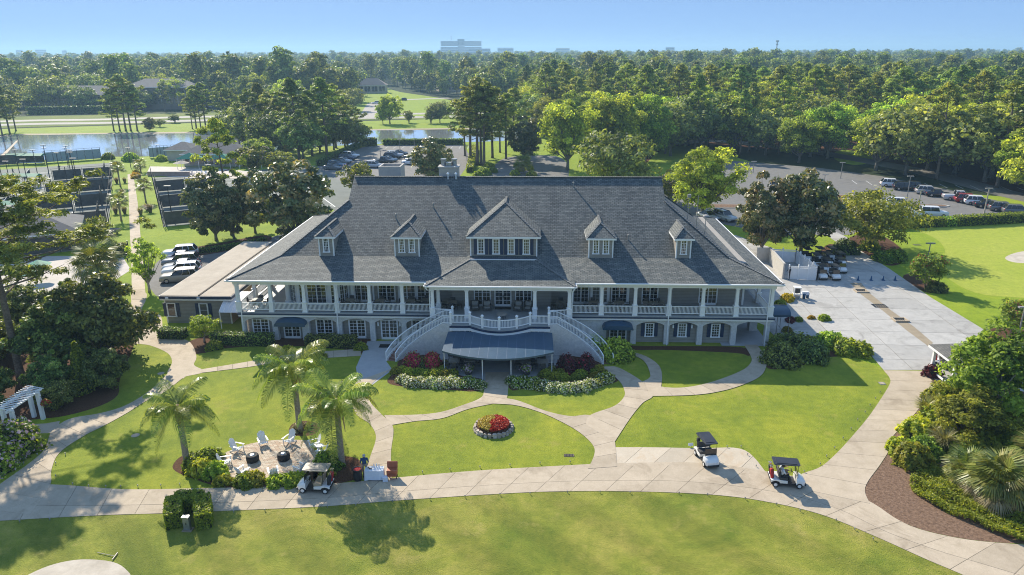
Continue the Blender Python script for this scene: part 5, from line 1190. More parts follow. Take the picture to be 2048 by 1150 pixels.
# a crown in the far wood needs fewer leaves
for i, (hh, rad, sd) in enumerate(((19, 4.2, 61), (16, 5.5, 62), (21, 3.8, 63), (14, 5.0, 64))):
 make_broad('far%d' % i, hh, rad, sd, 'far leaves', size=.72, per=20, ncl=(42, 60, 36, 60)[i], trunk_h=(.4, .2, .45, .2)[i], clump=(.36, .27, .38, .27)[i])
def tree(key, x, y, h, label, cat='tree', group=None, base_h=None, name=None, rz=None, wide=1.0):
 cmesh, tmesh = PLANT[key]; bh = base_h or BASE_H[key]; s_ = h / bh
 o = thing(name or TREE_NAME[key.rstrip('0123456789')], label, cat, (x, y, 0), random.uniform(0, 6.28) if rz is None else rz, group, (s_ * wide, s_ * wide, s_))
 link('trunk', tmesh, o); link('crown', cmesh, o)
 if key + ' blossom' in PLANT: link('blossom', PLANT[key + ' blossom'], o)
 return o
BASE_H = {}
for k in PLANT:
 if 'blossom' in k: continue
 BASE_H[k] = {'pine': 24, 'near pine': 21, 'oak': 15, 'live oak': 11, 'magnolia': 11, 'myrtle': 5.5, 'red myrtle': 4.6, 'white myrtle': 6, 'small tree': 5, 'near tree': 8.5, 'airy tree': 9, 'dark bush': 5.5}.get(k.rstrip('0123456789'), 10)
BASE_H['dark bush2'] = 6.5
TREE_NAME = {'pine': 'pine_tree', 'near pine': 'pine_tree', 'oak': 'oak_tree', 'live oak': 'oak_tree', 'magnolia': 'magnolia_tree', 'myrtle': 'crape_myrtle', 'red myrtle': 'crape_myrtle', 'white myrtle': 'crape_myrtle', 'small tree': 'small_tree', 'near tree': 'leafy_tree', 'airy tree': 'leafy_tree', 'dark bush': 'large_bush'}
# ---- shrubs, hedges, flower clumps
def dome_points(n, rx, ry, h, r, lump=.12):
 d = r.normal(0, 1, (n, 3)); d /= np.linalg.norm(d, axis=1)[:, None]; d[:, 2] = np.abs(d[:, 2])
 a = np.arctan2(d[:, 1], d[:, 0]); k = 1 + lump * np.sin(3 * a + 1) * (1 - d[:, 2]) + lump * .8 * np.sin(7 * a + d[:, 2] * 6) + r.normal(0, .05, n)
 sc = np.array([rx, ry, h]); return d * sc * k[:, None] * r.uniform(.86, 1.0, n)[:, None], d / sc * min(rx, ry, h)
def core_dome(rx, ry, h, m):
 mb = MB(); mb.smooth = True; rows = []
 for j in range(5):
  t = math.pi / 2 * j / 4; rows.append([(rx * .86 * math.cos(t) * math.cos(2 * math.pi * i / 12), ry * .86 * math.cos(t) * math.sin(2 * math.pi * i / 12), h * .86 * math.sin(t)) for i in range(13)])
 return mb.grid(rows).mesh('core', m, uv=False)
SHRUB = {}
plain('core dark', (0.02, 0.028, 0.010), 0.95)  # opaque dark core behind the leaves, fills the inside of the plant
def shrub_mesh(key, rx, ry, h, leaf, size=.1, n=900, lump=.12, flowers=None, fn=0, seed=1, fsize=.08):
 r = np.random.default_rng(seed); p, d = dome_points(n, rx, ry, h, r, lump)
 a = leaf_mesh('foliage', p, d + np.array([0, 0, .2]), size, leaf, None, r=r)
 b_ = None
 if flowers:
  p, d = dome_points(fn, rx * 1.03, ry * 1.03, h * 1.05, r, lump); b_ = leaf_mesh('flowers', p, d, fsize, flowers, None, aspect=.8, jitter=.3, r=r)
 SHRUB[key] = (a, core_dome(rx, ry, h, 'core dark'), b_)
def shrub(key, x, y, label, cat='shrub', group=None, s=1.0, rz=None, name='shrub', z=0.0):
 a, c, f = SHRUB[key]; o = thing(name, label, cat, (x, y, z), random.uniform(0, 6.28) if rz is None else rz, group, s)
 link('foliage', a, o); link('dark_core', c, o)  # leaf shell over a solid dark core
 if f: link('blossom', f, o)
 return o
shrub_mesh('round', 1, 1, 1, 'hedge leaves', .085, 2600, .05, seed=2)
shrub_mesh('olive', 1, 1, 1, 'dark leaves', .075, 2600, .14, seed=3)
shrub_mesh('lime', .55, .55, .6, 'lime leaves', .075, 900, .12, seed=4)
shrub_mesh('limegreen', .6, .6, .6, 'bright leaves', .075, 900, .15, seed=5)
shrub_mesh('cream', .7, .7, .62, 'hedge leaves', .07, 700, .14, 'pale blossom', 420, seed=6, fsize=.06)
shrub_mesh('white', .7, .7, .62, 'hedge leaves', .07, 800, .14, 'pale blossom', 190, seed=7, fsize=.06)
shrub_mesh('redflower', .9, .9, 1.5, 'hedge leaves', .1, 700, .12, 'red blossom', 900, seed=8, fsize=.10)
shrub_mesh('maroon', .95, .95, 1.6, 'maroon leaves', .11, 1500, .15, 'red blossom', 60, seed=9, fsize=.1)
shrub_mesh('glossy', .8, .8, .75, 'bright leaves', .11, 1100, .16, seed=10)
shrub_mesh('yellow', .7, .5, .5, 'yellow leaves', .08, 900, .12, seed=11)
shrub_mesh('silver', .6, .6, .45, 'straw blades', .08, 700, .15, seed=12)
shrub_mesh('purple', .5, .5, .7, 'maroon leaves', .13, 400, .2, seed=13)
shrub_mesh('lilac', 1.6, 1.5, 1.7, 'hedge leaves', .11, 3600, .14, 'pink blossom', 420, seed=14, fsize=.10)
shrub_mesh('coarse', 1.2, 1.2, 1.3, 'bright leaves', .17, 1700, .18, seed=15)
shrub_mesh('deep', 1.3, 1.3, 1.2, 'hedge leaves', .13, 2000, .16, seed=16)
shrub_mesh('basket', .34, .34, .34, 'hedge leaves', .07, 220, .12, 'pink blossom', 130, seed=17, fsize=.06)
def hedge(path, w, h, label, leaf='hedge leaves', size=.09, dens=90, cat='hedge', name='hedge', group=None, seed=5, round_=.0):
 """clipped hedge along a world path"""
 r = np.random.default_rng(seed); P = [Vector(p) for p in path]; L_ = sum((b_ - a).length for a, b_ in zip(P, P[1:]))
 o = thing(name, label, cat, (P[0].x, P[0].y, 0), 0, group); pts, nr = [], []; mb = MB()
 for a, b_ in zip(P, P[1:]):
  l = (b_ - a).length; d = (b_ - a) / l; nn = Vector((-d.y, d.x)); n_ = int(dens * l * (w + 2 * h))
  t = r.uniform(-.02, 1.02, n_) * l; s_ = r.uniform(0, w + 2 * h, n_)
  side = np.where(s_ < h, -w / 2, np.where(s_ > h + w, w / 2, s_ - h - w / 2)); z = np.where(s_ < h, s_, np.where(s_ > h + w, 2 * h + w - s_, h))
  wob = .05 * np.sin(t * 2.1 + seed) + .04 * np.sin(t * 5.3) + r.normal(0, .03, n_)
  z = z * (1 + wob * .5); side = side * (1 + wob)
  pts.append(np.stack([a.x - P[0].x + d.x * t + nn.x * side, a.y - P[0].y + d.y * t + nn.y * side, z], 1))
  nz = ((s_ >= h) & (s_ <= h + w)).astype(float); sg = np.where(s_ < h, -1, 1) * (1 - nz)
  nr.append(np.stack([nn.x * sg, nn.y * sg, nz + .15], 1))
  ee = d * (.04 * 0); c0, c1 = a - P[0], b_ - P[0]
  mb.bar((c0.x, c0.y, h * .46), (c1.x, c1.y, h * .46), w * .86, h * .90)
 for e, d in ((P[0], P[0] - P[1]), (P[-1], P[-1] - P[-2])):
  d = d.normalized(); n_ = int(dens * w * h); s_ = r.uniform(-w / 2, w / 2, n_); z = r.uniform(0, h, n_); nn = Vector((-d.y, d.x))
  pts.append(np.stack([e.x - P[0].x + nn.x * s_ + d.x * .03, e.y - P[0].y + nn.y * s_ + d.y * .03, z], 1)); nr.append(np.tile([d.x, d.y, .1], (n_, 1)))
 link('foliage', leaf_mesh('foliage', np.concatenate(pts), np.concatenate(nr), size, leaf, None, r=r), o)
 mb.build('dark_core', 'core dark', o); return o  # solid dark core inside the hedge
# ---- palms
def frond_mesh(L_, droop, nleaf, ll, m, seed, w=.027, stiff=.5):
 """feather leaf: arching midrib with two rows of hanging leaflets, lying along +X"""
 r = np.random.default_rng(seed); mid = []
 for i in range(21):
  t = i / 20; mid.append((L_ * (t - .12 * t ** 3), 0, L_ * (stiff * t - droop * t * t)))
 mid = np.array(mid); q = []; v = []
 for k in range(nleaf):
  t = .1 + .9 * (k + .5) / nleaf; i = t * 20; i0 = min(19, int(i)); p = mid[i0] + (mid[i0 + 1] - mid[i0]) * (i - i0); tan = mid[i0 + 1] - mid[i0]; tan /= np.linalg.norm(tan)
  for s_ in (-1, 1):
   l = ll * (math.sin(math.pi * (.12 + .85 * t)) ** .7) * r.uniform(.8, 1.15)
   d1 = tan * .45 + np.array([0, s_ * .8, .25 + r.normal(0, .12)]); d1 /= np.linalg.norm(d1)
   d2 = d1 * .5 + np.array([0, s_ * .15, -1.0]) + tan * .2; d2 /= np.linalg.norm(d2)
   m_ = p + d1 * l * .5; e = m_ + d2 * l * .55; ww = tan * w
   q += [p - ww * .4, p + ww * .4, m_ + ww, m_ - ww]; q += [m_ - ww, m_ + ww, e + ww * .25, e - ww * .25]
   vv = r.uniform(.1, .9); v += [vv, min(1, vv + .1)]
 for i in range(20):
  a, b_ = mid[i], mid[i + 1]; k = .05 * (1 - i / 22)
  q += [a + [0, -k, 0], a + [0, k, 0], b_ + [0, k, 0], b_ + [0, -k, 0]]; v.append(.75)
  q += [a + [0, 0, -k], a + [0, 0, k], b_ + [0, 0, k], b_ + [0, 0, -k]]; v.append(.6)
 return raw_quads('frond', np.array(q), np.array(v), m)
FRONDS = [frond_mesh(3.0, d, 60, .9, 'palm leaves', 100 + i, stiff=s_) for i, (d, s_) in enumerate(((.62, .72), (.85, .55), (1.0, .35), (.55, .95), (1.15, .15)))]
def queen_palm(x, y, h, label, seed, nf=17, s=1.0, lean=(0, 0), yellow=False, dead=1):
 rr = random.Random(seed); o = thing('palm_tree', label, 'palm tree', (x, y, 0), 0, 'feather palms round the patio')
 mb = MB(); mb.smooth = True; pts, rad = [], []
 for i in range(15):
  t = i / 14; pts.append((lean[0] * t * t, lean[1] * t * t, h * t)); rad.append(.2 * (1.15 - .25 * t) + (.06 if i == 0 else 0) + (.008 if i % 2 else 0))
 mb.tube(pts, rad, 10); mb.build('trunk', 'palm trunk', o)
 mb = MB(); mb.smooth = True; tx, ty = lean
 mb.tube([(tx, ty, h - 1.15), (tx, ty, h - .8), (tx, ty, h - .2), (tx, ty, h + .25)], [.19, .27, .24, .12], 10); mb.build('crownshaft', 'palm boot', o)
 for i in range(nf):
  u = i / nf; a = i * 2.4 + rr.uniform(-.25, .25); k = FRONDS[3] if u < .2 else FRONDS[0] if u < .42 else FRONDS[1] if u < .7 else FRONDS[2] if u < .88 else FRONDS[4]
  link('frond', k, o, loc=(tx, ty, h + .1), rot=(rr.uniform(-.2, .2), rr.uniform(-.12, .12), a), scale=s * rr.uniform(.9, 1.1))
 for i in range(dead):
  a = rr.uniform(0, 6.28); mb = MB(); mb.tube([(tx, ty, h - .3), (tx + .4 * math.cos(a), ty + .4 * math.sin(a), h - .5), (tx + .55 * math.cos(a), ty + .55 * math.sin(a), h - 2.2)], [.05, .09, .02], 6); mb.build('spathe', 'palm boot', o)
 return o
def fan_mesh(rad, m, seed, nseg=22, spread=2.5, fold=.18, petiole=.7):
 r = np.random.default_rng(seed); q, v = [], []
 for k in range(nseg):
  a = -spread / 2 * 1.0 + spread * (k + .5) / nseg; l = rad * (1 - .25 * abs(a / (spread / 2)) ** 2) * r.uniform(.92, 1.06)
  d = np.array([math.cos(a), math.sin(a), 0]); t = np.array([-math.sin(a), math.cos(a), 0]); p = np.array([petiole, 0, 0]); up = np.array([0, 0, 1.0])
  m_ = p + d * l * .55 + up * (.04 + fold * .3 * (k % 2)); e = p + d * l + up * (-.28 * l)
  w = l * .55 * spread / nseg * .62
  q += [p, p, m_ + t * w, m_ - t * w]; q += [m_ - t * w, m_ + t * w, e + t * .004, e - t * .004]; vv = r.uniform(.2, .8); v += [vv, vv]
 q += [np.array([0, -.02, 0]), np.array([0, .02, 0]), np.array([petiole, .015, 0]), np.array([petiole, -.015, 0])]; v.append(.6)
 q += [np.array([0, 0, -.02]), np.array([0, 0, .02]), np.array([petiole, 0, .015]), np.array([petiole, 0, -.015])]; v.append(.6)
 return raw_quads('leaf', np.array(q), np.array(v), m)
FANS = [fan_mesh(.85, 'fan leaves', 200 + i, spread=2.6 + .3 * i) for i in range(2)]; FAN_DRY = fan_mesh(.85, 'straw blades', 210)
def fan_palm(x, y, h, label, seed, s=1.0, n=24, trunk=True, group=None, dry=3, cat='palm tree'):
 rr = random.Random(seed); o = thing('fan_palm', label, cat, (x, y, 0), 0, group)
 if trunk:
  mb = MB(); mb.smooth = True; mb.tube([(0, 0, h * t) for t in (0, .1, .4, .7, 1)], [.2, .16, .15, .17, .2], 9); mb.build('trunk', 'palm trunk', o)
 for i in range(n):
  u = i / n; a = i * 2.4 + rr.uniform(-.3, .3); el = 1.25 - 2.0 * u ** .9
  link('leaf', FAN_DRY if i >= n - dry else rr.choice(FANS), o, loc=(0, 0, h), rot=(rr.uniform(-.25, .25), -el, a), scale=s * rr.uniform(.85, 1.15))
 return o
def blade_clump(name, h, n, rad, m, seed, w=.012, lean=.8):
 r = np.random.default_rng(seed); q, v = [], []
 for k in range(n):
  a = r.uniform(0, 6.283); b0 = np.array([math.cos(a), math.sin(a), 0]) * rad * .2 * r.uniform(0, 1); L_ = h * r.uniform(.6, 1.15); le = lean * r.uniform(.25, 1)
  d = np.array([math.cos(a), math.sin(a), 0]); t = np.array([-math.sin(a), math.cos(a), 0]) * w
  p1 = b0 + d * L_ * .25 * le + np.array([0, 0, L_ * .6]); p2 = b0 + d * L_ * .85 * le + np.array([0, 0, L_ * (1 - .5 * le)])
  q += [b0 - t, b0 + t, p1 + t, p1 - t, p1 - t, p1 + t, p2 + t * .2, p2 - t * .2]; vv = r.uniform(0, 1); v += [vv, vv]
 return raw_quads(name, np.array(q), np.array(v), m)
GRASSC = blade_clump('blades', 1.5, 420, 1.0, 'straw blades', 300, w=.02); GREENC = blade_clump('blades', 1.4, 380, 1.0, 'fan leaves', 301, w=.022)
def grass_clump(x, y, label, s=1.0, green=False, group=None):
 o = thing('ornamental_grass', label, 'ornamental grass', (x, y, 0), random.uniform(0, 6.28), group, s); link('blades', GREENC if green else GRASSC, o); return o
# ================================================================ TREES
def at_px(key, bx, by, top, label, group=None, wide=1.0, cat='tree', name=None, rz=None, tx=None):
 x, y = G2(bx, by); h = height_at(tx or bx, top, x, y)
 return tree(key, x, y, h, label, cat, group, wide=wide, name=name, rz=rz)
def palm_px(bx, by, hx, hy, label, seed, **kw):
 x, y = G2(bx, by); h = height_at(hx, hy, x, y); return queen_palm(x, y, h, label, seed, **kw)
palm_px(375, 931, 362, 815, 'feather palm standing alone at the left end of the patio bed', 1, nf=22, s=.92)
palm_px(600, 862, 592, 738, 'tallest feather palm, behind the patio, with a golden crownshaft', 2, nf=26, s=1.06, dead=2)
palm_px(684, 930, 680, 803, 'feather palm right of the patio beside the drinks table', 3, nf=26, s=1.0, dead=2)
# the big pine at the left edge
x, y = G2(42, 752); tree('near pine', x, y, height_at(5, 352, x, y), 'large near pine at the left edge with a bare leaning trunk', wide=1.35, rz=2.2)
# dark shrubbery left
for i, (k, bx, by, top, w, lab) in enumerate((
 ('dark bush', 205, 715, 562, 1.0, 'large dark rounded bush with pale pink tips beside the left path'),
 ('dark bush2', 150, 640, 560, .9, 'bushy tree screening the right part of the pool deck'), ('dark bush', 55, 655, 572, 1.0, 'bushy tree screening the pool behind the pine trunk'),
 ('dark bush2', 118, 735, 600, 1.1, 'tall dark bush in front of the pool wall, right of the pine trunk'),
 ('dark bush', 5, 712, 640, 1.0, 'wide dark bush at the left edge behind the pine trunk'),
 ('dark bush2', 108, 792, 705, 1.0, 'low dark bush between the pergola and the pine'),
 ('dark bush', -22, 815, 735, 1.0, 'dark bush at the left edge above the pergola'),
 ('dark bush', 215, 775, 700, .85, 'dark bush in the bed beside the conical shrub'),
 ('dark bush', 120, 812, 762, 1.1, 'low dark bush with yellow tips right of the pergola post'),
 ('dark bush2', -70, 750, 620, 1.1, 'tall dark bush cut by the left edge of the picture'))):
 at_px(k, bx, by, top, lab, 'dark bushes left of the path', w, 'bush')
r_ = np.random.default_rng(91); n_ = 3600; tt = r_.uniform(0, 1, n_) ** .7; aa = r_.uniform(0, 6.283, n_); rad_ = (1 - tt) * .95 * (1 + .15 * np.sin(aa * 3)) + .05
cone = leaf_mesh('foliage', np.stack([np.cos(aa) * rad_, np.sin(aa) * rad_, tt * 3.6], 1), np.stack([np.cos(aa), np.sin(aa), np.full(n_, .5)], 1), .13, 'hedge leaves', r=r_)
x, y = G2(168, 780); o = thing('conical_shrub', 'bright green conical shrub in front of the dark bushes', 'shrub', (x, y, 0), 0, None, 1.25); link('foliage', cone, o)
mbx = MB(); mbx.lathe([(.7, 0), (.5, 1.2), (.1, 3.2)], n=10); mbx.build('dark_core', 'core dark', o)  # solid dark core inside the cone of leaves
x, y = G2(18, 905); shrub('lilac', x, y, 'pink flowering bush at the left edge below the pergola', 'bush', s=1.35)
x, y = G2(-20, 940); shrub('lilac', x, y, 'leafy bush at the left edge next to the cart path', 'bush', s=1.25)
x, y = G2(236, 620); shrub('round', x, y, 'clipped round bush on the grass left of the tennis walk', 'bush', s=1.4)
x, y = G2(228, 512); shrub('olive', x, y, 'dark clipped bush beside the bollard lamps', 'bush', s=1.9)
x, y = G2(243, 492); shrub('silver', x, y, 'small silvery shrub at the walk corner', 'shrub', s=1.2)
for i, (bx, by, hy, lab) in enumerate(((196, 520, 478, 'bushy fan palm by the small pool house roof'), (205, 592, 530, 'bushy fan palm nearest the pool deck'))):
 x, y = G2(bx, by); fan_palm(x, y, height_at(bx, hy, x, y), lab, 40 + i, s=2.1, n=42, dry=0)
# palms along the tennis walk
for i, (bx, by, hy, lab) in enumerate(((243, 442, 402, 'fan palm left of the tennis walk, nearest the car park'), (241, 373, 335, 'fan palm left of the tennis walk near the far end'), (292, 405, 371, 'fan palm right of the tennis walk halfway along'), (282, 345, 329, 'small fan palm right of the tennis walk by the terrace'))):
 x, y = G2(bx, by); fan_palm(x, y, height_at(bx, hy, x, y), lab, 60 + i, s=1.25, n=26, group='fan palms along the tennis walk')
for i, (bx, by, s_) in enumerate(((232, 428, 1.1), (250, 428, 1.1), (234, 367, 1.1), (250, 366, 1.0), (245, 390, 1), (282, 430, 1.1), (301, 425, 1.2), (294, 421, 1.0), (280, 357, .9))):
 x, y = G2(bx, by); grass_clump(x, y, 'pale tuft of ornamental grass beside the tennis walk', s_, group='grass tufts along the tennis walk')
for i, (bx, by) in enumerate(((270, 352), (272, 347), (271, 357))):
 x, y = G2(bx, by); shrub('yellow', x, y, 'yellow bush at the far end of the tennis walk', group='yellow bushes by the tennis terrace', s=1.6)
at_px('airy tree', 299, 584, 474, 'slender light green tree between the tennis walk and the parked cars', wide=.85)
at_px('small tree', 409, 684, 630, 'small bright green tree in front of the annex', wide=1.15)
x, y = G2(429, 697); shrub('limegreen', x, y, 'small bright bush below the annex tree', s=1.35)
x, y = G2(722, 698); shrub('limegreen', x, y, 'small bush at the corner of the door apron', s=1.1)
# magnolias and other trees round the house
TR = [('magnolia0', 433, 481, 350, .95, 'leftmost dark magnolia in the mulch bed by the side car park'), ('magnolia1', 468, 478, 368, .8, 'slim dark magnolia second from left by the side car park'), ('magnolia2', 511, 466, 346, .8, 'dark magnolia third from left by the side car park'),
 ('magnolia1', 600, 492, 322, 1.12, 'broad dark magnolia beside the left end of the clubhouse roof'), ('magnolia2', 866, 372, 280, 1.1, 'magnolia behind the clubhouse between the chimneys'), ('magnolia0', 1522, 508, 352, .85, 'tall dark magnolia behind the white fence, left of two'),
 ('magnolia1', 1600, 506, 342, 1.05, 'broad dark magnolia behind the white fence, right of two'), ('live oak0', 1232, 392, 272, 1.0, 'broad brownish evergreen tree just behind the clubhouse ridge'), ('magnolia0', 1052, 325, 236, .9, 'dark evergreen left of the entrance drive trees'),
 ('myrtle0', 722, 400, 328, 1.1, 'low bushy tree behind the left end of the ridge'), ('oak1', 1404, 436, 298, 1.15, 'light green tree beside the right end of the ridge'), ('myrtle1', 1348, 412, 345, 1.2, 'small light green tree touching the right roof edge'),
 ('white myrtle', 1738, 500, 388, 1.0, 'broad tree with pale blossom between the yard and the putting green'), ('red myrtle', 1852, 578, 506, 1.0, 'small tree with red blossom beside the service yard'), ('red myrtle', 2024, 668, 598, 1.0, 'small tree with red blossom near the right edge'),
 ('oak0', 1135, 340, 200, .95, 'bright green oak beside the entrance drive'), ('oak2', 1215, 330, 188, 1.1, 'tall bright oak behind the brownish evergreen'), ('oak1', 1290, 322, 196, 1.0, 'green oak right of the entrance drive oaks')]
for k, bx, by, top, w, lab in TR: at_px(k, bx, by, top, lab, wide=w)
at_px('near tree', 1975, 850, 655, 'leafy light green tree in front of the cart shelter', wide=1.15)
at_px('near tree', 1930, 880, 775, 'bushy young tree below the cart shelter', wide=1.6)
at_px('oak0', 521, 330, 275, 'pale pinkish crape tree left of the rear car park', wide=1.3); at_px('myrtle0', 505, 352, 295, 'flowering crape myrtle behind the dark magnolias', wide=1.5); at_px('myrtle1', 560, 350, 305, 'second flowering crape myrtle near the rear car park', wide=1.5)
# pines one can tell apart
P1 = [(526, 290, 168), (545, 296, 186), (599, 320, 160), (625, 312, 182), (654, 310, 158), (672, 296, 170), (690, 293, 196), (712, 290, 214), (560, 305, 200), (580, 300, 176), (640, 300, 190), (605, 295, 205), (505, 300, 180), (480, 296, 205)]
for i, (bx, by, top) in enumerate(sorted(P1)): at_px('pine%d' % (i % 4), bx, by, top, ORD[i] + ' pine from the left in the grove by the rear car park', 'pines left of the rear car park', 1.35)
P2 = [(941, 322, 172), (955, 330, 158), (962, 330, 184), (968, 332, 166), (930, 312, 200), (985, 316, 176), (1000, 305, 205), (1012, 318, 190), (1028, 300, 178)]
for i, (bx, by, top) in enumerate(sorted(P2)): at_px('pine%d' % ((i + 1) % 4), bx, by, top, ORD[i] + ' pine from the left in the tall group left of the entrance drive', 'pines left of the entrance drive', 1.35)
P3 = [(240, 262, 168), (252, 262, 150), (262, 262, 158), (275, 262, 170), (228, 262, 180)]
for i, (bx, by, top) in enumerate(sorted(P3)): at_px('pine%d' % ((i + 2) % 4), bx, by, top, ORD[i] + ' pine from the left in the lone group beyond the pond', 'pines on the far pond bank, left group', 1.25)
P4 = [(393, 258, 172), (402, 258, 185), (412, 258, 166), (385, 258, 192), (450, 256, 165), (462, 256, 178), (475, 255, 190)]
for i, (bx, by, top) in enumerate(sorted(P4)): at_px('pine%d' % (i % 4), bx, by, top, ORD[i] + ' pine from the left on the far bank before the offices', 'pines on the far pond bank, right group', 1.25)
P5 = [(20, 268, 172), (32, 262, 180), (5, 272, 186), (-20, 275, 175)]
for i, (bx, by, top) in enumerate(sorted(P5)): at_px('pine%d' % (i % 4), bx, by, top, ORD[i] + ' pine from the left at the left edge beyond the pond', 'pines at the left edge beyond the pond', 1.3)
x, y = G2(464, 470); tree('pine1', x, y, height_at(455, 240, x, y), 'thin open pine rising behind the dark magnolias', wide=.9)
for k, bx, by, top, w, lab in (('oak2', 780, 248, 190, 1.0, 'lone light green tree on the far bank of the pond'), ('live oak1', 880, 246, 205, 1.0, 'dark rounded tree on the far bank near the road'), ('myrtle1', 818, 246, 222, 1.0, 'small crooked tree on the far bank'), ('myrtle0', 862, 247, 222, 1.2, 'small pale tree by the highway fence'), ('oak1', 766, 248, 205, .8, 'slim tree beside the lone light green tree'),
 ('live oak0', 705, 222, 180, 1.0, 'dark round tree left of the side road')): at_px(k, bx, by, top, lab, wide=w)
for i, (bx, by) in enumerate(((350, 246), (320, 254), (300, 252), (430, 250))): at_px('myrtle%d' % (i % 2), bx, by, by - 16, 'low bushy tree on the verge beyond the pond', 'low trees on the far verge', 1.5)
for i, (bx, by, top) in enumerate(((492, 300, 222), (520, 306, 232), (548, 310, 226), (575, 312, 236), (607, 318, 240), (640, 306, 236), (668, 300, 228), (695, 296, 232), (715, 294, 246), (470, 262, 228), (440, 260, 232), (300, 262, 236))): at_px(('live oak0', 'oak2', 'live oak1', 'magnolia2')[i % 4], bx, by, top, ORD[i] + (' lower broad tree under the pines by the rear car park' if i < 9 else ' low broad tree, on the far pond bank'), 'low trees under the pines')
# trees in the wood right of and behind the car parks: the nearest are single trees
def world_px(x, y, z=0):
 v = Vector((x, y, z)) - EYE; d = v.dot(FWD); return (1024 + FPX * v.dot(RIGHT) / d, 575 - FPX * v.dot(UP) / d)
wr = random.Random(12); placed = []
def far_enough(x, y, d): return all((x - a) ** 2 + (y - b_) ** 2 > d * d for a, b_ in placed)
FRONT = [(1040, 268), (1180, 296), (1330, 318), (1450, 312), (1560, 322), (1680, 338), (1800, 352), (1920, 372), (2060, 402), (2200, 430)]
def front_row(px):
 for (a, ya), (b_, yb) in zip(FRONT, FRONT[1:]):
  if a <= px <= b_: return ya + (yb - ya) * (px - a) / (b_ - a)
 return FRONT[0][1] if px < FRONT[0][0] else FRONT[-1][1]
ntree = 0; tries = 0
while ntree < 250 and tries < 20000:
 tries += 1; px = wr.uniform(1040, 2190); d0 = G(px, front_row(px)).length
 d = d0 + (wr.random() ** 1.25) * 150; g = G(px, 400); dv = Vector((g.x, g.y)).normalized() * d; x, y = dv.x, dv.y
 if not far_enough(x, y, 4.7): continue
 qx, qy = world_px(x, y)
 if 1660 < qx < 1752 and 296 < qy < 340: continue
 placed.append((x, y)); edge = d - d0
 k = wr.random()
 if edge < 36 and k < .75: key, h = wr.choice(('oak0', 'oak1', 'oak2', 'live oak1')), wr.uniform(11, 17); lab = 'broad-leaved tree along the wood edge behind the right car park'; gr = 'oaks along the wood edge'
 elif k < .22: key, h = wr.choice(('oak0', 'oak2')), wr.uniform(13, 18); lab = 'broad-leaved tree inside the wood behind the right car park'; gr = 'oaks in the wood'
 else: key, h = 'pine%d' % wr.randrange(4), wr.uniform(17, 23.5); lab = 'tall pine in the wood behind the right car park'; gr = 'pines in the wood'
 zone = ('above the drive oaks', 'above the ridge end', 'above the yard magnolias', 'left of the grass clearing', 'above the white suv', 'above the tall pole', 'at the right edge')[min(6, int((qx - 1040) / 150))]
 tree(key, x, y, h, lab.replace('behind the right car park', '') + zone + (', front rows' if edge < 40 else ', middle rows' if edge < 90 else ', back rows'), 'tree', gr, wide=wr.uniform(.95, 1.3)); ntree += 1
# undergrowth trees along the far road and on the left
for i in range(60):
 px = wr.uniform(-60, 930);
 if 700 < px < 930: continue
 d = G(px, 224).length + wr.uniform(0, 60); g = G(px, 400); dv = Vector((g.x, g.y)).normalized() * d
 if not far_enough(dv.x, dv.y, 7): continue
 placed.append((dv.x, dv.y)); tree(wr.choice(('live oak0', 'live oak1', 'oak2', 'pine1', 'pine2')), dv.x, dv.y, wr.uniform(9, 18), 'tree along the far side of the highway, ' + ('left', 'middle', 'right')[0 if px < 180 else 1 if px < 450 else 2] + ' part', 'tree', 'trees along the highway', wide=1.15)
# the far wood: one mass nobody could count
def far_mesh(key):
 cmesh, tmesh = PLANT[key]; n = len(cmesh.vertices); co = np.empty(n * 3, np.float32); cmesh.vertices.foreach_get('co', co); v = np.empty(len(cmesh.polygons), np.float32); cmesh.attributes['v'].data.foreach_get('value', v)
 q = co.reshape(-1, 3); h = float(q[:, 2].max()); r0 = h * .014; tq = []
 for k in range(5):
  a, b_ = 2 * math.pi * k / 5, 2 * math.pi * (k + 1) / 5
  tq += [(r0 * math.cos(a), r0 * math.sin(a), 0), (r0 * math.cos(b_), r0 * math.sin(b_), 0), (r0 * .4 * math.cos(b_), r0 * .4 * math.sin(b_), h * .8), (r0 * .4 * math.cos(a), r0 * .4 * math.sin(a), h * .8)]
 idx = np.concatenate([np.zeros(len(v)), np.ones(5)])
 me = raw_quads('far_tree', np.concatenate([q, np.array(tq)]), np.concatenate([v, np.zeros(5)]), ['far leaves', 'bark pine'], idx)
 return bpy.data.objects.new('far_tree', me)
protos = [far_mesh('far%d' % i) for i in range(4)]
CLEAR = [[G2(*p) for p in pl] for pl in ([(695, 236), (705, 205), (730, 178), (775, 170), (810, 182), (890, 194), (960, 208), (970, 232)], [(-600, 285), (-600, 232), (0, 232), (420, 222), (960, 214), (1060, 216), (1060, 300)], [(290, 225), (290, 196), (345, 196), (345, 225)], [(885, 186), (895, 160), (960, 158), (960, 186)])]
pts, sc_ = [], []
rr2 = random.Random(99); d = 250.0
while d < 4200:
 s_ = 6.6 + .0085 * d; ang = -43.0
 while ang < 43:
  a = R(ang + YAW * -1 + rr2.uniform(-.5, .5) * math.degrees(s_ / d)); dd = d + rr2.uniform(-.5, .5) * s_; x, y = math.sin(a) * dd, math.cos(a) * dd
  ang += math.degrees(s_ / d)
  if any(inside(c, x, y) for c in CLEAR): continue
  px, py = world_px(x, y)
  if dd < 520:
   if px > 1040 and dd < G(px, front_row(px)).length + 150: continue
   if px <= 1040 and py > 216: continue
  if dd < 340 and px <= 1040: continue
  pts.append((x, y, 0)); sc_.append((rr2.uniform(.45, 1.15) if rr2.random() < .8 else rr2.uniform(1.0, 1.35)) * (1 + .12 * math.sin(x * .011) * math.cos(y * .009)))
 d += s_ * .95
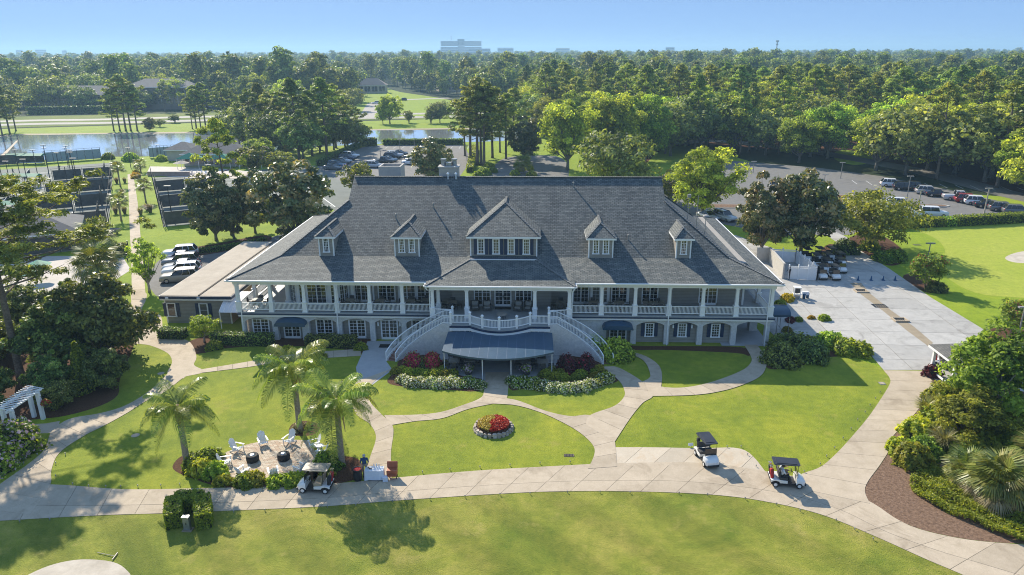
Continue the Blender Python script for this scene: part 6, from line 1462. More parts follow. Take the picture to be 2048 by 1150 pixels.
wood_me = bpy.data.meshes.new('far_wood'); wood_me.from_pydata(pts, [], []); at_ = wood_me.attributes.new('size', 'FLOAT', 'POINT'); at_.data.foreach_set('value', np.array(sc_, np.float32))
wood = link('far_wood', wood_me); tag(wood, 'hazy green forest reaching to the horizon', 'forest', kind='stuff')
ng = bpy.data.node_groups.new('far_wood', 'GeometryNodeTree'); ng.interface.new_socket('Geometry', in_out='INPUT', socket_type='NodeSocketGeometry'); ng.interface.new_socket('Geometry', in_out='OUTPUT', socket_type='NodeSocketGeometry')
gi, go = ng.nodes.new('NodeGroupInput'), ng.nodes.new('NodeGroupOutput'); iop = ng.nodes.new('GeometryNodeInstanceOnPoints'); jn = ng.nodes.new('GeometryNodeJoinGeometry')
for p_ in protos:
 oi = ng.nodes.new('GeometryNodeObjectInfo'); oi.inputs['Object'].default_value = p_; oi.inputs['As Instance'].default_value = True; ng.links.new(oi.outputs['Geometry'], jn.inputs[0])
iop.inputs['Pick Instance'].default_value = True
ri = ng.nodes.new('FunctionNodeRandomValue'); ri.data_type = 'INT'; ri.inputs[4].default_value = 0; ri.inputs[5].default_value = len(protos) - 1
rv = ng.nodes.new('FunctionNodeRandomValue'); rv.data_type = 'FLOAT_VECTOR'; rv.inputs[0].default_value = (0, 0, 0); rv.inputs[1].default_value = (0, 0, 6.283)
na = ng.nodes.new('GeometryNodeInputNamedAttribute'); na.data_type = 'FLOAT'; na.inputs['Name'].default_value = 'size'
ng.links.new(gi.outputs[0], iop.inputs['Points']); ng.links.new(jn.outputs[0], iop.inputs['Instance']); ng.links.new(ri.outputs[2], iop.inputs['Instance Index']); ng.links.new(rv.outputs[0], iop.inputs['Rotation']); ng.links.new(na.outputs[0], iop.inputs['Scale']); ng.links.new(iop.outputs[0], go.inputs[0])
md = wood.modifiers.new('trees', 'NODES'); md.node_group = ng
print('far trees', len(pts), 'single', ntree)
# ================================================================ GOLF CARTS
def wheel_mesh(r=.22, w=.18, rim='chrome'):
 a = MB(); a.smooth = True; a.lathe([(r * .6, -w / 2), (r * .92, -w / 2), (r, -w / 2 + .03), (r, w / 2 - .03), (r * .92, w / 2), (r * .6, w / 2)], n=18, axis='y')
 b = MB(); b.lathe([(r * .1, -w / 2 - .012), (r * .58, -w / 2 - .004), (r * .6, w / 2 + .004), (r * .1, w / 2 + .012)], n=14, axis='y')
 return a.mesh('tyre', 'rubber', uv=False), b.mesh('rim', rim, uv=False)
CW = wheel_mesh(.22, .19, 'cart white')
def make_cart(label, loc, rz, roof='cart roof black', seat='seat grey', group=None, bags=('shirt_red', 'shirt_black'), shade=True):
 o = thing('golf_cart', label, 'golf cart', loc, rz, group, .93)
 for x, y in ((.85, .5), (.85, -.5), (-.8, .5), (-.8, -.5)):
  t = link('wheel', CW[0], o, loc=(x, y, .22)); link('rim', CW[1], t)
 MB().box(-1.1, -.5, .22, 1.0, .5, .34).build('chassis', 'black plastic', o)
 # nose: shaped cowl
 mb = MB(); mb.smooth = True
 secs = [(1.28, .34, .26, .52), (1.18, .5, .26, .66), (.95, .56, .26, .78), (.62, .57, .3, .86)]
 rows = []
 for x, w, z0, z1 in secs: rows.append([(x, -w, z0), (x, -w, z1 - .14), (x, -w * .8, z1 - .03), (x, 0, z1), (x, w * .8, z1 - .03), (x, w, z1 - .14), (x, w, z0)])
 mb.grid(rows); mb.face(rows[0][::-1]); mb.face(rows[-1]); c = mb.build('cowl', 'cart white', o, fix=True)
 for s_ in (-1, 1): MB().cbox((1.2, s_ * .3, .52), .08, .2, .07, rz=-s_ * .35).build('headlight', 'head light', c)
 MB().box(1.27, -.45, .2, 1.34, .45, .34).build('bumper', 'black plastic', o)
 # rear body over the back wheels
 mb = MB(); mb.smooth = False
 prof = [(-1.15, .42), (-1.15, .58), (-.75, .64), (-.1, .58), (.02, .54), (.02, .36), (-.5, .36), (-.58, .48), (-.8, .54), (-1.02, .48), (-1.08, .42)]
 mb.extrude([(x, -.58, z) for x, z in prof], (0, 1.16, 0)); mb.build('rear_body', 'cart white', o, fix=True, bevel=.02)
 MB().box(-.55, -.54, .56, .02, .54, .8).build('seat', seat, o, bevel=.04)
 MB().cbox((-.58, 0, 1.06), .1, 1.04, .46, ry=-.18).build('seat_back', seat, o, bevel=.04)
 # canopy and its struts
 mb = MB(); mb.prism([(.72, -.5), (.78, -.4), (.78, .4), (.72, .5), (-1.0, .55), (-1.06, .45), (-1.06, -.45), (-1.0, -.55)], 1.80, 1.87); rf = mb.build('roof', roof, o, bevel=.025)
 MB().box(-.85, -.38, 1.87, .55, .38, 1.90).build('roof_panel', roof, rf, bevel=.015)
 for x0, x1, y in ((.70, .62, .46), (.70, .62, -.46), (-.62, -.72, .48), (-.62, -.72, -.48)): MB().tube([(x0 if x0 > 0 else x0, y, .75), (x1, y, 1.8)], .018, 6).build('strut', 'black metal', o)
 MB().add([(.71, -.44, .84), (.71, .44, .84), (.65, .44, 1.38), (.65, -.44, 1.38)], [(0, 1, 2, 3)]).build('windscreen', 'car glass', o)
 mb = MB(); mb.tube([(.62, .22, .78), (.36, .22, 1.02)], .02, 6); mb.lathe([(.14, -.012), (.17, 0), (.14, .012)], (.36, .22, 1.02), 14, axis='x'); mb.build('steering_wheel', 'black plastic', o)
 mb = MB(); mb.box(-1.2, -.5, .5, -1.15, .5, .56); mb.tube([(-1.0, -.5, .72), (-1.0, -.5, 1.2), (-1.0, .5, 1.2), (-1.0, .5, .72)], .015, 6, caps=False); mb.build('bag_rack', 'black metal', o)
 for i, bc in enumerate(bags):
  y = (-.25, .25)[i]; mb = MB(); mb.smooth = True; mb.tube([(-1.0, y, .5), (-1.12, y, 1.3)], [.13, .15], 10); g = mb.build('golf_bag', bc, o)
  mb = MB()
  for k in range(5): a = k * 1.26; mb.tube([(-1.12 + .06 * math.cos(a), y + .06 * math.sin(a), 1.25), (-1.16 + .09 * math.cos(a), y + .09 * math.sin(a), 1.52)], .012, 5); mb.cbox((-1.16 + .09 * math.cos(a), y + .09 * math.sin(a), 1.55), .05, .09, .05)
  mb.build('clubs', 'chrome', g)
 return o
x, y = G2(1412, 921); cart1 = make_cart('golf cart with black roof parked nose-on in the concrete bay', (x, y, .03), R(-79), bags=('shirt_black',))
x, y = G2(1570, 968); cart2 = make_cart('golf cart driving right with two people and red golf bags', (x, y, .03), R(-6), bags=('shirt_red', 'shirt_black'))
x, y = G2(634, 979); cart3 = make_cart('golf cart with beige roof parked in front of the patio', (x, y, .03), R(178), roof='cart roof beige', seat='cart seat')
make_cart('golf cart under the shingled shelter roof', (*G2(1893, 737), .03), R(-52), roof='cart roof beige', seat='cart seat', bags=('shirt_red',))
proto_cart = make_cart('golf cart in the front row beside the white fence, left one', (*G2(1641, 556), .03), R(-90), group='golf carts parked beside the white fence', bags=())
for (px, py), lab in (((1667, 557), 'golf cart in the front row beside the white fence, right one'), ((1650, 543), 'golf cart in the second row beside the white fence, left one'), ((1679, 543), 'golf cart in the second row beside the white fence, right one'), ((1631, 533), 'golf cart in the third row, nearest the white fence'), ((1653, 531), 'golf cart in the middle of the third row by the fence'), ((1678, 530), 'golf cart at the right end of the third row by the fence'), ((1612, 521), 'golf cart in the back row, nearest the white fence'), ((1638, 520), 'golf cart in the middle of the back row by the fence'), ((1660, 519), 'golf cart at the right end of the back row by the fence')):
 copy_thing(proto_cart, (*G2(px, py), .03), R(-90 + random.uniform(-4, 4)), lab)
copy_thing(proto_cart, (*G2(771, 289), .03), R(-100), 'golf cart by the hedge of the rear car park', 'golf carts elsewhere')
# ================================================================ CARS
PW = wheel_mesh(.34, .24)
def make_car(kind):
 """meshes of one car body; the paint slot is set per car"""
 L_, W, H_ = {'sedan': (4.7, 1.82, 1.45), 'suv': (4.8, 1.92, 1.72), 'pickup': (5.6, 1.98, 1.88), 'jeep': (4.5, 1.86, 1.84)}[kind]
 hw = W / 2; belt = {'sedan': .92, 'suv': 1.05, 'pickup': 1.12, 'jeep': 1.12}[kind]; hood = {'sedan': .80, 'suv': .98, 'pickup': 1.08, 'jeep': 1.08}[kind]
 mb = MB(); mb.smooth = True; rows = []
 tail = {'sedan': .98, 'suv': belt, 'pickup': 1.1, 'jeep': belt}[kind]
 st = [(L_/2, .72, .40, hood - .28), (L_/2 - .06, .86, .30, hood - .12), (L_/2 - .35, .96, .22, hood - .02), (L_/2 - 1.25, 1.0, .2, hood + .05), (L_/2 - 1.45, 1.0, .2, belt), (0, 1.0, .2, belt), (-L_/2 + 1.2, 1.0, .2, belt), (-L_/2 + .9, 1.0, .2, tail), (-L_/2 + .25, .97, .24, tail), (-L_/2 + .05, .88, .32, tail - .08), (-L_/2, .76, .42, tail - .26)]
 for x, k, z0, z1 in st:
  w = hw * k; rows.append([(x, -w * .92, z0), (x, -w, z0 + .12), (x, -w, (z0 + z1) / 2), (x, -w * .97, z1 - .1), (x, -w * .86, z1), (x, 0, z1 + .02), (x, w * .86, z1), (x, w * .97, z1 - .1), (x, w, (z0 + z1) / 2), (x, w, z0 + .12), (x, w * .92, z0)])
 mb.grid(rows); mb.face(rows[0]); mb.face(rows[-1][::-1]); body = MB.fixnormals(mb, mb.mesh('body', CAR['white'], uv=False))
 f0 = L_/2 - {'sedan': 1.35, 'suv': 1.4, 'pickup': 1.6, 'jeep': 1.55}[kind]; f1 = f0 - {'sedan': .85, 'suv': .7, 'pickup': .6, 'jeep': .25}[kind]
 r0 = -L_/2 + {'sedan': .95, 'suv': .12, 'pickup': 2.0, 'jeep': .1}[kind]; r1 = r0 + {'sedan': .6, 'suv': .45, 'pickup': .2, 'jeep': .06}[kind]
 wb, wt = hw * .93, hw * (.74 if kind != 'jeep' else .85); zb, zt = belt - .03, H_ - .05
 g = MB(); g.add([(f0, -wb, zb), (f0, wb, zb), (r0, wb, zb), (r0, -wb, zb), (f1, -wt, zt), (f1, wt, zt), (r1, wt, zt), (r1, -wt, zt)], [(0, 1, 5, 4), (1, 2, 6, 5), (2, 3, 7, 6), (3, 0, 4, 7), (4, 5, 6, 7)])
 glass = MB.fixnormals(g, g.mesh('glass', 'car glass', uv=False))
 rfm = MB(); rfm.smooth = True
 rr_ = []
 for x, k in ((f1 + .1, .96), (f1 - .15, 1.0), ((f1 + r1) / 2, 1.0), (r1 + .12, 1.0), (r1 - .08, .97)): rr_.append([(x, -wt * k - .02, zt - .02), (x, -wt * k * .85, zt + .05), (x, 0, zt + .07), (x, wt * k * .85, zt + .05), (x, wt * k + .02, zt - .02)])
 rfm.grid(rr_)
 for s_ in (-1, 1):
  for (xa, xb_) in ((f0, f1), (r0, r1)): rfm.bar((xa, s_ * wb, zb), (xb_, s_ * wt, zt), .07, .06)
  for t in ((.42, .72) if kind == 'suv' else (.5,)): xa = f0 + (r0 - f0) * t; xb_ = f1 + (r1 - f1) * t; rfm.bar((xa, s_ * (wb + .005), zb), (xb_, s_ * (wt + .005), zt), .09, .05)
 roof_ = MB.fixnormals(rfm, rfm.mesh('roof', CAR['white'], uv=False))
 hl = MB(); tl = MB(); bp_ = MB()
 for s_ in (-1, 1): hl.cbox((L_/2 - .14, s_ * hw * .66, hood - .22), .16, .34, .12, rz=-s_ * .3); tl.cbox((-L_/2 + .06, s_ * hw * .74, tail - .2), .1, .26, .2)
 bp_.box(L_/2 - .08, -hw * .7, .3, L_/2 + .03, hw * .7, .5); bp_.box(-L_/2 - .03, -hw * .75, .32, -L_/2 + .08, hw * .75, .5)
 wx = (L_/2 - .9, -L_/2 + (.95 if kind != 'pickup' else 1.15))
 return dict(body=body, glass=glass, roof=roof_, head=hl.mesh('headlights', 'head light', uv=False), tail=tl.mesh('taillights', 'tail light', uv=False), bump=bp_.mesh('bumpers', 'black plastic', uv=False), wx=wx, hw=hw - .1)
CARM = {k: make_car(k) for k in ('sedan', 'suv', 'pickup', 'jeep')}
def car(kind, px, py, rz, colour, label, group, roofc=None):
 m_ = CARM[kind]; x, y = G2(px, py); o = thing('parked_car', label, 'car', (x, y, .01), rz, group)
 b_ = link('body', m_['body'], o); b_.material_slots[0].link = 'OBJECT'; b_.material_slots[0].material = CAR[colour]
 r_ = link('roof', m_['roof'], o); r_.material_slots[0].link = 'OBJECT'; r_.material_slots[0].material = CAR[roofc or colour]
 link('glass', m_['glass'], o); link('bumper', m_['bump'], o, kind='stuff'); link('headlight', m_['head'], o, kind='stuff'); link('taillight', m_['tail'], o, kind='stuff')
 for x_ in m_['wx']:
  for s_ in (-1, 1): t = link('wheel', PW[0], o, loc=(x_, s_ * m_['hw'], .34)); link('rim', PW[1], t)
 return o
g1 = 'cars parked beside the annex'; hd = R(196)
for (px, py), k, c, lab in (((362, 513), 'suv', 'white', 'white car farthest from the annex in the side row'), ((361, 521), 'sedan', 'navy', 'dark blue car second from the back of the side row'), ((363, 530), 'suv', 'grey', 'dark grey car third from the back of the side row'), ((364, 539), 'sedan', 'silver', 'silver sedan third from the front of the side row'), ((365, 549), 'suv', 'white', 'white car second nearest the annex in the side row'), ((362, 562), 'suv', 'beige', 'beige silver car nearest the annex in the side row')): car(k, px, py, hd, c, lab, g1)
g2 = 'cars in the left row of the rear car park'; hd = R(-16)
for (px, py), k, c, lab in (((702, 315), 'suv', 'white', 'white car at the far end of the left row in the rear car park'), ((695, 320), 'suv', 'navy', 'navy car second from the far end of the left row'), ((687, 325), 'sedan', 'silver', 'silver car third from the far end of the left row'), ((680, 330), 'suv', 'black', 'black car fourth from the far end of the left row'), ((674, 334), 'suv', 'steel blue', 'steel blue car second from the near end of the left row'), ((666, 339), 'sedan', 'grey', 'grey car at the near end of the left row')): car(k, px, py, hd, c, lab, g2)
g3 = 'cars in the middle rows of the rear car park'; hd = R(-14)
for (px, py), k, c, lab in (((799, 310), 'sedan', 'black', 'black sedan at the far end of the middle row'), ((790, 314), 'suv', 'silver', 'silver car beside the black sedan in the middle row'), ((785, 317), 'suv', 'black', 'black suv halfway along the middle row'), ((778, 323), 'sedan', 'steel blue', 'teal blue sedan in the middle row'), ((768, 327), 'pickup', 'black', 'black pickup in the middle row'), ((750, 335), 'suv', 'silver', 'silver wagon at the near end of the middle row'), ((824, 317), 'sedan', 'grey', 'grey car right of the straw island'), ((828, 323), 'sedan', 'white', 'white car right of the straw island'), ((822, 329), 'suv', 'white', 'white suv right of the roof well'), ((842, 306), 'suv', 'black', 'black car half hidden by the magnolia behind the ridge')): car(k, px, py, hd + (math.pi if px > 815 else 0), c, lab, g3)
g4 = 'cars in the right car park'
for (px, py), k, c, a, lab in (((1784, 373), 'suv', 'white', -12, 'white suv parked under the trees of the right car park'), ((1810, 380), 'suv', 'black', -12, 'black car right of the white suv under the trees'), ((1832, 379), 'suv', 'black', -14, 'second black car under the trees'), ((1856, 388), 'suv', 'silver', -14, 'silver car under the trees, left of a black one'), ((1876, 393), 'sedan', 'black', -14, 'black sedan right of the silver car under the trees'), ((1916, 400), 'pickup', 'silver', -14, 'silver pickup in the shade near the tall pole'), ((1936, 405), 'suv', 'red', -14, 'dark red car between pickup and white car'), ((1955, 409), 'suv', 'white', -14, 'white car right of the dark red one'), ((1975, 415), 'sedan', 'black', -14, 'black sedan beside the tall pole'), ((2006, 422), 'suv', 'grey', -14, 'grey suv at the right end of the far row'), ((2034, 428), 'suv', 'grey', -14, 'grey car at the right edge behind the hedge'),
 ((1739, 399), 'jeep', 'bronze', 150, 'bronze open-top jeep driving between the islands'), ((1783, 412), 'suv', 'white', 162, 'white wagon seen from behind near the straw island'), ((1808, 433), 'pickup', 'white', 165, 'white pickup behind the long hedge'), ((1866, 433), 'jeep', 'white', -12, 'white boxy jeep behind the long hedge'), ((1643, 378), 'sedan', 'blue', 80, 'bright blue car behind the magnolia'), ((1545, 376), 'sedan', 'silver', 80, 'silver car between the two magnolia tops'), ((1448, 440), 'suv', 'silver', -62, 'silver suv beside the right roof edge'), ((1416, 438), 'sedan', 'silver', -62, 'silver car half hidden by the right roof edge')): car(k, px, py, R(a), c, lab, g4)
for (px, py), c, lab in (((752, 208), 'white', 'white car far off on the side road'), ((806, 201.5), 'black', 'dark car far off on the side road')): car('suv', px, py, R(190), c, lab, 'cars on the side road')
for i, (px, py, c) in enumerate(((88, 221, 'white'), (105, 222, 'silver'), (128, 221, 'black'), (285, 219, 'red'), (306, 218, 'white'), (320, 218, 'silver'), (425, 215, 'white'), (438, 214, 'silver'))): car('suv', px, py, R(80), c, c + ' car parked before the offices beyond the highway' + (', right group' if px > 400 else ', left group' if px < 200 else ''), 'cars parked beyond the highway')
# ================================================================ PATIO
def adirondack(label, px, py, face, group='white garden chairs round the fire pits'):
 if 'ad' in PLANT: return copy_thing(PLANT['ad'], (*G2(px, py), .026), face, label)
 o = thing('garden_chair', label, 'chair', (*G2(px, py), .026), face, group, .9)       # looks towards +X
 for s_ in (-1, 1):
  mb = MB(); mb.extrude([(.42, s_ * .31, 0), (.50, s_ * .31, 0), (.50, s_ * .31, .58), (.42, s_ * .31, .58)], (0, s_ * .03, 0)); mb.build('leg', 'white paint', o, fix=True)
  mb = MB(); mb.bar((.48, s_ * .295, .36), (-.42, s_ * .295, .03), .03, .11); mb.build('leg', 'white paint', o)
  mb = MB(); mb.prism([(.56, s_ * .27), (.56, s_ * .42), (-.30, s_ * .38), (-.30, s_ * .29)], .58, .61); mb.build('arm', 'white paint', o)
 for k in range(5): x = .46 - k * .115; z = .385 - k * .043; MB().cbox((x, 0, z), .1, .6, .022, ry=.36).build('seat_slat', 'white paint', o)
 for k in range(5):
  y = (k - 2) * .118; h = (.86, .95, .99, .95, .86)[k]; mb = MB(); d = Vector((-.40, 0, .917)); b_ = Vector((-.10, y, .18)); mb.bar(b_, b_ + d * h, .105, .022, up=(.9, 0, .4)); mb.build('back_slat', 'white paint', o)
 for z in (.42, .78): MB().cbox((-.115 - .40 * (z - .18) / .917 - .03, 0, z), .03, .6, .07, ry=-.41).build('crossbar', 'white paint', o)
 PLANT['ad'] = o; return o
pc = Vector(G2(540, 918))
for px, py, lab in ((473, 903, 'white garden chair at the upper left of the patio'), (526, 890, 'white garden chair at the back of the patio, left of two'), (581, 886, 'white garden chair at the back of the patio, right of two'), (632, 895, 'white garden chair behind the small side table under the palm'), (647, 910, 'white garden chair at the right end of the patio, front one'), (449, 931, 'white garden chair at the left end of the patio'), (484, 953, 'white garden chair seen from behind, front left of the patio'), (548, 955, 'white garden chair seen from behind, front middle of the patio'), (603, 946, 'white garden chair seen from behind next to the beige-roofed cart')):
 g = Vector(G2(px, py)); t = pc - g; adirondack(lab, px, py, math.atan2(t.y, t.x))
o = thing('side_table', 'small round white side table between two chairs under the palm', 'table', (*G2(641, 902), .026))
mb = MB(); mb.lathe([(.26, 0), (.27, .02), (.26, .04)], (0, 0, .42), 18); mb.build('table_top', 'white paint', o)
for k in range(3): a = k * 2.09; MB().tube([(.2 * math.cos(a), .2 * math.sin(a), 0), (.12 * math.cos(a), .12 * math.sin(a), .42)], .025, 6).build('leg', 'white paint', o)
for px, py, lab in ((506, 922, 'left round black fire pit on the paved patio'), (568, 919, 'right round black fire pit on the paved patio')):
 o = thing('fire_pit', lab, 'fire pit', (*G2(px, py), .026))
 mb = MB(); mb.smooth = True; mb.lathe([(.40, 0), (.44, .06), (.45, .2), (.45, .36), (.42, .47), (.36, .5), (.2, .5), (.2, .42), (.05, .42)], n=28); mb.build('drum', 'rubber', o)
 mb = MB(); mb.smooth = True; mb.lathe([(.1, .0), (.21, .01), (.21, .06), (.1, .07)], (0, 0, .46), 20); mb.build('burner', 'chrome', o)
# drinks stand
o = thing('drinks_table', 'folding table under a white cloth with bottles by the cart path', 'table', (*G2(750, 957), .02), R(4))
mb = MB(); mb.box(-.62, -.3, .74, .62, .3, .76); mb.build('table_top', 'cloth white', o)
mb = MB(); rows = []
ring = [(-.63, -.31), (-.3, -.33), (0, -.30), (.3, -.34), (.63, -.31), (.65, 0), (.63, .31), (0, .33), (-.63, .31), (-.65, 0), (-.63, -.31)]
rows = [[(x, y, .762) for x, y in ring], [(x * 1.02, y * 1.03, .45) for x, y in ring], [(x * (1.05 + .03 * math.sin(i * 2.1)), y * (1.1 + .05 * math.cos(i * 2)), .05 + .04 * (i % 2)) for i, (x, y) in enumerate(ring)]]
mb.smooth = True; mb.grid(rows); mb.face([(x, y, .763) for x, y in ring[:-1]]); mb.build('tablecloth', 'cloth white', o, fix=True)
tx, ty = G2(750, 957)
for i, (dx, dy) in enumerate(((-.05, .18), (.12, .2), (.3, .16), (-.42, .05), (-.3, -.06), (-.2, -.06))):
 mb = MB(); h = .3 if i < 3 else .12; mb.lathe([(.045, 0), (.045, h * .6), (.02, h * .8), (.02, h)], n=10); b_ = mb.build('bottle' if i < 3 else 'cup', 'white canvas' if i < 3 else 'black plastic', loc=(tx + dx, ty + dy, .785))
 tag(b_, ('pale bottle standing on the drinks table' if i < 3 else 'dark cup on the left half of the drinks table'), 'bottle' if i < 3 else 'cup', 'bottles on the drinks table' if i < 3 else 'cups on the drinks table')
o = thing('ice_chest', 'orange ice chest with its lid open beside the drinks table', 'ice chest', (*G2(785, 955), .02), R(3), None, .85)
MB().box(-.42, -.28, .32, .42, .28, .78).build('box', 'cooler orange', o, bevel=.03); MB().cbox((0, .33, 1.02), .86, .07, .5, rx=-.25).build('lid', 'cooler orange', o, bevel=.02)
MB().box(-.36, -.5, .36, .36, -.28, .42).build('tray', 'cooler orange', o)
for x in (-.36, .36):
 for y in (-.22, .22): MB().box(x - .03, y - .03, 0, x + .03, y + .03, .32).build('leg', 'black metal', o)
o = thing('waste_barrel', 'dark round waste barrel with red lining beside the drinks table', 'barrel', (*G2(716, 960), .02))
mb = MB(); mb.smooth = True; mb.lathe([(.24, 0), (.29, .1), (.31, .6), (.30, .82), (.33, .84), (.33, .88), (.28, .88), (.26, .6)], n=20); mb.build('drum', 'black plastic', o)
mb = MB(); mb.lathe([(.27, .80), (.27, .83), (.05, .83)], n=16); mb.build('liner', 'shirt_red', o)
o = thing('white_carton', 'white carton on the ground between drinks table and ice chest', 'box', (*G2(771, 962), .02), R(5)); MB().box(-.17, -.15, 0, .17, .15, .3).build('box', 'cloth white', o, bevel=.01); MB().box(-.18, -.16, .3, .18, .16, .33).build('lid', 'cloth white', o)
# ================================================================ PEOPLE
def person(label, loc, rz, pose='stand', shirt='shirt_blue', trousers='trousers_khaki', skin='skin', cap=None, h=1.75):
 k = h / 1.75
 J = dict(pel=(0, 0, .95), waist=(0, 0, 1.12), chest=(0, 0, 1.34), neck=(0, 0, 1.48), head=(.01, 0, 1.60), top=(.0, 0, 1.72))
 for s_, n in ((1, 'l'), (-1, 'r')):
  J['hip' + n] = (0, s_ * .10, .92); J['knee' + n] = (.03, s_ * .11, .50); J['ank' + n] = (0, s_ * .12, .09); J['toe' + n] = (.17, s_ * .14, .035)
  J['sh' + n] = (0, s_ * .19, 1.42); J['el' + n] = (.05, s_ * .27, 1.15); J['wr' + n] = (.26, s_ * .20, 1.06); J['ha' + n] = (.34, s_ * .17, 1.07)
 if pose == 'sit':
  J = {n: (x, y, z - .42) for n, (x, y, z) in J.items()}
  for s_, n in ((1, 'l'), (-1, 'r')):
   J['knee' + n] = (.44, s_ * .13, .55); J['ank' + n] = (.50, s_ * .13, .12); J['toe' + n] = (.66, s_ * .14, .08); J['el' + n] = (.12, s_ * .27, .78); J['wr' + n] = (.36, s_ * .17, .80); J['ha' + n] = (.43, s_ * .14, .81)
 if pose == 'play':
  J['kneel'] = (.22, .16, .52); J['ankl'] = (.18, .24, .09); J['toel'] = (.34, .26, .035); J['ankr'] = (-.25, -.18, .12); J['toer'] = (-.1, -.2, .04); J['elr'] = (.12, -.38, 1.3); J['wrr'] = (.32, -.5, 1.4); J['har'] = (.4, -.53, 1.44)
 E_ = [('pel', 'waist', 's'), ('waist', 'chest', 's'), ('chest', 'neck', 's'), ('neck', 'head', 'k'), ('head', 'top', 'k')]
 RAD = dict(pel=.135, waist=.13, chest=.145, neck=.058, head=.098, top=.06)
 for n in 'lr':
  E_ += [('pel', 'hip' + n, 't'), ('hip' + n, 'knee' + n, 't'), ('knee' + n, 'ank' + n, 't'), ('ank' + n, 'toe' + n, 'b'), ('chest', 'sh' + n, 's'), ('sh' + n, 'el' + n, 's'), ('el' + n, 'wr' + n, 'k'), ('wr' + n, 'ha' + n, 'k')]
  RAD.update({'hip' + n: .10, 'knee' + n: .068, 'ank' + n: .048, 'toe' + n: .04, 'sh' + n: .075, 'el' + n: .05, 'wr' + n: .033, 'ha' + n: .036})
  w, hnd = Vector(J['wr' + n]), Vector(J['ha' + n]); d = (hnd - w).normalized(); sd = d.cross(Vector((0, 0, 1))).normalized()
  for f, (o_, l) in enumerate(((-.033, .062), (-.011, .075), (.011, .07), (.033, .055))):
   a = 'f%d%s' % (f, n); p1 = hnd + sd * o_ + d * .035; p2 = p1 + d * l * .6 + Vector((0, 0, -.022)); J[a] = tuple(p1); J[a + 'e'] = tuple(p2); E_ += [('ha' + n, a, 'k'), (a, a + 'e', 'k')]; RAD[a] = .009; RAD[a + 'e'] = .008
  p1 = w.lerp(hnd, .6) + sd * .04 * (1 if n == 'l' else -1); J['th' + n] = tuple(p1 + d * .04); E_.append(('ha' + n, 'th' + n, 'k')); RAD['th' + n] = .010
 names = list(J); idx = {n: i for i, n in enumerate(names)}
 me = bpy.data.meshes.new('body'); me.from_pydata([J[n] for n in names], [(idx[a], idx[b_]) for a, b_, _ in E_], [])
 tmp = bpy.data.objects.new('body', me); COL.objects.link(tmp); tmp.modifiers.new('skin', 'SKIN')
 if not me.skin_vertices: me.skin_vertices.new() if hasattr(me.skin_vertices, 'new') else None
 if not me.skin_vertices:
  bm = bmesh.new(); bm.from_mesh(me); bm.verts.layers.skin.verify(); bm.to_mesh(me); bm.free()
 for i, n in enumerate(names): sv = me.skin_vertices[0].data[i]; sv.radius = (RAD[n], RAD[n]); sv.use_root = n == 'pel'
 sb_ = tmp.modifiers.new('sub', 'SUBSURF'); sb_.levels = 1; sb_.render_levels = 1
 dg = bpy.context.evaluated_depsgraph_get(); new = bpy.data.meshes.new_from_object(tmp.evaluated_get(dg)); bpy.data.objects.remove(tmp)
 zone = {'s': 0, 't': 1, 'k': 2, 'b': 3}; new.materials.clear()
 for m_ in (shirt, trousers, skin, 'black plastic'): new.materials.append(MAT[m_])
 segs = [(Vector(J[a]), Vector(J[b_]), zone[z]) for a, b_, z in E_]
 for p in new.polygons:
  best, bz = 9, 0
  for a, b_, z in segs:
   ab = b_ - a; t = max(0, min(1, (p.center - a).dot(ab) / max(1e-9, ab.length_squared))); dd = (p.center - (a + ab * t)).length - (.02 if z in (0, 1) else 0)
   if dd < best: best, bz = dd, z
  p.material_index = bz; p.use_smooth = True
 o = thing('person', label, 'person', loc, rz, None, k); new.name = 'body'; link('body', new, o)
 hx, hy, hz_ = J['head']
 mb = MB(); mb.smooth = True
 mb.lathe([(.10, .0), (.106, .05), (.09, .10), (.03, .13)], (hx - .012, hy, hz_ + .02), 14); hr = mb.build('hair' if not cap else 'cap', cap or 'hair', o)
 if cap: MB().cbox((hx + .12, hy, hz_ + .045), .12, .15, .015).build('peak', cap, hr)
 fc = MB(); fc.cbox((hx + .105, hy, hz_ - .02), .03, .022, .04)                                            # nose, eyes, mouth
 fc.build('nose', skin, o)
 for s_ in (-1, 1): MB().cbox((hx + .094, hy + s_ * .034, hz_ + .01), .012, .022, .012).build('eye', 'black plastic', o); MB().cbox((hx, hy + s_ * .102, hz_ - .005), .03, .015, .05).build('ear', skin, o)
 MB().cbox((hx + .096, hy, hz_ - .06), .01, .04, .01).build('mouth', 'shirt_red', o)
 return o
person('person in a dark blue shirt standing behind the drinks table', (*G2(731, 953), .02), R(-75), shirt='shirt_blue', cap='cap_grey')
def in_cart(c, dx, dy, lab, **kw):
 a = c.rotation_euler.z; x = c.location.x + dx * math.cos(a) - dy * math.sin(a); y = c.location.y + dx * math.sin(a) + dy * math.cos(a); return person(lab, (x, y, c.location.z + .28), a, 'sit', **kw)
in_cart(cart2, -.32, .25, 'person in a white shirt driving the moving golf cart', shirt='shirt_white', cap='shirt_white')
in_cart(cart2, -.32, -.25, 'person in a pale shirt riding in the moving golf cart, near side', shirt='shirt_white', trousers='trousers_dark', skin='skin')
person('person in dark clothes at the gate of the white fence', (*G2(1577, 559), .02), R(200), shirt='shirt_black', trousers='trousers_dark', skin='skin dark')
for (px, py), lab, sh in (((120, 344), 'tennis player in black on the middle court', 'shirt_black'), ((27, 350), 'tennis player in dark clothes at the left edge of the courts', 'trousers_dark'), ((82, 372), 'tennis player in a red shirt beside the green shade', 'shirt_red')): person(lab, (*G2(px, py), .02), R(random.uniform(0, 360)), 'play', shirt=sh, trousers='trousers_dark')
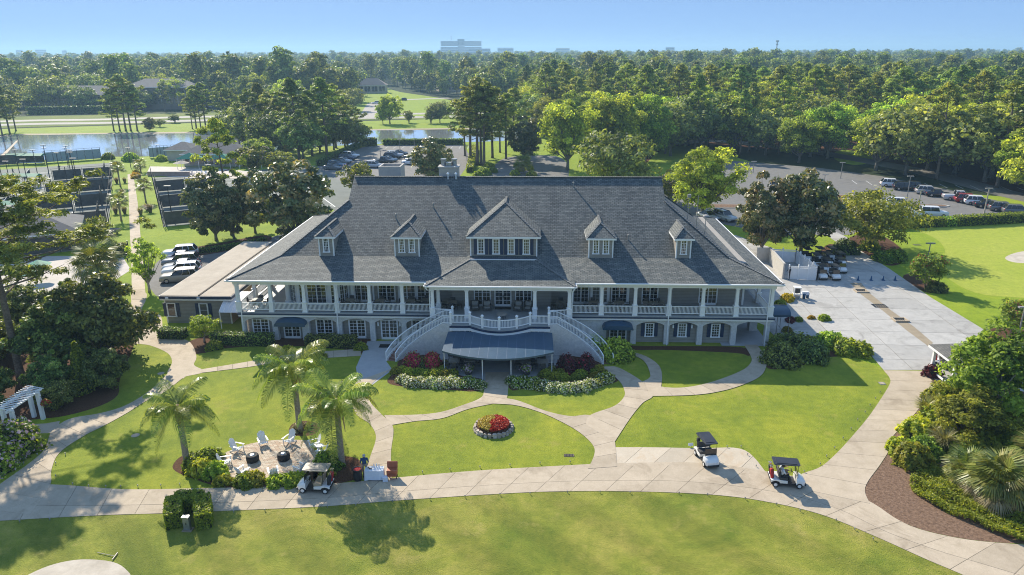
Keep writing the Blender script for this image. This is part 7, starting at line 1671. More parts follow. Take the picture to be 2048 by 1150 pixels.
# ================================================================ SMALL THINGS OUTSIDE
# hedge round a utility box on the fairway
hx, hy = G2(378, 1048); hg = [G2(350, 1058), G2(352, 1020), G2(408, 1018), G2(410, 1058)]
hedge([Vector(p) for p in hg], .95, 1.15, 'U-shaped clipped hedge round a metal box on the fairway', 'bright leaves', .075, 300, seed=6)
o = thing('utility_box', 'grey metal utility box standing inside the U-shaped hedge', 'utility box', (*G2(376, 1060), 0))
MB().box(-.3, -.22, 0, .3, .22, .06).build('base', 'drain strip', o); MB().box(-.2, -.12, .06, .2, .12, .95).build('cabinet', 'metal grey', o, bevel=.02); MB().cbox((0, -.02, .98), .44, .3, .06).build('lid', 'metal grey', o); MB().box(-.02, -.14, .45, .02, -.12, .6).build('handle', 'black metal', o)
o = thing('bunker_rake', 'wooden rake lying at the bunker edge', 'rake', (*G2(216, 1111), .02), R(-14))
MB().tube([(-.75, 0, .03), (.5, 0, .05)], .018, 6).build('shaft', 'pole wood', o); MB().cbox((.52, 0, .05), .05, .62, .05, rz=.3).build('head', 'black plastic', o)
# round bed of red and gold
fx, fy = G2(987, 857); fb = thing('flower_bed', 'round raised bed of gold and scarlet plants edged with stones', 'flower bed', (fx, fy, 0))
mb = MB(); mb.smooth = True; rows = [[(1.32 * math.cos(t) * k, 1.32 * math.sin(t) * k, z) for t in [2 * math.pi * i / 24 for i in range(25)]] for k, z in ((1, .02), (.97, .3), (.6, .42), (.02, .46))]; mb.grid(rows); mb.build('soil', 'mulch', fb, fix=True)
ring = MB(); rr = random.Random(4)
def stone_mesh(sd):
 q = random.Random(sd); mb = MB(); n = 7; pts = [(.19 * math.cos(2 * math.pi * i / n) * q.uniform(.75, 1.15), .13 * math.sin(2 * math.pi * i / n) * q.uniform(.8, 1.15)) for i in range(n)]
 mb.add([(x, y, 0) for x, y in pts] + [(x * .8, y * .8, .15 * q.uniform(.8, 1.2)) for x, y in pts], [tuple(range(n, 2 * n))] + [(i, (i + 1) % n, n + (i + 1) % n, n + i) for i in range(n)]); return mb.mesh('stone', 'stone')
SM = [stone_mesh(i) for i in range(4)]
for j, (rad, n, z) in enumerate(((1.50, 26, 0), (1.42, 24, .14))):
 for i in range(n): a = 2 * math.pi * i / n + j * .12; link('stone', rr.choice(SM), fb, loc=(rad * math.cos(a), rad * math.sin(a), z), rot=(rr.uniform(-.15, .15), rr.uniform(-.15, .15), a + math.pi / 2 + rr.uniform(-.2, .2)), scale=rr.uniform(.85, 1.2))
r_ = np.random.default_rng(55); n_ = 5200; a = r_.uniform(0, 6.283, n_); q = np.sqrt(r_.uniform(0, 1, n_)) * 1.22; px_, py_ = np.cos(a) * q, np.sin(a) * q; zz = .38 + .30 * (1 - (q / 1.3) ** 2) + r_.uniform(0, .14, n_)
red = (px_ * .93 + -py_ * .2) > -.05 + .12 * np.sin(py_ * 5)
P_ = np.stack([px_, py_, zz], 1)
link('gold_plants', leaf_mesh('gold_plants', P_[~red], np.tile([0, 0, 1.0], ((~red).sum(), 1)), .075, 'gold leaves', r=r_), fb, kind='stuff'); link('scarlet_plants', leaf_mesh('scarlet_plants', P_[red], np.tile([0, 0, 1.0], (red.sum(), 1)), .075, 'scarlet leaves', r=r_), fb, kind='stuff')
# little path lights at the slab joints
lm = MB(); lm.tube([(0, 0, 0), (0, 0, .13)], .02, 6); lm.lathe([(.045, .13), (.05, .15), (.03, .19)], n=8); lmesh = lm.mesh('path_light', 'pole grey', uv=False);
LP = [(p[0] + 0, p[1] + 5) for p in [(40, 1040), (100, 1036), (468, 1021), (530, 1017), (602, 1014), (655, 1010), (712, 1007), (785, 999), (860, 995), (930, 990), (1000, 986), (1060, 984), (1135, 981), (1200, 981), (1260, 982), (1358, 983), (1415, 986), (1490, 994), (1553, 1005), (1600, 1018), (1672, 1037), (1709, 1055), (1746, 1075)]] + \
 [(p[0], p[1] - 4) for p in [(1454, 899), (1482, 899), (1495, 915), (1512, 938), (1608, 949), (1640, 934), (1653, 918), (1669, 901), (1686, 882), (1702, 863), (1715, 845), (1730, 830), (1740, 816), (1751, 802), (1760, 790), (146, 974), (178, 978), (212, 979), (242, 979), (276, 978), (322, 977), (360, 975), (432, 974), (845, 950), (900, 945), (960, 940), (1020, 936), (1080, 932), (1140, 930), (112, 958), (131, 914), (112, 932), (75, 915), (48, 932)]]
for px, py in LP: tag(link('path_light', lmesh, loc=(*G2(px, py), 0)), 'tiny dark path light at the edge of the concrete path', 'path light', 'path lights along the concrete paths')
o = thing('bay_sign', 'small white sign at the lawn edge beside the parked cart', 'sign', (*G2(1381, 894), 0), R(8)); MB().cbox((0, 0, .22), .38, .04, .2, rx=-.4).build('panel', 'white paint', o); MB().tube([(0, 0, 0), (0, 0, .15)], .02, 6).build('stake', 'white paint', o)
# pergola
pa, pb = Vector(G2(87, 838)), Vector(G2(36, 876)); per = thing('pergola', 'white garden pergola over the path at the left edge', 'pergola', (pa.x, pa.y, 0)); dlt = pb - pa
for q in (Vector((0, 0)), dlt, Vector((-.95, .3)), dlt + Vector((-.95, .3))): MB().box(q.x - .13, q.y - .13, 0, q.x + .13, q.y + .13, 2.35).build('post', 'white paint', per)
for off in (Vector((0, 0)), Vector((-.95, .3))):
 u = dlt.normalized(); a, b_ = off - u * .5, dlt + off + u * .5; MB().bar((a.x, a.y, 2.44), (b_.x, b_.y, 2.44), .1, .2).build('beam', 'white paint', per)
for k in range(16):
 q = dlt * (-.12 + 1.24 * k / 15); a, b_ = q + Vector((.4, -.13)), q + Vector((-1.35, .43)); MB().bar((a.x, a.y, 2.61), (b_.x, b_.y, 2.56), .04, .07).build('rafter', 'white paint', per)
for (q, lab) in ((pa + Vector((.42, .1)), 'hanging basket of red flowers on the far pergola post'), (pb + Vector((.45, .2)), 'hanging basket of pale flowers on the near pergola post')):
 o = thing('hanging_basket', lab, 'flower basket', (q.x, q.y, 1.35)); a, c, f = SHRUB['basket']; link('foliage', a, o)
 r_ = np.random.default_rng(8 if 'red' in lab else 9); p, d = dome_points(200, .36, .36, .36, r_); link('blossom', leaf_mesh('blossom', p, d, .07, 'scarlet leaves' if 'red' in lab else 'pale blossom', r=r_), o)
 mb = MB(); mb.smooth = True; mb.lathe([(.05, -.22), (.22, -.1), (.27, 0)], n=12); mb.build('pot', 'dark seam', o); MB().bar((0, 0, .3), (-.35, -.1, .75), .02, .02).build('bracket', 'black metal', o)
# cart shelter at the right
sx0, sy0 = G2(1906, 727, 2.7); bx0, by0 = G2(1855, 687, 2.7)
sh = thing('cart_shelter', 'open shelter with shingled roof and white posts at the right edge', 'shelter', (bx0, sy0, 0))
X0, Y0, Y1, X1 = bx0 + .0, sy0, by0 - .2, bx0 + 15; ym = (Y0 + Y1) / 2
def spart(mb, n, m_, **kw): o = mb.build(n, m_, sh, **kw); o.location = (-bx0, -sy0, 0); return o
mb = MB(); Z0, Z1 = 2.7, 3.75; XA = X0 + 2.6
mb.face([(X0, Y0, Z0), (X1, Y0, Z0), (X1, ym, Z1), (XA, ym, Z1)]); mb.face([(X1, Y1, Z0), (X0, Y1, Z0), (XA, ym, Z1), (X1, ym, Z1)]); mb.face([(X0, Y1, Z0), (X0, Y0, Z0), (XA, ym, Z1)]); spart(mb, 'roof', 'hut shingles')
mb = MB(); mb.box(X0, Y0, Z0 - .22, X1, Y0 + .08, Z0 - .01); spart(mb, 'fascia', 'white trim'); mb = MB(); mb.box(X0, Y0 + .08, Z0 - .22, X0 + .08, Y1, Z0 - .01); spart(mb, 'fascia', 'white trim'); mb = MB(); mb.box(X0 + .08, Y1 - .08, Z0 - .22, X1, Y1, Z0 - .01); spart(mb, 'fascia', 'white trim')
for x in (X0 + .45, X0 + 5, X0 + 9.6, X0 + 14.2):
 for y in (Y0 + .4, Y1 - .4): mb = MB(); mb.box(x - .12, y - .12, 0, x + .12, y + .12, Z0 - .2); mb.box(x - .2, y - .2, 0, x + .2, y + .2, .9); spart(mb, 'post', 'white paint')
mb = MB(); mb.box(X0 + 5, Y0 + .32, .0, X1, Y0 + .46, .85); spart(mb, 'low_wall', 'white planks'); mb = MB(); mb.box(X0 + .3, Y0 + .9, .35, X0 + .4, Y1 - .9, .5); spart(mb, 'rail', 'white paint')
fill('shelter_floor', [(X0 + .2, Y0 + .2), (X1, Y0 + .2), (X1, Y1 + .6), (X0 + .2, Y1 + .6)], .034, 'yard concrete')
# white service enclosure
en = thing('white_fence', 'tall white plank enclosure with a gate beside the service yard', 'fence', (*G2(1576, 559), 0)); e0 = Vector(G2(1576, 559))
A, B_, C_, D_ = e0, Vector(G2(1633, 561)), Vector(G2(1590, 525)), Vector(G2(1537, 523))
def fence_run(p, q, h, n, gate=False):
 u = (q - p);
 for i in range(n):
  a, b_ = p + u * (i / n) - e0, p + u * ((i + 1) / n) - e0; d = (b_ - a).normalized()
  MB().bar((a.x + d.x * .07, a.y + d.y * .07, h * .42), (b_.x - d.x * .07, b_.y - d.y * .07, h * .42), .05, h * .78).build('gate' if gate else 'panel', 'white planks', en)
  MB().bar((a.x, a.y, h * .92), (b_.x, b_.y, h * .92), .06, .1).build('top_rail', 'white paint', en)
  mb = MB()
  for k in range(14): c = a.lerp(b_, (k + .5) / 14); mb.box(c.x - .02, c.y - .02, h * .80, c.x + .02, c.y + .02, h * .92)
  mb.build('lattice', 'white paint', en, kind='stuff')
 for i in range(n + 1): a = p + u * (i / n) - e0; mb = MB(); mb.box(a.x - .07, a.y - .07, 0, a.x + .07, a.y + .07, h + .08); mb.add([(a.x - .09, a.y - .09, h + .08), (a.x + .09, a.y - .09, h + .08), (a.x + .09, a.y + .09, h + .08), (a.x - .09, a.y + .09, h + .08), (a.x, a.y, h + .2)], [(0, 1, 4), (1, 2, 4), (2, 3, 4), (3, 0, 4)]); mb.build('post', 'white paint', en)
fence_run(A, B_, 1.9, 3, True); fence_run(B_, C_, 1.9, 5); fence_run(C_, D_, 1.9, 2)
d0, d1 = Vector(G2(1537, 523)), Vector(G2(1572, 556))
for p, q, h, lab in ((D_, A + Vector((-.6, .2)), 2.0, 'grey block wall on the left side of the white enclosure'), (Vector(G2(1512, 523)), D_, 1.9, 'grey block wall behind the right roof corner')):
 w = thing('block_wall', lab, 'wall', (p.x, p.y, 0)); d_ = q - p; MB().bar((0, 0, h / 2), (d_.x, d_.y, h / 2), .2, h).build('blocks', 'stucco', w); MB().bar((0, 0, h + .04), (d_.x, d_.y, h + .04), .28, .08).build('coping', 'stucco', w)
# traffic cones and the drain kerbs in the yard
cm_ = MB(); cm_.box(-.2, -.2, 0, .2, .2, .04); cm_.lathe([(.14, .04), (.03, .62)], n=12)
plain('cone blue', (0.02, 0.09, 0.19), 0.6); cmesh_ = cm_.mesh('cone', 'cone blue', uv=False)
for i, px in enumerate((1716, 1742, 1766, 1790)):
 t = tag(link('traffic_cone', cmesh_, loc=(*G2(px, 561), .022)), ('leftmost', 'second from left', 'third from left', 'rightmost')[i] + ' of four dark blue cones across the yard', 'traffic cone', 'row of cones across the yard')
for (px, py), lab in (((1722, 583), 'far drain kerb in the service yard'), ((1759, 612), 'flat dark drain grate between the two drain kerbs'), ((1800, 641), 'near drain kerb in the service yard')):
 o = thing('drain_kerb', lab, 'drain', (*G2(px, py), .02)); z = .16 if 'kerb' in lab.split(' in ')[0] and 'flat' not in lab else .03
 for a in ((-.75, -.6, .75, -.45), (-.75, .45, .75, .6), (-.75, -.45, -.6, .45), (.6, -.45, .75, .45)): MB().box(a[0], a[1], 0, a[2], a[3], z).build('kerb', 'path concrete' if z > .1 else 'black metal', o)
 for k in range(6): MB().box(-.6 + k * .2, -.45, 0, -.48 + k * .2, .45, .025).build('bar', 'black metal', o)
# ball washer trolley
o = thing('cleaning_station', 'white club-cleaning station with bins in the service yard', 'cleaning station', (*G2(1601, 597), .02), R(-5))
MB().box(-.9, -.3, .55, .1, .35, .62).build('shelf', 'white paint', o); MB().box(-.85, -.25, 0, -.1, .3, .32).build('tray', 'metal grey', o)
for x in (-.85, -.15):
 for y in (-.25, .3): MB().box(x - .04, y - .04, 0, x + .04, y + .04, 1.35).build('post', 'white paint', o)
MB().box(-.92, -.32, 1.35, -.08, .37, 1.42).build('top', 'white paint', o); MB().box(-.78, -.27, .7, -.22, -.22, 1.3).build('screen', 'cart roof black', o)
for k in range(2): mb = MB(); mb.smooth = True; mb.lathe([(.16, 0), (.19, .55), (.2, .6), (.12, .62)], (.35 + k * .45, -.05 + .2 * k, 0), 14); mb.build('bin', 'steel' if False else 'cone blue', o)
MB().box(.1, -.1, .45, .85, .3, .85).build('washer', 'white canvas', o, bevel=.03)
# small dump trailer by the tennis walk
o = thing('dump_trailer', 'small grey dump trailer parked beside the tennis walk', 'trailer', (*G2(229, 468), .02), R(170))
mb = MB(); mb.add([(-.8, -.5, .35), (.8, -.5, .35), (.8, .5, .35), (-.8, .5, .35), (-1.0, -.6, .85), (.95, -.6, .85), (.95, .6, .85), (-1.0, .6, .85)], [(0, 3, 2, 1), (0, 1, 5, 4), (1, 2, 6, 5), (2, 3, 7, 6), (3, 0, 4, 7)]); mb.build('tub', 'metal grey', o)
for s_ in (-1, 1): t = link('wheel', CW[0], o, loc=(0, s_ * .6, .22)); link('rim', CW[1], t)
MB().tube([(.8, 0, .4), (1.7, 0, .35)], .04, 6).build('drawbar', 'black metal', o)
# bollard lamps
for (px, py), lab in (((256, 494), 'bollard lamp at the walk corner, upper one'), ((255, 520), 'bollard lamp at the walk corner, middle one'), ((257, 585), 'bollard lamp on the grass beside the walk')):
 o = thing('bollard_lamp', lab, 'bollard lamp', (*G2(px, py), 0)); MB().tube([(0, 0, 0), (0, 0, .75)], .09, 10).build('post', 'black metal', o); mb = MB(); mb.lathe([(.07, .75), (.07, .88), (.12, .9), (.1, .97)], n=12); mb.build('lamp_head', 'black metal', o)
# lamp posts
def lamp_post(px, py, top, label, wood=False, group='lamp posts of the car parks', arm=.32):
 x, y = G2(px, py); h = height_at(px, top, x, y); o = thing('lamp_post', label, 'lamp post', (x, y, 0), 0, group)
 MB().tube([(0, 0, 0), (0, 0, h)], [.13 if wood else .09, .09 if wood else .06], 8).build('post', 'pole wood' if wood else 'pole grey', o)
 MB().box(-arm, -.05, h - .05, arm, .05, h + .03).build('arm', 'pole grey', o)
 for s_ in (-1, 1): MB().box(s_ * arm - .28, -.16, h - .06, s_ * arm + .28, .16, h + .08).build('lamp_head', 'pole grey', o)
for px, py, t, lab, w in ((1855, 520, 486, 'lamp post beside the red-blossom tree at the yard', False), (1813, 402, 352, 'lamp post in the middle of the right car park', False), (1833, 434, 380, 'wooden post behind the long hedge', True), (1968, 428, 376, 'tall pale wooden pole behind the long hedge', True), (1645, 390, 349, 'lamp post by the blue car', False), (1681, 357, 325, 'thin lamp post at the wood edge', False), (1700, 402, 386, 'short post beside the bronze jeep', True), (1506, 346, 323, 'lamp post near the straw ground', False), (800, 300, 279, 'lamp post at the far side of the rear car park', False), (829, 296, 262, 'tall thin lamp post by the pond hedge', False), (762, 326, 302, 'lamp post in the middle of the rear car park', False), (934, 322, 292, 'lamp post at the right side of the rear car park', False), (2034, 682, 612, 'grey lamp post beside the shelter', False), (1736, 488, 446, 'lamp post half hidden in the pale blossom tree', False)): lamp_post(px, py, t, lab, w)
# ================================================================ GARDEN PLANTING
def S(key, px, py, label, s=1.0, group=None, cat='shrub'): x, y = G2(px, py); return shrub(key, x, y, label, cat, group, s)
hedge([G2(322, 674), G2(372, 676)], 1.1, 1.0, 'dark clipped hedge below the annex window', seed=7, leaf='dark leaves')
hedge([G2(428, 686), G2(545, 690)], 1.1, 1.15, 'dark clipped hedge below the left arches', seed=8, leaf='dark leaves')
hedge([G2(615, 692), G2(712, 694)], 1.1, 1.15, 'dark clipped hedge between the awning door and the apron', seed=9, leaf='dark leaves')
for px, py, s_, lab in ((575, 704, .85, 'low bush below the navy awning, left'), (545, 706, .9, 'low bush at the end of the left hedge'), (640, 716, .8, 'low bush behind the tallest palm')): S('glossy', px, py, lab, s_)
# beds either side of the big awning
for px, py, lab in ((826, 735, 'red-flowering shrub left of the big awning, nearer the stair'), (865, 735, 'red-flowering shrub left of the big awning, nearer the canopy')): S('redflower', px, py, lab, .95, 'red shrubs left of the awning')
S('olive', 845, 735, 'dark slim shrub between the two red shrubs', .85)
for px, py, lab in ((1133, 742, 'maroon shrub right of the big awning, left one'), (1172, 740, 'maroon shrub right of the big awning, right one')): S('maroon', px, py, lab, .95, 'maroon shrubs right of the awning')
for i, (px, py, s_) in enumerate(((793, 745, .95), (806, 742, .8), (818, 748, 1.0), (838, 748, .9), (853, 752, 1.0), (870, 752, 1.1), (884, 742, .8), (893, 752, 1.05), (906, 750, .9))): S('limegreen', px, py, ORD[i] + ' bright green mound from the left, bed left of the big awning', s_, 'green mounds left of the awning')
for i, (px, py, s_) in enumerate(((1092, 752, 1.05), (1104, 742, .8), (1110, 756, .9), (1122, 748, .9), (1127, 760, 1.0), (1150, 758, .85), (1162, 752, 1.0), (1185, 746, .9))): S('limegreen', px, py, ORD[i] + ' bright green mound from the left, bed right of the big awning', s_, 'green mounds right of the awning')
for px, py, lab in ((1197, 742, 'yellow-green mound beside the right stair, upper one'), (1206, 752, 'yellow-green mound beside the right stair, lower one'), (1190, 757, 'yellow-green mound left of the right stair foot')): S('lime', px, py, lab, 1.0)
k = 0
for i, (px, py) in enumerate(((806, 762), (817, 767), (828, 770), (840, 765), (851, 771), (862, 768), (873, 773), (884, 768), (895, 772), (905, 764), (916, 770), (928, 772), (938, 764), (949, 771), (960, 774))):
 S('cream' if px < 925 else 'white', px, py, ORD[i] + ' rose bush from the left in the pale flower band left of the central walk', random.uniform(.85, 1.1), 'pale roses left of the central walk')
for i, (px, py) in enumerate(((1024, 765), (1036, 771), (1047, 764), (1058, 773), (1069, 768), (1080, 776), (1091, 772), (1102, 780), (1113, 776), (1124, 782), (1135, 778), (1146, 781), (1157, 776), (1168, 778), (1180, 772), (1192, 770), (1203, 764), (1214, 760))):
 S('white' if px < 1090 or px > 1190 else 'cream', px, py, ORD[i] + ' rose bush from the left in the pale flower band right of the central walk', random.uniform(.85, 1.1), 'pale roses right of the central walk')
S('silver', 890, 728, 'pale flowering plant at the left pole of the big awning', .8)
for px, lab in ((937, 'pink flower tub under the left half of the big awning'), (1053, 'pink flower tub under the right half of the big awning')):
 o = S('basket', px, 748, lab, 1.5, cat='flower tub'); MB().lathe([(.2, -.35), (.26, 0)], n=12).build('tub', 'wicker', o); o.location.z = .45
for px, py, s_, lab in ((1186, 703, 1.6, 'upper of two big round bushes right of the stair'), (1231, 714, 1.8, 'lower of two big round bushes right of the stair')): S('round', px, py, lab, s_, cat='bush')
for px, py, s_, lab in ((1562, 725, 1.75, 'big olive bush nearest the open arch'), (1592, 706, 1.9, 'big olive bush behind the others beside the yard'), (1618, 716, 1.8, 'big olive bush in the middle of the corner group'), (1572, 700, 1.6, 'big olive bush beside the passage')): S('olive', px, py, lab, s_, cat='bush')
for px, py, s_, lab in ((1660, 690, 1.25, 'light green bush behind the olive bushes'), (1690, 703, 1.25, 'light green bush at the lawn corner, left'), (1718, 707, 1.15, 'light green bush at the lawn corner, right end')): S('deep', px, py, lab, s_ * .85)
for px, py, k, s_, lab in ((1560, 612, 'limegreen', 1.2, 'small green bush behind the navy canopy'), (1575, 600, 'yellow', 1.5, 'yellow bush beside the cleaning station'), (1648, 640, 'glossy', .8, 'low bush at the tip of the yard bed'), (1622, 637, 'yellow', .7, 'small yellow bush in the yard bed'), (1580, 644, 'purple', .9, 'purple plant below the navy canopy'), (1597, 642, 'limegreen', .8, 'low green bush below the navy canopy'), (1574, 664, 'lime', 1.0, 'yellow-green bush beside the open arch')): S(k, px, py, lab, s_)
for px, py, s_, lab in ((1690, 505, 1.9, 'rounded bush at the corner of the cart parking'), ): S('olive', px, py, lab, s_, cat='bush')
for px, py, s_, lab in ((1768, 522, 1.2, 'pale grey-green bush below the blossom tree, left'), (1790, 520, 1.3, 'pale grey-green bush below the blossom tree, right'), (1740, 500, 1.1, 'small bush under the blossom tree')): S('deep', px, py, lab, s_ * .95)
S('olive', 1872, 582, 'round dark bush beside the red-blossom tree', 1.2)
hedge([G2(1776, 457), G2(1880, 452)], 1.6, 1.5, 'long clipped hedge left part along the right car park', seed=10, dens=60, size=.12); hedge([G2(1887, 452), G2(1905, 451)], 1.6, 1.4, 'short piece of clipped hedge between two long ones', seed=11, dens=60, size=.12); hedge([G2(1910, 451), G2(2060, 443), G2(2200, 440)], 1.6, 1.6, 'long clipped hedge right part along the car park', seed=12, dens=55, size=.12)
hedge([G2(768, 290), G2(925, 289)], 2.0, 1.8, 'clipped hedge between the pond and the rear car park', seed=13, dens=22, size=.2); hedge([G2(722, 293), G2(752, 291)], 2.5, 2.4, 'dark hedge at the pond corner of the rear car park', seed=14, leaf='dark leaves', dens=22, size=.2); hedge([G2(640, 332), G2(716, 296)], 1.6, 1.6, 'hedge along the left side of the rear car park', seed=15, leaf='dark leaves', dens=22, size=.2); hedge([G2(940, 345), G2(948, 300)], 1.6, 1.4, 'hedge along the right side of the rear car park', seed=16, dens=22, size=.2)
hedge([G2(60, 229), G2(240, 226)], 3, 3.5, 'dark hedge before the offices beyond the highway', seed=17, leaf='dark leaves', dens=6, size=.45); hedge([G2(380, 508), G2(450, 500), G2(530, 484)], 1.0, .7, 'low hedge round the magnolia bed', seed=18, dens=60, size=.11)
S('round', 968, 350, 'clipped round bush beside the entrance drive', 1.7, cat='bush');
for px, py in ((985, 345), (978, 335), (958, 352)): S('glossy', px, py, 'bright low bush on the entrance island', 1.6, 'bright bushes by the entrance drive')
x, y = G2(1047, 348); fan_palm(x, y, 2.6, 'small palm on the island of the entrance drive', 81, s=1.7, n=30, dry=2)
for px, py in ((1030, 350), (1040, 342), (1058, 340), (1064, 352), (1036, 334), (1054, 330)): S('glossy', px, py, 'bright green ground bush round the entrance palm', 1.5, 'bushes round the entrance palm')
# patio bed
for px, py, k, s_, lab in ((394, 930, 'deep', .75, 'leafy bush beside the left palm'), (418, 922, 'deep', .75, 'leafy bush behind the left patio chair'), (405, 945, 'coarse', .72, 'leafy bush at the front of the left patio bed'), (432, 950, 'coarse', .7, 'bright bush at the front left of the patio'), (446, 966, 'glossy', .75, 'bright low bush near the cart path, left'), (492, 968, 'glossy', 1.0, 'bright bush in front of the patio, left of two'), (508, 965, 'glossy', 1.0, 'bright bush in front of the patio, right of two'), (553, 968, 'glossy', .85, 'bright bush in front of the middle chair'), (580, 966, 'glossy', .9, 'bright bush behind the beige-roofed cart nose'), (596, 962, 'glossy', .8, 'bright bush beside the beige-roofed cart'), (652, 925, 'deep', .65, 'dark leafy bush right of the patio'), (664, 936, 'deep', .6, 'dark leafy bush at the right palm'), (654, 950, 'glossy', .7, 'low bush behind the beige-roofed cart'), (596, 860, 'silver', 1.0, 'low grey bush at the foot of the tallest palm'), (610, 856, 'silver', .9, 'low grey bush behind the tallest palm')): S(k, px, py, lab, s_)
# right foreground planting
x, y = G2(1990, 1000); fan_palm(x, y, 1.3, 'large fan palm clump at the right edge with straw leaves', 90, s=1.55, n=54, trunk=False, dry=16, cat='palm')
x, y = G2(1935, 965); fan_palm(x, y, .7, 'smaller fan palm left of the large clump', 91, s=1.2, n=34, trunk=False, dry=6, cat='palm')
x, y = G2(2070, 960); fan_palm(x, y, 1.6, 'fan palm clump cut by the right edge', 92, s=1.5, n=46, trunk=False, dry=12, cat='palm')
for px, py, s_, g, lab in ((1848, 832, 1.2, True, 'tall grass tuft at the path bend'), (1868, 820, 1.0, True, 'grass tuft behind the path bend'), (1885, 905, 1.35, False, 'pale fountain grass in the middle of the right bed'), (1905, 870, 1.1, False, 'pale plumed grass behind the fountain grass'), (1862, 880, 1.0, True, 'green grass tuft left of the fountain grass')): x, y = G2(px, py); grass_clump(x, y, lab, s_, g)
for px, py, k, s_, lab in ((1822, 925, 'coarse', 1.05, 'bright coarse-leaved bush nearest the path'), (1800, 905, 'coarse', .8, 'coarse-leaved bush overhanging the path'), (1835, 870, 'coarse', 1.0, 'coarse-leaved bush behind the nearest one'), (1850, 905, 'deep', .95, 'dark bush between the coarse-leaved ones'), (1880, 850, 'deep', 1.2, 'dark green bush below the young tree'), (1920, 910, 'coarse', 1.0, 'bright bush before the fan palms'), (1960, 900, 'coarse', 1.2, 'bright bush behind the fan palms'), (2010, 880, 'coarse', 1.4, 'bright bush in the right bed behind the large palm'), (2040, 850, 'deep', 1.5, 'dark bush at the right edge below the shelter'), (1975, 850, 'deep', 1.3, 'dark bush at the foot of the leafy tree'), (2030, 915, 'coarse', 1.3, 'bright bush at the right edge'), (1905, 800, 'deep', 1.2, 'bush left of the leafy tree'), (1940, 800, 'deep', 1.2, 'bush before the shelter wall'), (2000, 805, 'deep', 1.3, 'bush before the shelter wall, right'), (1868, 800, 'coarse', .7, 'small bush at the bed corner')): S(k, px, py, lab, s_)
S('purple', 1863, 752, 'dark red spiky plant at the shelter corner', 1.4)
# ground cover sweeping down to the path
gc = px_poly([(1820, 958), (1850, 942), (1900, 935), (1990, 925), (2120, 930), (2200, 1080), (2060, 1090), (2000, 1072), (1950, 1050), (1900, 1030), (1855, 1005), (1826, 985)], n=3)
xs = [p[0] for p in gc]; ys = [p[1] for p in gc]; r_ = np.random.default_rng(70); Q = np.stack([r_.uniform(min(xs), max(xs), 60000), r_.uniform(min(ys), max(ys), 60000)], 1)
keep = np.array([inside(gc, *q) for q in Q]); Q = Q[keep]; hgt = .22 + .16 * np.sin(Q[:, 0] * 1.7) * np.cos(Q[:, 1] * 2.1) + .1 * np.sin(Q[:, 0] * 4.1 + Q[:, 1] * 3) + r_.uniform(-.12, .12, len(Q)); hgt = np.clip(hgt, .03, .7)
tag(link('ground_cover', leaf_mesh('ground_cover', np.stack([Q[:, 0], Q[:, 1], hgt], 1), np.tile([0, 0, 1.0], (len(Q), 1)), .085, 'bright leaves', r_.beta(2, 2, len(Q)), r=r_)), 'bright green leafy ground cover in the right foreground bed', 'ground cover', kind='stuff')
# soft fringe of grass where the lawns meet the concrete
# ================================================================ PORCH FURNITURE
def make_table(label, x, y, z, group):
 o = thing('dining_table', label, 'table', (x, y, z), 0, group); MB().box(-.5, -.5, .72, .5, .5, .76).build('table_top', 'table top', o); MB().tube([(0, 0, .03), (0, 0, .72)], .05, 8).build('pedestal', 'black metal', o); MB().lathe([(.3, 0), (.28, .03), (.05, .05)], n=12).build('foot', 'black metal', o); return o
def make_chair(label, x, y, z, rz, group):
 o = thing('wicker_chair', label, 'chair', (x, y, z), rz, group)                      # looks towards +X
 MB().box(-.24, -.24, .40, .26, .24, .46).build('seat', 'wicker', o)
 mb = MB(); mb.smooth = True; mb.grid([[(-.24 - .05 * t, y_ * .5, .46 + .5 * t) for y_ in (-.5, -.25, 0, .25, .5)] for t in (0, .5, 1)]); mb.build('backrest', 'wicker', o)
 for s_ in (-1, 1): MB().bar((-.22, s_ * .25, .66), (.2, s_ * .25, .64), .05, .04).build('arm', 'wicker', o)
 for a in (-.2, .22):
  for s_ in (-.21, .21): MB().tube([(a, s_, 0), (a, s_, .4)], .02, 6).build('leg', 'wicker', o)
 return o
tabs = [(516, 68.2, 'table in the sun at the left corner of the porch'), (628, 67.9, None), (700, 68.3, 'porch table left of the third porch column'), (760, 68.3, 'porch table between third and fourth porch columns'), (820, 68.3, 'porch table left of the central pavilion'), (852, 68.6, 'porch table tucked against the central pavilion'), (904, 68.0, 'table in the left corner of the central pavilion'), (1122, 68.2, 'table in the right corner of the central pavilion'), (1187, 68.3, 'porch table just right of the central pavilion'), (1238, 68.3, 'second porch table right of the central pavilion'), (1296, 68.3, 'left half of the long porch table on the right'), (1318, 68.3, 'right half of the long porch table on the right')]
t0 = c0 = None
for i, (px, y, lab) in enumerate(tabs):
 if not lab: continue
 x = PYp(px, 605, y).x
 if t0 is None: t0 = make_table(lab, x, y, FZ, 'porch tables')
 else: copy_thing(t0, (x, y, FZ), 0, lab)
 for a in ((0, 90, 180, 270) if px not in (1296, 1318) else (90, 270, 180 if px == 1318 else 0)):
  q = (x + .78 * math.cos(R(a)), y + .62 * math.sin(R(a)), FZ); rz = R(a + 180)
  cl = 'dark wicker chair at the ' + lab
  if c0 is None: c0 = make_chair(cl, *q, rz, 'wicker chairs on the porch')
  else: copy_thing(c0, q, rz, cl)
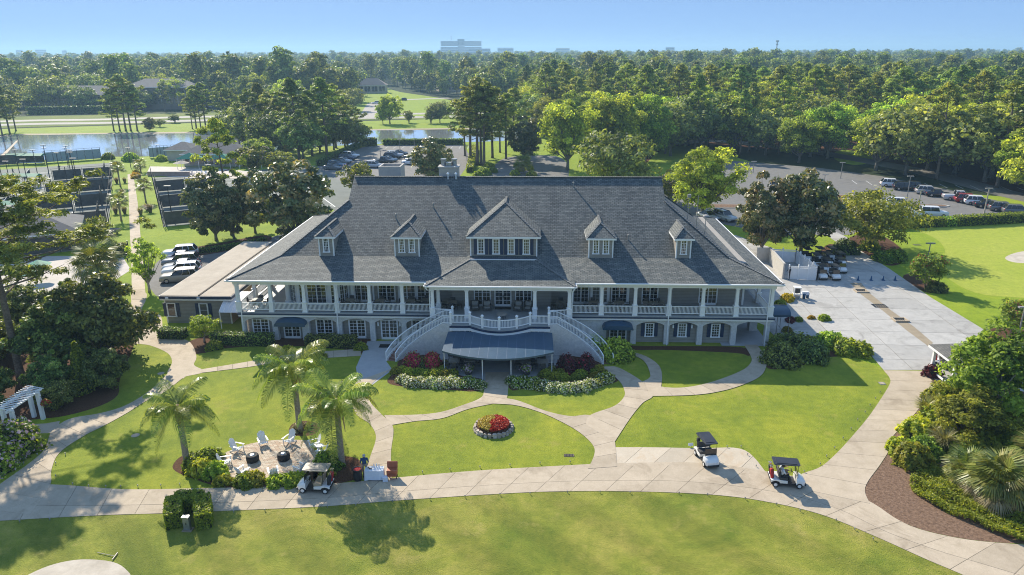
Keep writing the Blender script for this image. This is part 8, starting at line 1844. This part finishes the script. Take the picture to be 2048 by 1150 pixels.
def armchair(x, y, rz, label):
 o = thing('armchair', label, 'armchair', (x, y, FZ - .004), rz, 'armchairs beside the porch doors')
 MB().box(-.36, -.4, .1, .4, .4, .34).build('base', 'wicker', o, bevel=.03); MB().box(-.3, -.29, .34, .4, .29, .48).build('seat_cushion', 'cushion', o, bevel=.04); MB().cbox((-.32, 0, .62), .16, .62, .5, ry=-.15).build('back_cushion', 'cushion', o, bevel=.05)
 for s_ in (-1, 1): MB().box(-.38, s_ * .3, .1, .42, s_ * .42, .6).build('arm', 'wicker', o, bevel=.03)
 MB().cbox((-.42, 0, .55), .1, .82, .75, ry=-.15).build('backrest', 'wicker', o, bevel=.03)
for px, lab in ((950, 'grey cushioned wicker armchair at the far left of the porch doors'), (974, 'grey cushioned wicker armchair just left of the porch doors'), (1036, 'grey cushioned wicker armchair just right of the porch doors'), (1056, 'grey cushioned wicker armchair at the far right of the porch doors')): armchair(PYp(px, 615, 67.6).x, 67.7, R(-90 + (8 if px < 1000 else -8)), lab)
o = thing('round_table', 'low round pale table on the bowed deck', 'table', (PYp(1004, 625, 65.5).x, 65.3, FZ - .004)); mb = MB(); mb.lathe([(.5, 0), (.52, .02), (.5, .045)], (0, 0, .5), 24); mb.build('table_top', 'table top', o)
for k in range(4): a = k * math.pi / 2 + .4; MB().tube([(.36 * math.cos(a), .36 * math.sin(a), 0), (.3 * math.cos(a), .3 * math.sin(a), .5)], .02, 6).build('leg', 'black metal', o)
x = PYp(1006, 614, 68.4).x; tag(MB().box(x - .8, 68.0, FZ, x + .8, 68.75, FZ + .02).build('door_mat', 'door mat'), 'black mat before the central porch doors', 'mat')
tag(MB().box(-15.9, 65.0, .05, -13.9, 65.8, .07).build('door_mat', 'door mat'), 'black mat before the lower double doors', 'mat')
k = 0
for x, y in ((-7.6, 62.4), (-6.4, 60.8), (-7.8, 60.6), (-0.6, 62.2), (0.4, 60.6), (-1.2, 60.6)):
 k += 1; copy_thing(t0, (x, y, .02), 0, 'dining table in the shade of the big awning, ' + ('left side' if x < -3.7 else 'right side'), 'tables under the big awning')
 for a in (0, 90, 180, 270): copy_thing(c0, (x + .75 * math.cos(R(a)), y + .75 * math.sin(R(a)), .02), R(a + 180), 'wicker chair in the shade of the big awning, ' + ('left side' if x < -3.7 else 'right side'), 'chairs under the big awning')
# ================================================================ TENNIS COURTS
plain('screen dark', (0.065, 0.058, 0.05), 0.9, c2=(0.12, 0.11, 0.098), scale=.7); plain('screen backlit', (0.30, 0.36, 0.40), 0.8, c2=(0.36, 0.42, 0.46), scale=.5); plain('roof dark', (0.07, 0.072, 0.078), 0.85, c2=(0.105, 0.108, 0.115), scale=1.5, detail=6)  # the pale screen has its backlight painted in as light blue-grey
plain('pool water', (0.22, 0.42, 0.42), 0.05, spec=.8); plain('terrace wall', (0.36, 0.25, 0.20), 0.9, c2=(0.44, 0.32, 0.26), scale=2)
TW = (Vector(G2(260, 348)) - Vector(G2(277, 600))).normalized(); TU = Vector((TW.y, -TW.x)); TO = Vector(G2(272, 470)); TA = math.atan2(TU.y, TU.x)
def T(u, w): return tuple(TO + TU * u + TW * w)
fill('tennis_ground', [T(-4, -6), T(-4, 92), T(-120, 92), T(-120, -6)], .010, 'court surface'); fill('tennis_ground', [T(4.2, 4), T(4.2, 60), T(42, 60), T(42, 4)], .010, 'court surface')
def court(u, w, label):
 def ln(x0, y0, x1, y1): lines.face([(x0, y0, .03), (x1, y0, .03), (x1, y1, .03), (x0, y1, .03)])
 o = structure(MB().face([(-12.6, -5.9, .020), (12.6, -5.9, .020), (12.6, 5.9, .020), (-12.6, 5.9, .020)]).build('tennis_court', 'court surface', loc=(*T(u, w), 0), rz=TA), label)
 lines = MB(); t = .12
 for y in (-5.5, -4.1, 4.1, 5.5): ln(-11.9, y - t, 11.9, y + t)
 for x in (-11.9, 11.9): ln(x - t, -5.5, x + t, 5.5)
 for x in (-6.4, 6.4): ln(x - t, -4.1, x + t, 4.1)
 ln(-6.4, -t, 6.4, t); lines.build('line', 'court line', o, kind='stuff')
 n = thing('tennis_net', 'tennis net on the ' + label, 'net', (*T(u, w), 0), TA)
 for y in (-6.2, 6.2): MB().tube([(0, y, 0), (0, y, 1.08)], .05, 6).build('post', 'black metal', n)
 MB().box(-.015, -6.2, .1, .015, 6.2, .95).build('netting', 'fence mesh', n); MB().box(-.03, -6.2, .95, .03, 6.2, 1.03).build('tape', 'white line', n)
for i, w in enumerate((2, 20, 38, 56, 76)):
 for j, u in enumerate((-22, -56)): court(u, w, ('right' if j == 0 else 'left') + ' court, ' + ('nearest', 'second', 'third', 'fourth', 'farthest')[i] + ' row west of the walk')
for i, w in enumerate((12, 30, 48)): court(22, w, ('near', 'middle', 'far')[i] + ' court east of the tennis walk')
def screen_fence(p, q, h, n, label, m='screen dark', lo=.2):
 p, q = Vector(p), Vector(q); o = thing('court_fence', label, 'fence', (p.x, p.y, 0), 0, 'court fences'); d = q - p
 for i in range(n + 1): a = d * (i / n); MB().tube([(a.x, a.y, 0), (a.x, a.y, h)], .05, 6).build('post', 'fence mesh', o)
 for i in range(n):
  a, b_ = d * ((i + .03) / n), d * ((i + .97) / n)
  if lo < 2: MB().bar((a.x, a.y, (lo + h * .86) / 2), (b_.x, b_.y, (lo + h * .86) / 2), .03, h * .86 - lo).build('screen', m, o)
  MB().bar((a.x, a.y, h - .04), (b_.x, b_.y, h - .04), .05, .05).build('rail', 'fence mesh', o)
for i, w in enumerate((-6.5, 11, 29, 47, 66)):
 screen_fence(T(-16, w), T(-4, w), 2.8, 2, 'dark screen between courts west of the walk, row %s' % ('one', 'two', 'three', 'four', 'five')[i]); screen_fence(T(-5.5, w), T(-5.5, w + 8), 2.8, 2, 'dark side screen west of the walk, row %s' % ('one', 'two', 'three', 'four', 'five')[i])
for i, w in enumerate((4.5, 21, 39)): screen_fence(T(4.4, w), T(16, w), 2.8, 2, 'dark screen between courts east of the walk, %s one' % ('near', 'middle', 'far')[i]); screen_fence(T(4.6, w), T(4.6, w + 8), 2.8, 2, 'dark side screen east of the walk, %s one' % ('near', 'middle', 'far')[i])
screen_fence(T(-4, -6), T(-4, 92), 2.9, 16, 'wire fence posts along the west side of the tennis walk', lo=9); screen_fence(T(4.2, 4), T(4.2, 60), 2.9, 10, 'wire fence posts along the east side of the tennis walk', lo=9)
for (a, b_), lab in (((G2(92, 326), G2(203, 318)), 'pale windscreen fence before the pond, left part'), ((G2(300, 316), G2(352, 312)), 'pale windscreen fence before the pond, right part')): screen_fence(a, b_, 3.2, 7, lab, 'screen backlit')
screen_fence(G2(-60, 334), G2(90, 326), 3.0, 8, 'dark fence before the pond at the left edge')
for i, (px, py, w) in enumerate(((54, 328, 10), (48, 372, 8), (42, 392, 7), (8, 432, 9))):
 o = thing('bench_shelter', 'green canvas roof over court benches, ' + ('farthest', 'second farthest', 'second nearest', 'nearest')[i] + ' one', 'canopy', (*G2(px, py), 0)); mb = MB(); mb.add([(-w / 2, -1.2, 2.3), (w / 2, -1.2, 2.3), (w / 2, 1.2, 2.3), (-w / 2, 1.2, 2.3), (-w / 2, 0, 2.8), (w / 2, 0, 2.8)], [(0, 1, 5, 4), (2, 3, 4, 5), (1, 2, 5), (3, 0, 4)]); mb.build('canopy', 'green canvas', o)
 for x in (-w / 2 + .1, 0, w / 2 - .1): MB().tube([(x, 0, 0), (x, 0, 2.7)], .05, 6).build('post', 'black metal', o)
 for s_ in (-.5, .5): MB().box(-w / 2 + .5, s_ - .2, .4, w / 2 - .5, s_ + .2, .47).build('bench', 'white paint', o)
for i, (px, py, t) in enumerate(((5, 360, 300), (28, 400, 322), (40, 350, 300), (64, 405, 318), (78, 362, 300), (103, 372, 290), (120, 345, 306), (150, 440, 332), (158, 400, 304), (152, 372, 300), (165, 418, 316), (97, 342, 296), (136, 330, 296), (262, 336, 296), (318, 320, 290), (142, 348, 292), (345, 440, 372), (422, 372, 330))):
 x, y = G2(px, py); h = min(11, height_at(px, t, x, y)); o = thing('court_light', 'thin dark floodlight pole between the tennis courts', 'light pole', (x, y, 0), 0, 'floodlight poles of the tennis courts'); MB().tube([(0, 0, 0), (0, 0, h)], [.09, .06], 6).build('pole', 'black metal', o); MB().box(-.6, -.15, h, .6, .15, h + .12).build('lamp_head', 'pole grey', o)
def hip_house(name, label, x0, y0, x1, y1, ze, zr, wall='stucco', roof='roof dark', over=.6, win=0, rz=0.0, cat='building'):
 cx_, cy_ = (x0 + x1) / 2, (y0 + y1) / 2; w, d = (x1 - x0) / 2, (y1 - y0) / 2; o = thing(name, label, cat, (cx_, cy_, 0), rz); MB().box(-w, -d, 0, w, d, ze).build('wall', wall, o)
 W, D = w + over, d + over; k = min(W, D); mb = MB(); a, b_ = ((-W + k, 0, zr), (W - k, 0, zr)) if W > D else ((0, -D + k, zr), (0, D - k, zr)); c = [(-W, -D, ze), (W, -D, ze), (W, D, ze), (-W, D, ze)]
 for f in (([c[0], c[1], b_, a], [c[2], c[3], a, b_], [c[1], c[2], b_], [c[3], c[0], a]) if W > D else ([c[1], c[2], b_, a], [c[3], c[0], a, b_], [c[0], c[1], a], [c[2], c[3], b_])): mb.face(f)
 mb.build('roof', roof, o); MB().box(-W, -D, ze - .2, W, D, ze - .003).build('eave', 'white trim', o)
 for i in range(win):
  x = -w + (2 * w) * (i + .5) / win; f = MB().box(x - w / win * .75, -d - .05, ze * .25, x + w / win * .75, -d, ze * .85).build('window', 'window glass', o); MB().box(x - .06, -d - .08, ze * .25, x + .06, -d - .05, ze * .85).build('mullion', 'white trim', f)
 return o
# pool and its house behind the big pine
cc = Vector(G2(160, 500)) - TU * 11 + TW * 5.5; hip_house('pool_house', 'pool house with dark hipped roof behind the big pine', cc.x - 11, cc.y - 5.5, cc.x + 11, cc.y + 5.5, 3.0, 5.6, 'stucco', win=9, rz=TA)
fill('pool_deck', [G2(*p) for p in [(-200, 640), (-200, 520), (60, 512), (190, 512), (240, 505), (262, 540), (230, 560), (180, 575), (170, 620), (90, 645)]], .014, 'pool deck')
pl = structure(MB().prism([G2(*p) for p in [(66, 622), (70, 606), (110, 600), (150, 600), (160, 612), (120, 640)]], .02, .06).build('swimming_pool', 'pool water'))
for i, (px, py) in enumerate(((84, 560), (60, 580), (-15, 560))):
 o = thing('sunshade', 'green parasol on the pool deck' + (' seen through the pine branches', ' nearest the pool', ' at the left edge')[i], 'parasol', (*G2(px, py), 0)); MB().tube([(0, 0, 0), (0, 0, 2.5)], .04, 6).build('pole', 'white paint', o); mb = MB(); mb.lathe([(1.5, 2.1), (.05, 2.7)], n=8); mb.build('canopy', 'green canvas', o)
# terrace pavilion left of the pond corner
hx, hy = G2(385, 338); hip_house('terrace_pavilion', 'grey roofed pavilion with green awnings beside the tennis terrace', hx - 4, hy + 4, hx + 12, hy + 12, 3.2, 5.6, 'stucco', win=5)
hx2, hy2 = G2(372, 322); hip_house('terrace_hut', 'small hut with grey roof at the pond end of the terrace', hx2 - 5, hy2, hx2 + 2, hy2 + 6, 3.0, 4.8, 'stucco')
for i, dx in enumerate((1, 9, 17)):
 o = thing('green_awning', ('left', 'middle', 'right')[i] + ' gabled green canopy of the tennis terrace', 'canopy', (hx - 2 + dx, hy + 1.5, 0)); mb = MB(); mb.add([(-3, -1.8, 2.5), (3, -1.8, 2.5), (3, 1.8, 2.5), (-3, 1.8, 2.5), (0, 0, 3.9)], [(0, 1, 4), (1, 2, 4), (2, 3, 4), (3, 0, 4)]); mb.build('canopy', 'green canvas', o)
 for x in (-2.8, 2.8):
  for y in (-1.6, 1.6): MB().tube([(x, y, 0), (x, y, 2.5)], .06, 6).build('post', 'white paint', o)
fill('terrace', [G2(*p) for p in [(292, 350), (300, 333), (420, 335), (520, 345), (520, 358), (380, 356)]], .03, 'pool deck')
tw = thing('terrace_wall', 'low reddish wall of the raised tennis terrace', 'wall', (*G2(296, 352), 0)); a, b_ = Vector(G2(296, 352)), Vector(G2(380, 352)); d_ = b_ - a; MB().bar((0, 0, .5), (d_.x, d_.y, .5), .4, 1.0).build('blocks', 'terrace wall', tw); MB().bar((0, 0, 1.04), (d_.x, d_.y, 1.04), .5, .08).build('coping', 'pool deck', tw)
o = thing('sunshade', 'pale parasol on the tennis terrace', 'parasol', (*G2(365, 345), 0)); MB().tube([(0, 0, 0), (0, 0, 2.5)], .05, 6).build('pole', 'white paint', o); mb = MB(); mb.lathe([(1.9, 2.3), (.05, 2.9)], n=8); mb.build('canopy', 'flat roof', o)
for i, px in enumerate((368, 376, 384, 392, 402, 412)): copy_thing(PLANT['ad'], (*G2(px, 349), .03), R(60 * i), 'white chair on the tennis terrace', 'white chairs on the tennis terrace')
o = thing('delivery_truck', 'white box truck half hidden behind the left roof edge', 'truck', (*G2(508, 536), 0), R(75)); MB().box(-2.6, -1.05, .5, 1.2, 1.05, 2.7).build('box', 'white canvas', o, bevel=.04); MB().box(1.25, -.95, .45, 2.7, .95, 1.9).build('cab', 'white canvas', o, bevel=.12); MB().box(2.2, -.85, 1.2, 2.72, .85, 1.75).build('windscreen', 'car glass', o)
for x in (-1.7, 1.9):
 for s_ in (-1, 1): t = link('wheel', PW[0], o, loc=(x, s_ * .9, .34)); link('rim', PW[1], t)
S('round', 262, 322, 'round bush at the pond end of the tennis walk', 2.2, cat='bush'); S('round', 217, 318, 'round bush by the pale windscreen, left', 1.7, cat='bush'); S('round', 323, 322, 'round bush by the pale windscreen, right', 1.6, cat='bush')
# ================================================================ FAR BUILDINGS
plain('tower pale', (0.62, 0.66, 0.70), 0.7); plain('tower glass', (0.20, 0.27, 0.36), 0.25); plain('house roof', (0.22, 0.17, 0.14), 0.9); plain('house wall', (0.5, 0.42, 0.34), 0.9); plain('office wall', (0.22, 0.17, 0.13), 0.9)
def far_block(name, label, px0, px1, top, bot, dist, depth=25, floors=8, m='tower pale', glass='tower glass', cat='building'):
 g = G((px0 + px1) / 2, 400); d = Vector((g.x, g.y)).normalized(); c = d * dist; s_ = dist / (FPX / math.cos(math.atan((575 - HORIZON) / FPX)) * 1.0); w = (px1 - px0) * s_ / 2
 zt = height_at((px0 + px1) / 2, top, c.x, c.y); zb = max(0, height_at((px0 + px1) / 2, bot, c.x, c.y)); zb = 0 if bot > 104 else zb
 o = thing(name, label, cat, (c.x, c.y, 0), math.atan2(-d.x, d.y)); MB().box(-w, 0, zb, w, depth, zt).build('wall', m, o)
 fh = (zt - zb) / floors
 for i in range(floors): MB().box(-w * .97, -.4, zb + fh * (i + .25), w * .97, 0, zb + fh * (i + .72)).build('window_band', glass, o)
 return o
o = far_block('hospital_tower', 'wide pale slab tower on the horizon with an open storey', 889, 971, 93.5, 108, 2400, 30, 6); h2 = far_block('hospital_tower', 'upper slab', 889, 970, 82, 92, 2400, 30, 6)
for c in list(h2.children): c.parent = o
bpy.data.objects.remove(h2)
h2 = far_block('x', 'x', 927, 941, 78, 108, 2395, 30, 1, 'tower glass', 'tower pale')
for c in list(h2.children): c.parent = o; c.name = 'core'
bpy.data.objects.remove(h2)
mb = MB(); mb.tube([(-31, 10, 60), (-31, 10, 74)], .8, 6); mb.build('mast', 'pole grey', o)
far_block('office_block', 'low pale block right of the wide slab tower', 942, 986, 97, 108, 2300, 30, 4); far_block('office_block', 'small white block between the slab tower and the hotel', 997, 1029, 95.5, 107, 2700, 30, 3); far_block('hotel_block', 'pale block with stepped roof at the middle of the horizon', 1107, 1134, 96.5, 106, 3000, 30, 4, 'house wall')
far_block('hotel_block', 'wide low block with a taller middle right on the horizon', 1296, 1336, 101.5, 108, 2600, 30, 3); far_block('hotel_tower', 'stepped taller block rising from the low one on the right', 1313, 1330, 94.5, 107, 2600, 20, 4)
for px0, px1, t, lab in ((96, 106, 100, 'faint tower at the far left of the horizon'), (133, 149, 99, 'faint wide tower left on the horizon'), (182, 189, 100.5, 'faint small tower left on the horizon')): far_block('distant_tower', lab, px0, px1, t, 108, 4000, 30, 5)
g = G(1521, 400); d = Vector((g.x, g.y)).normalized() * 1500; zt = height_at(1521, 81, d.x, d.y); o = thing('radio_mast', 'thin radio mast standing on the horizon at the right', 'mast', (d.x, d.y, 0)); MB().tube([(0, 0, 0), (0, 0, zt)], [1.2, .9], 6).build('pole', 'pole grey', o); MB().box(-2.5, -1, zt - 3, 2.5, 1, zt).build('aerial', 'pole grey', o); MB().box(-2, -1, zt - 8, 2, 1, zt - 6).build('aerial', 'pole grey', o)
for i, (px, py, w, rz) in enumerate(((900, 182, 9, .3), (915, 178, 11, -.2), (930, 176, 10, .5), (905, 172, 10, .1), (940, 170, 10, -.4), (918, 168, 10, .2), (952, 178, 9, .6), (745, 186, 10, .1))):
 x, y = G2(px, py); hip_house('house', ('house with a %s roof among the trees beyond the side road, ' % ('brown' if i % 2 else 'grey')) + ('nearest', 'second', 'third', 'left back', 'right back', 'middle back', 'far right', 'beside the clearing')[i], x - w, y - 6, x + w, y + 6, 5.5, 10, 'house wall', 'house roof' if i % 2 else 'roof dark', win=4, rz=rz, cat='house')
for px0, py, w, lab, h in ((318, 219, 17, 'brown office building with dark roof beyond the highway', 11), (160, 222, 20, 'low office building behind the oaks beyond the highway', 8), (450, 214, 14, 'pale building edge behind the pines beyond the highway', 8)):
 x, y = G2(px0, py); o = hip_house('office_building', lab, x - w, y, x + w, y + 16, h, h + 4, 'office wall', 'roof dark', win=8)
# ================================================================ HAZE: the damp air over the land
hz = MB().box(-8500, -2300, -1.2, 8500, 9000, 78).build('haze', 'white trim'); hz['kind'] = 'stuff'; hz['label'] = 'pale blue haze over the far forest'
hm = bpy.data.materials.new('haze air'); hm.use_nodes = True; hn = hm.node_tree; hn.nodes.clear()
ho = hn.nodes.new('ShaderNodeOutputMaterial'); pvv = hn.nodes.new('ShaderNodeVolumePrincipled'); pvv.inputs['Color'].default_value = (0.47, 0.76, 1.0, 1); pvv.inputs['Density'].default_value = 0.00027; pvv.inputs['Anisotropy'].default_value = 0.2
hn.links.new(pvv.outputs[0], ho.inputs['Volume']); hz.data.materials.clear(); hz.data.materials.append(hm)
# ================================================================ LABELS: look-alikes told apart by their order from the left
SAME = {}
for o in bpy.data.objects:
 if o.parent is None and 'label' in o and 'category' in o and o.name in COL.objects: SAME.setdefault(o['label'], []).append(o)
for lab, os_ in SAME.items():
 if 1 < len(os_) <= 20 and len(lab.split()) <= 12:
  for k, o in enumerate(sorted(os_, key=lambda q: world_px(*q.location)[0])): o['label'] = (ORD[k] if len(os_) > 2 else ('left', 'right')[k]) + (' from the left, ' if len(os_) > 2 else ' one, ') + lab
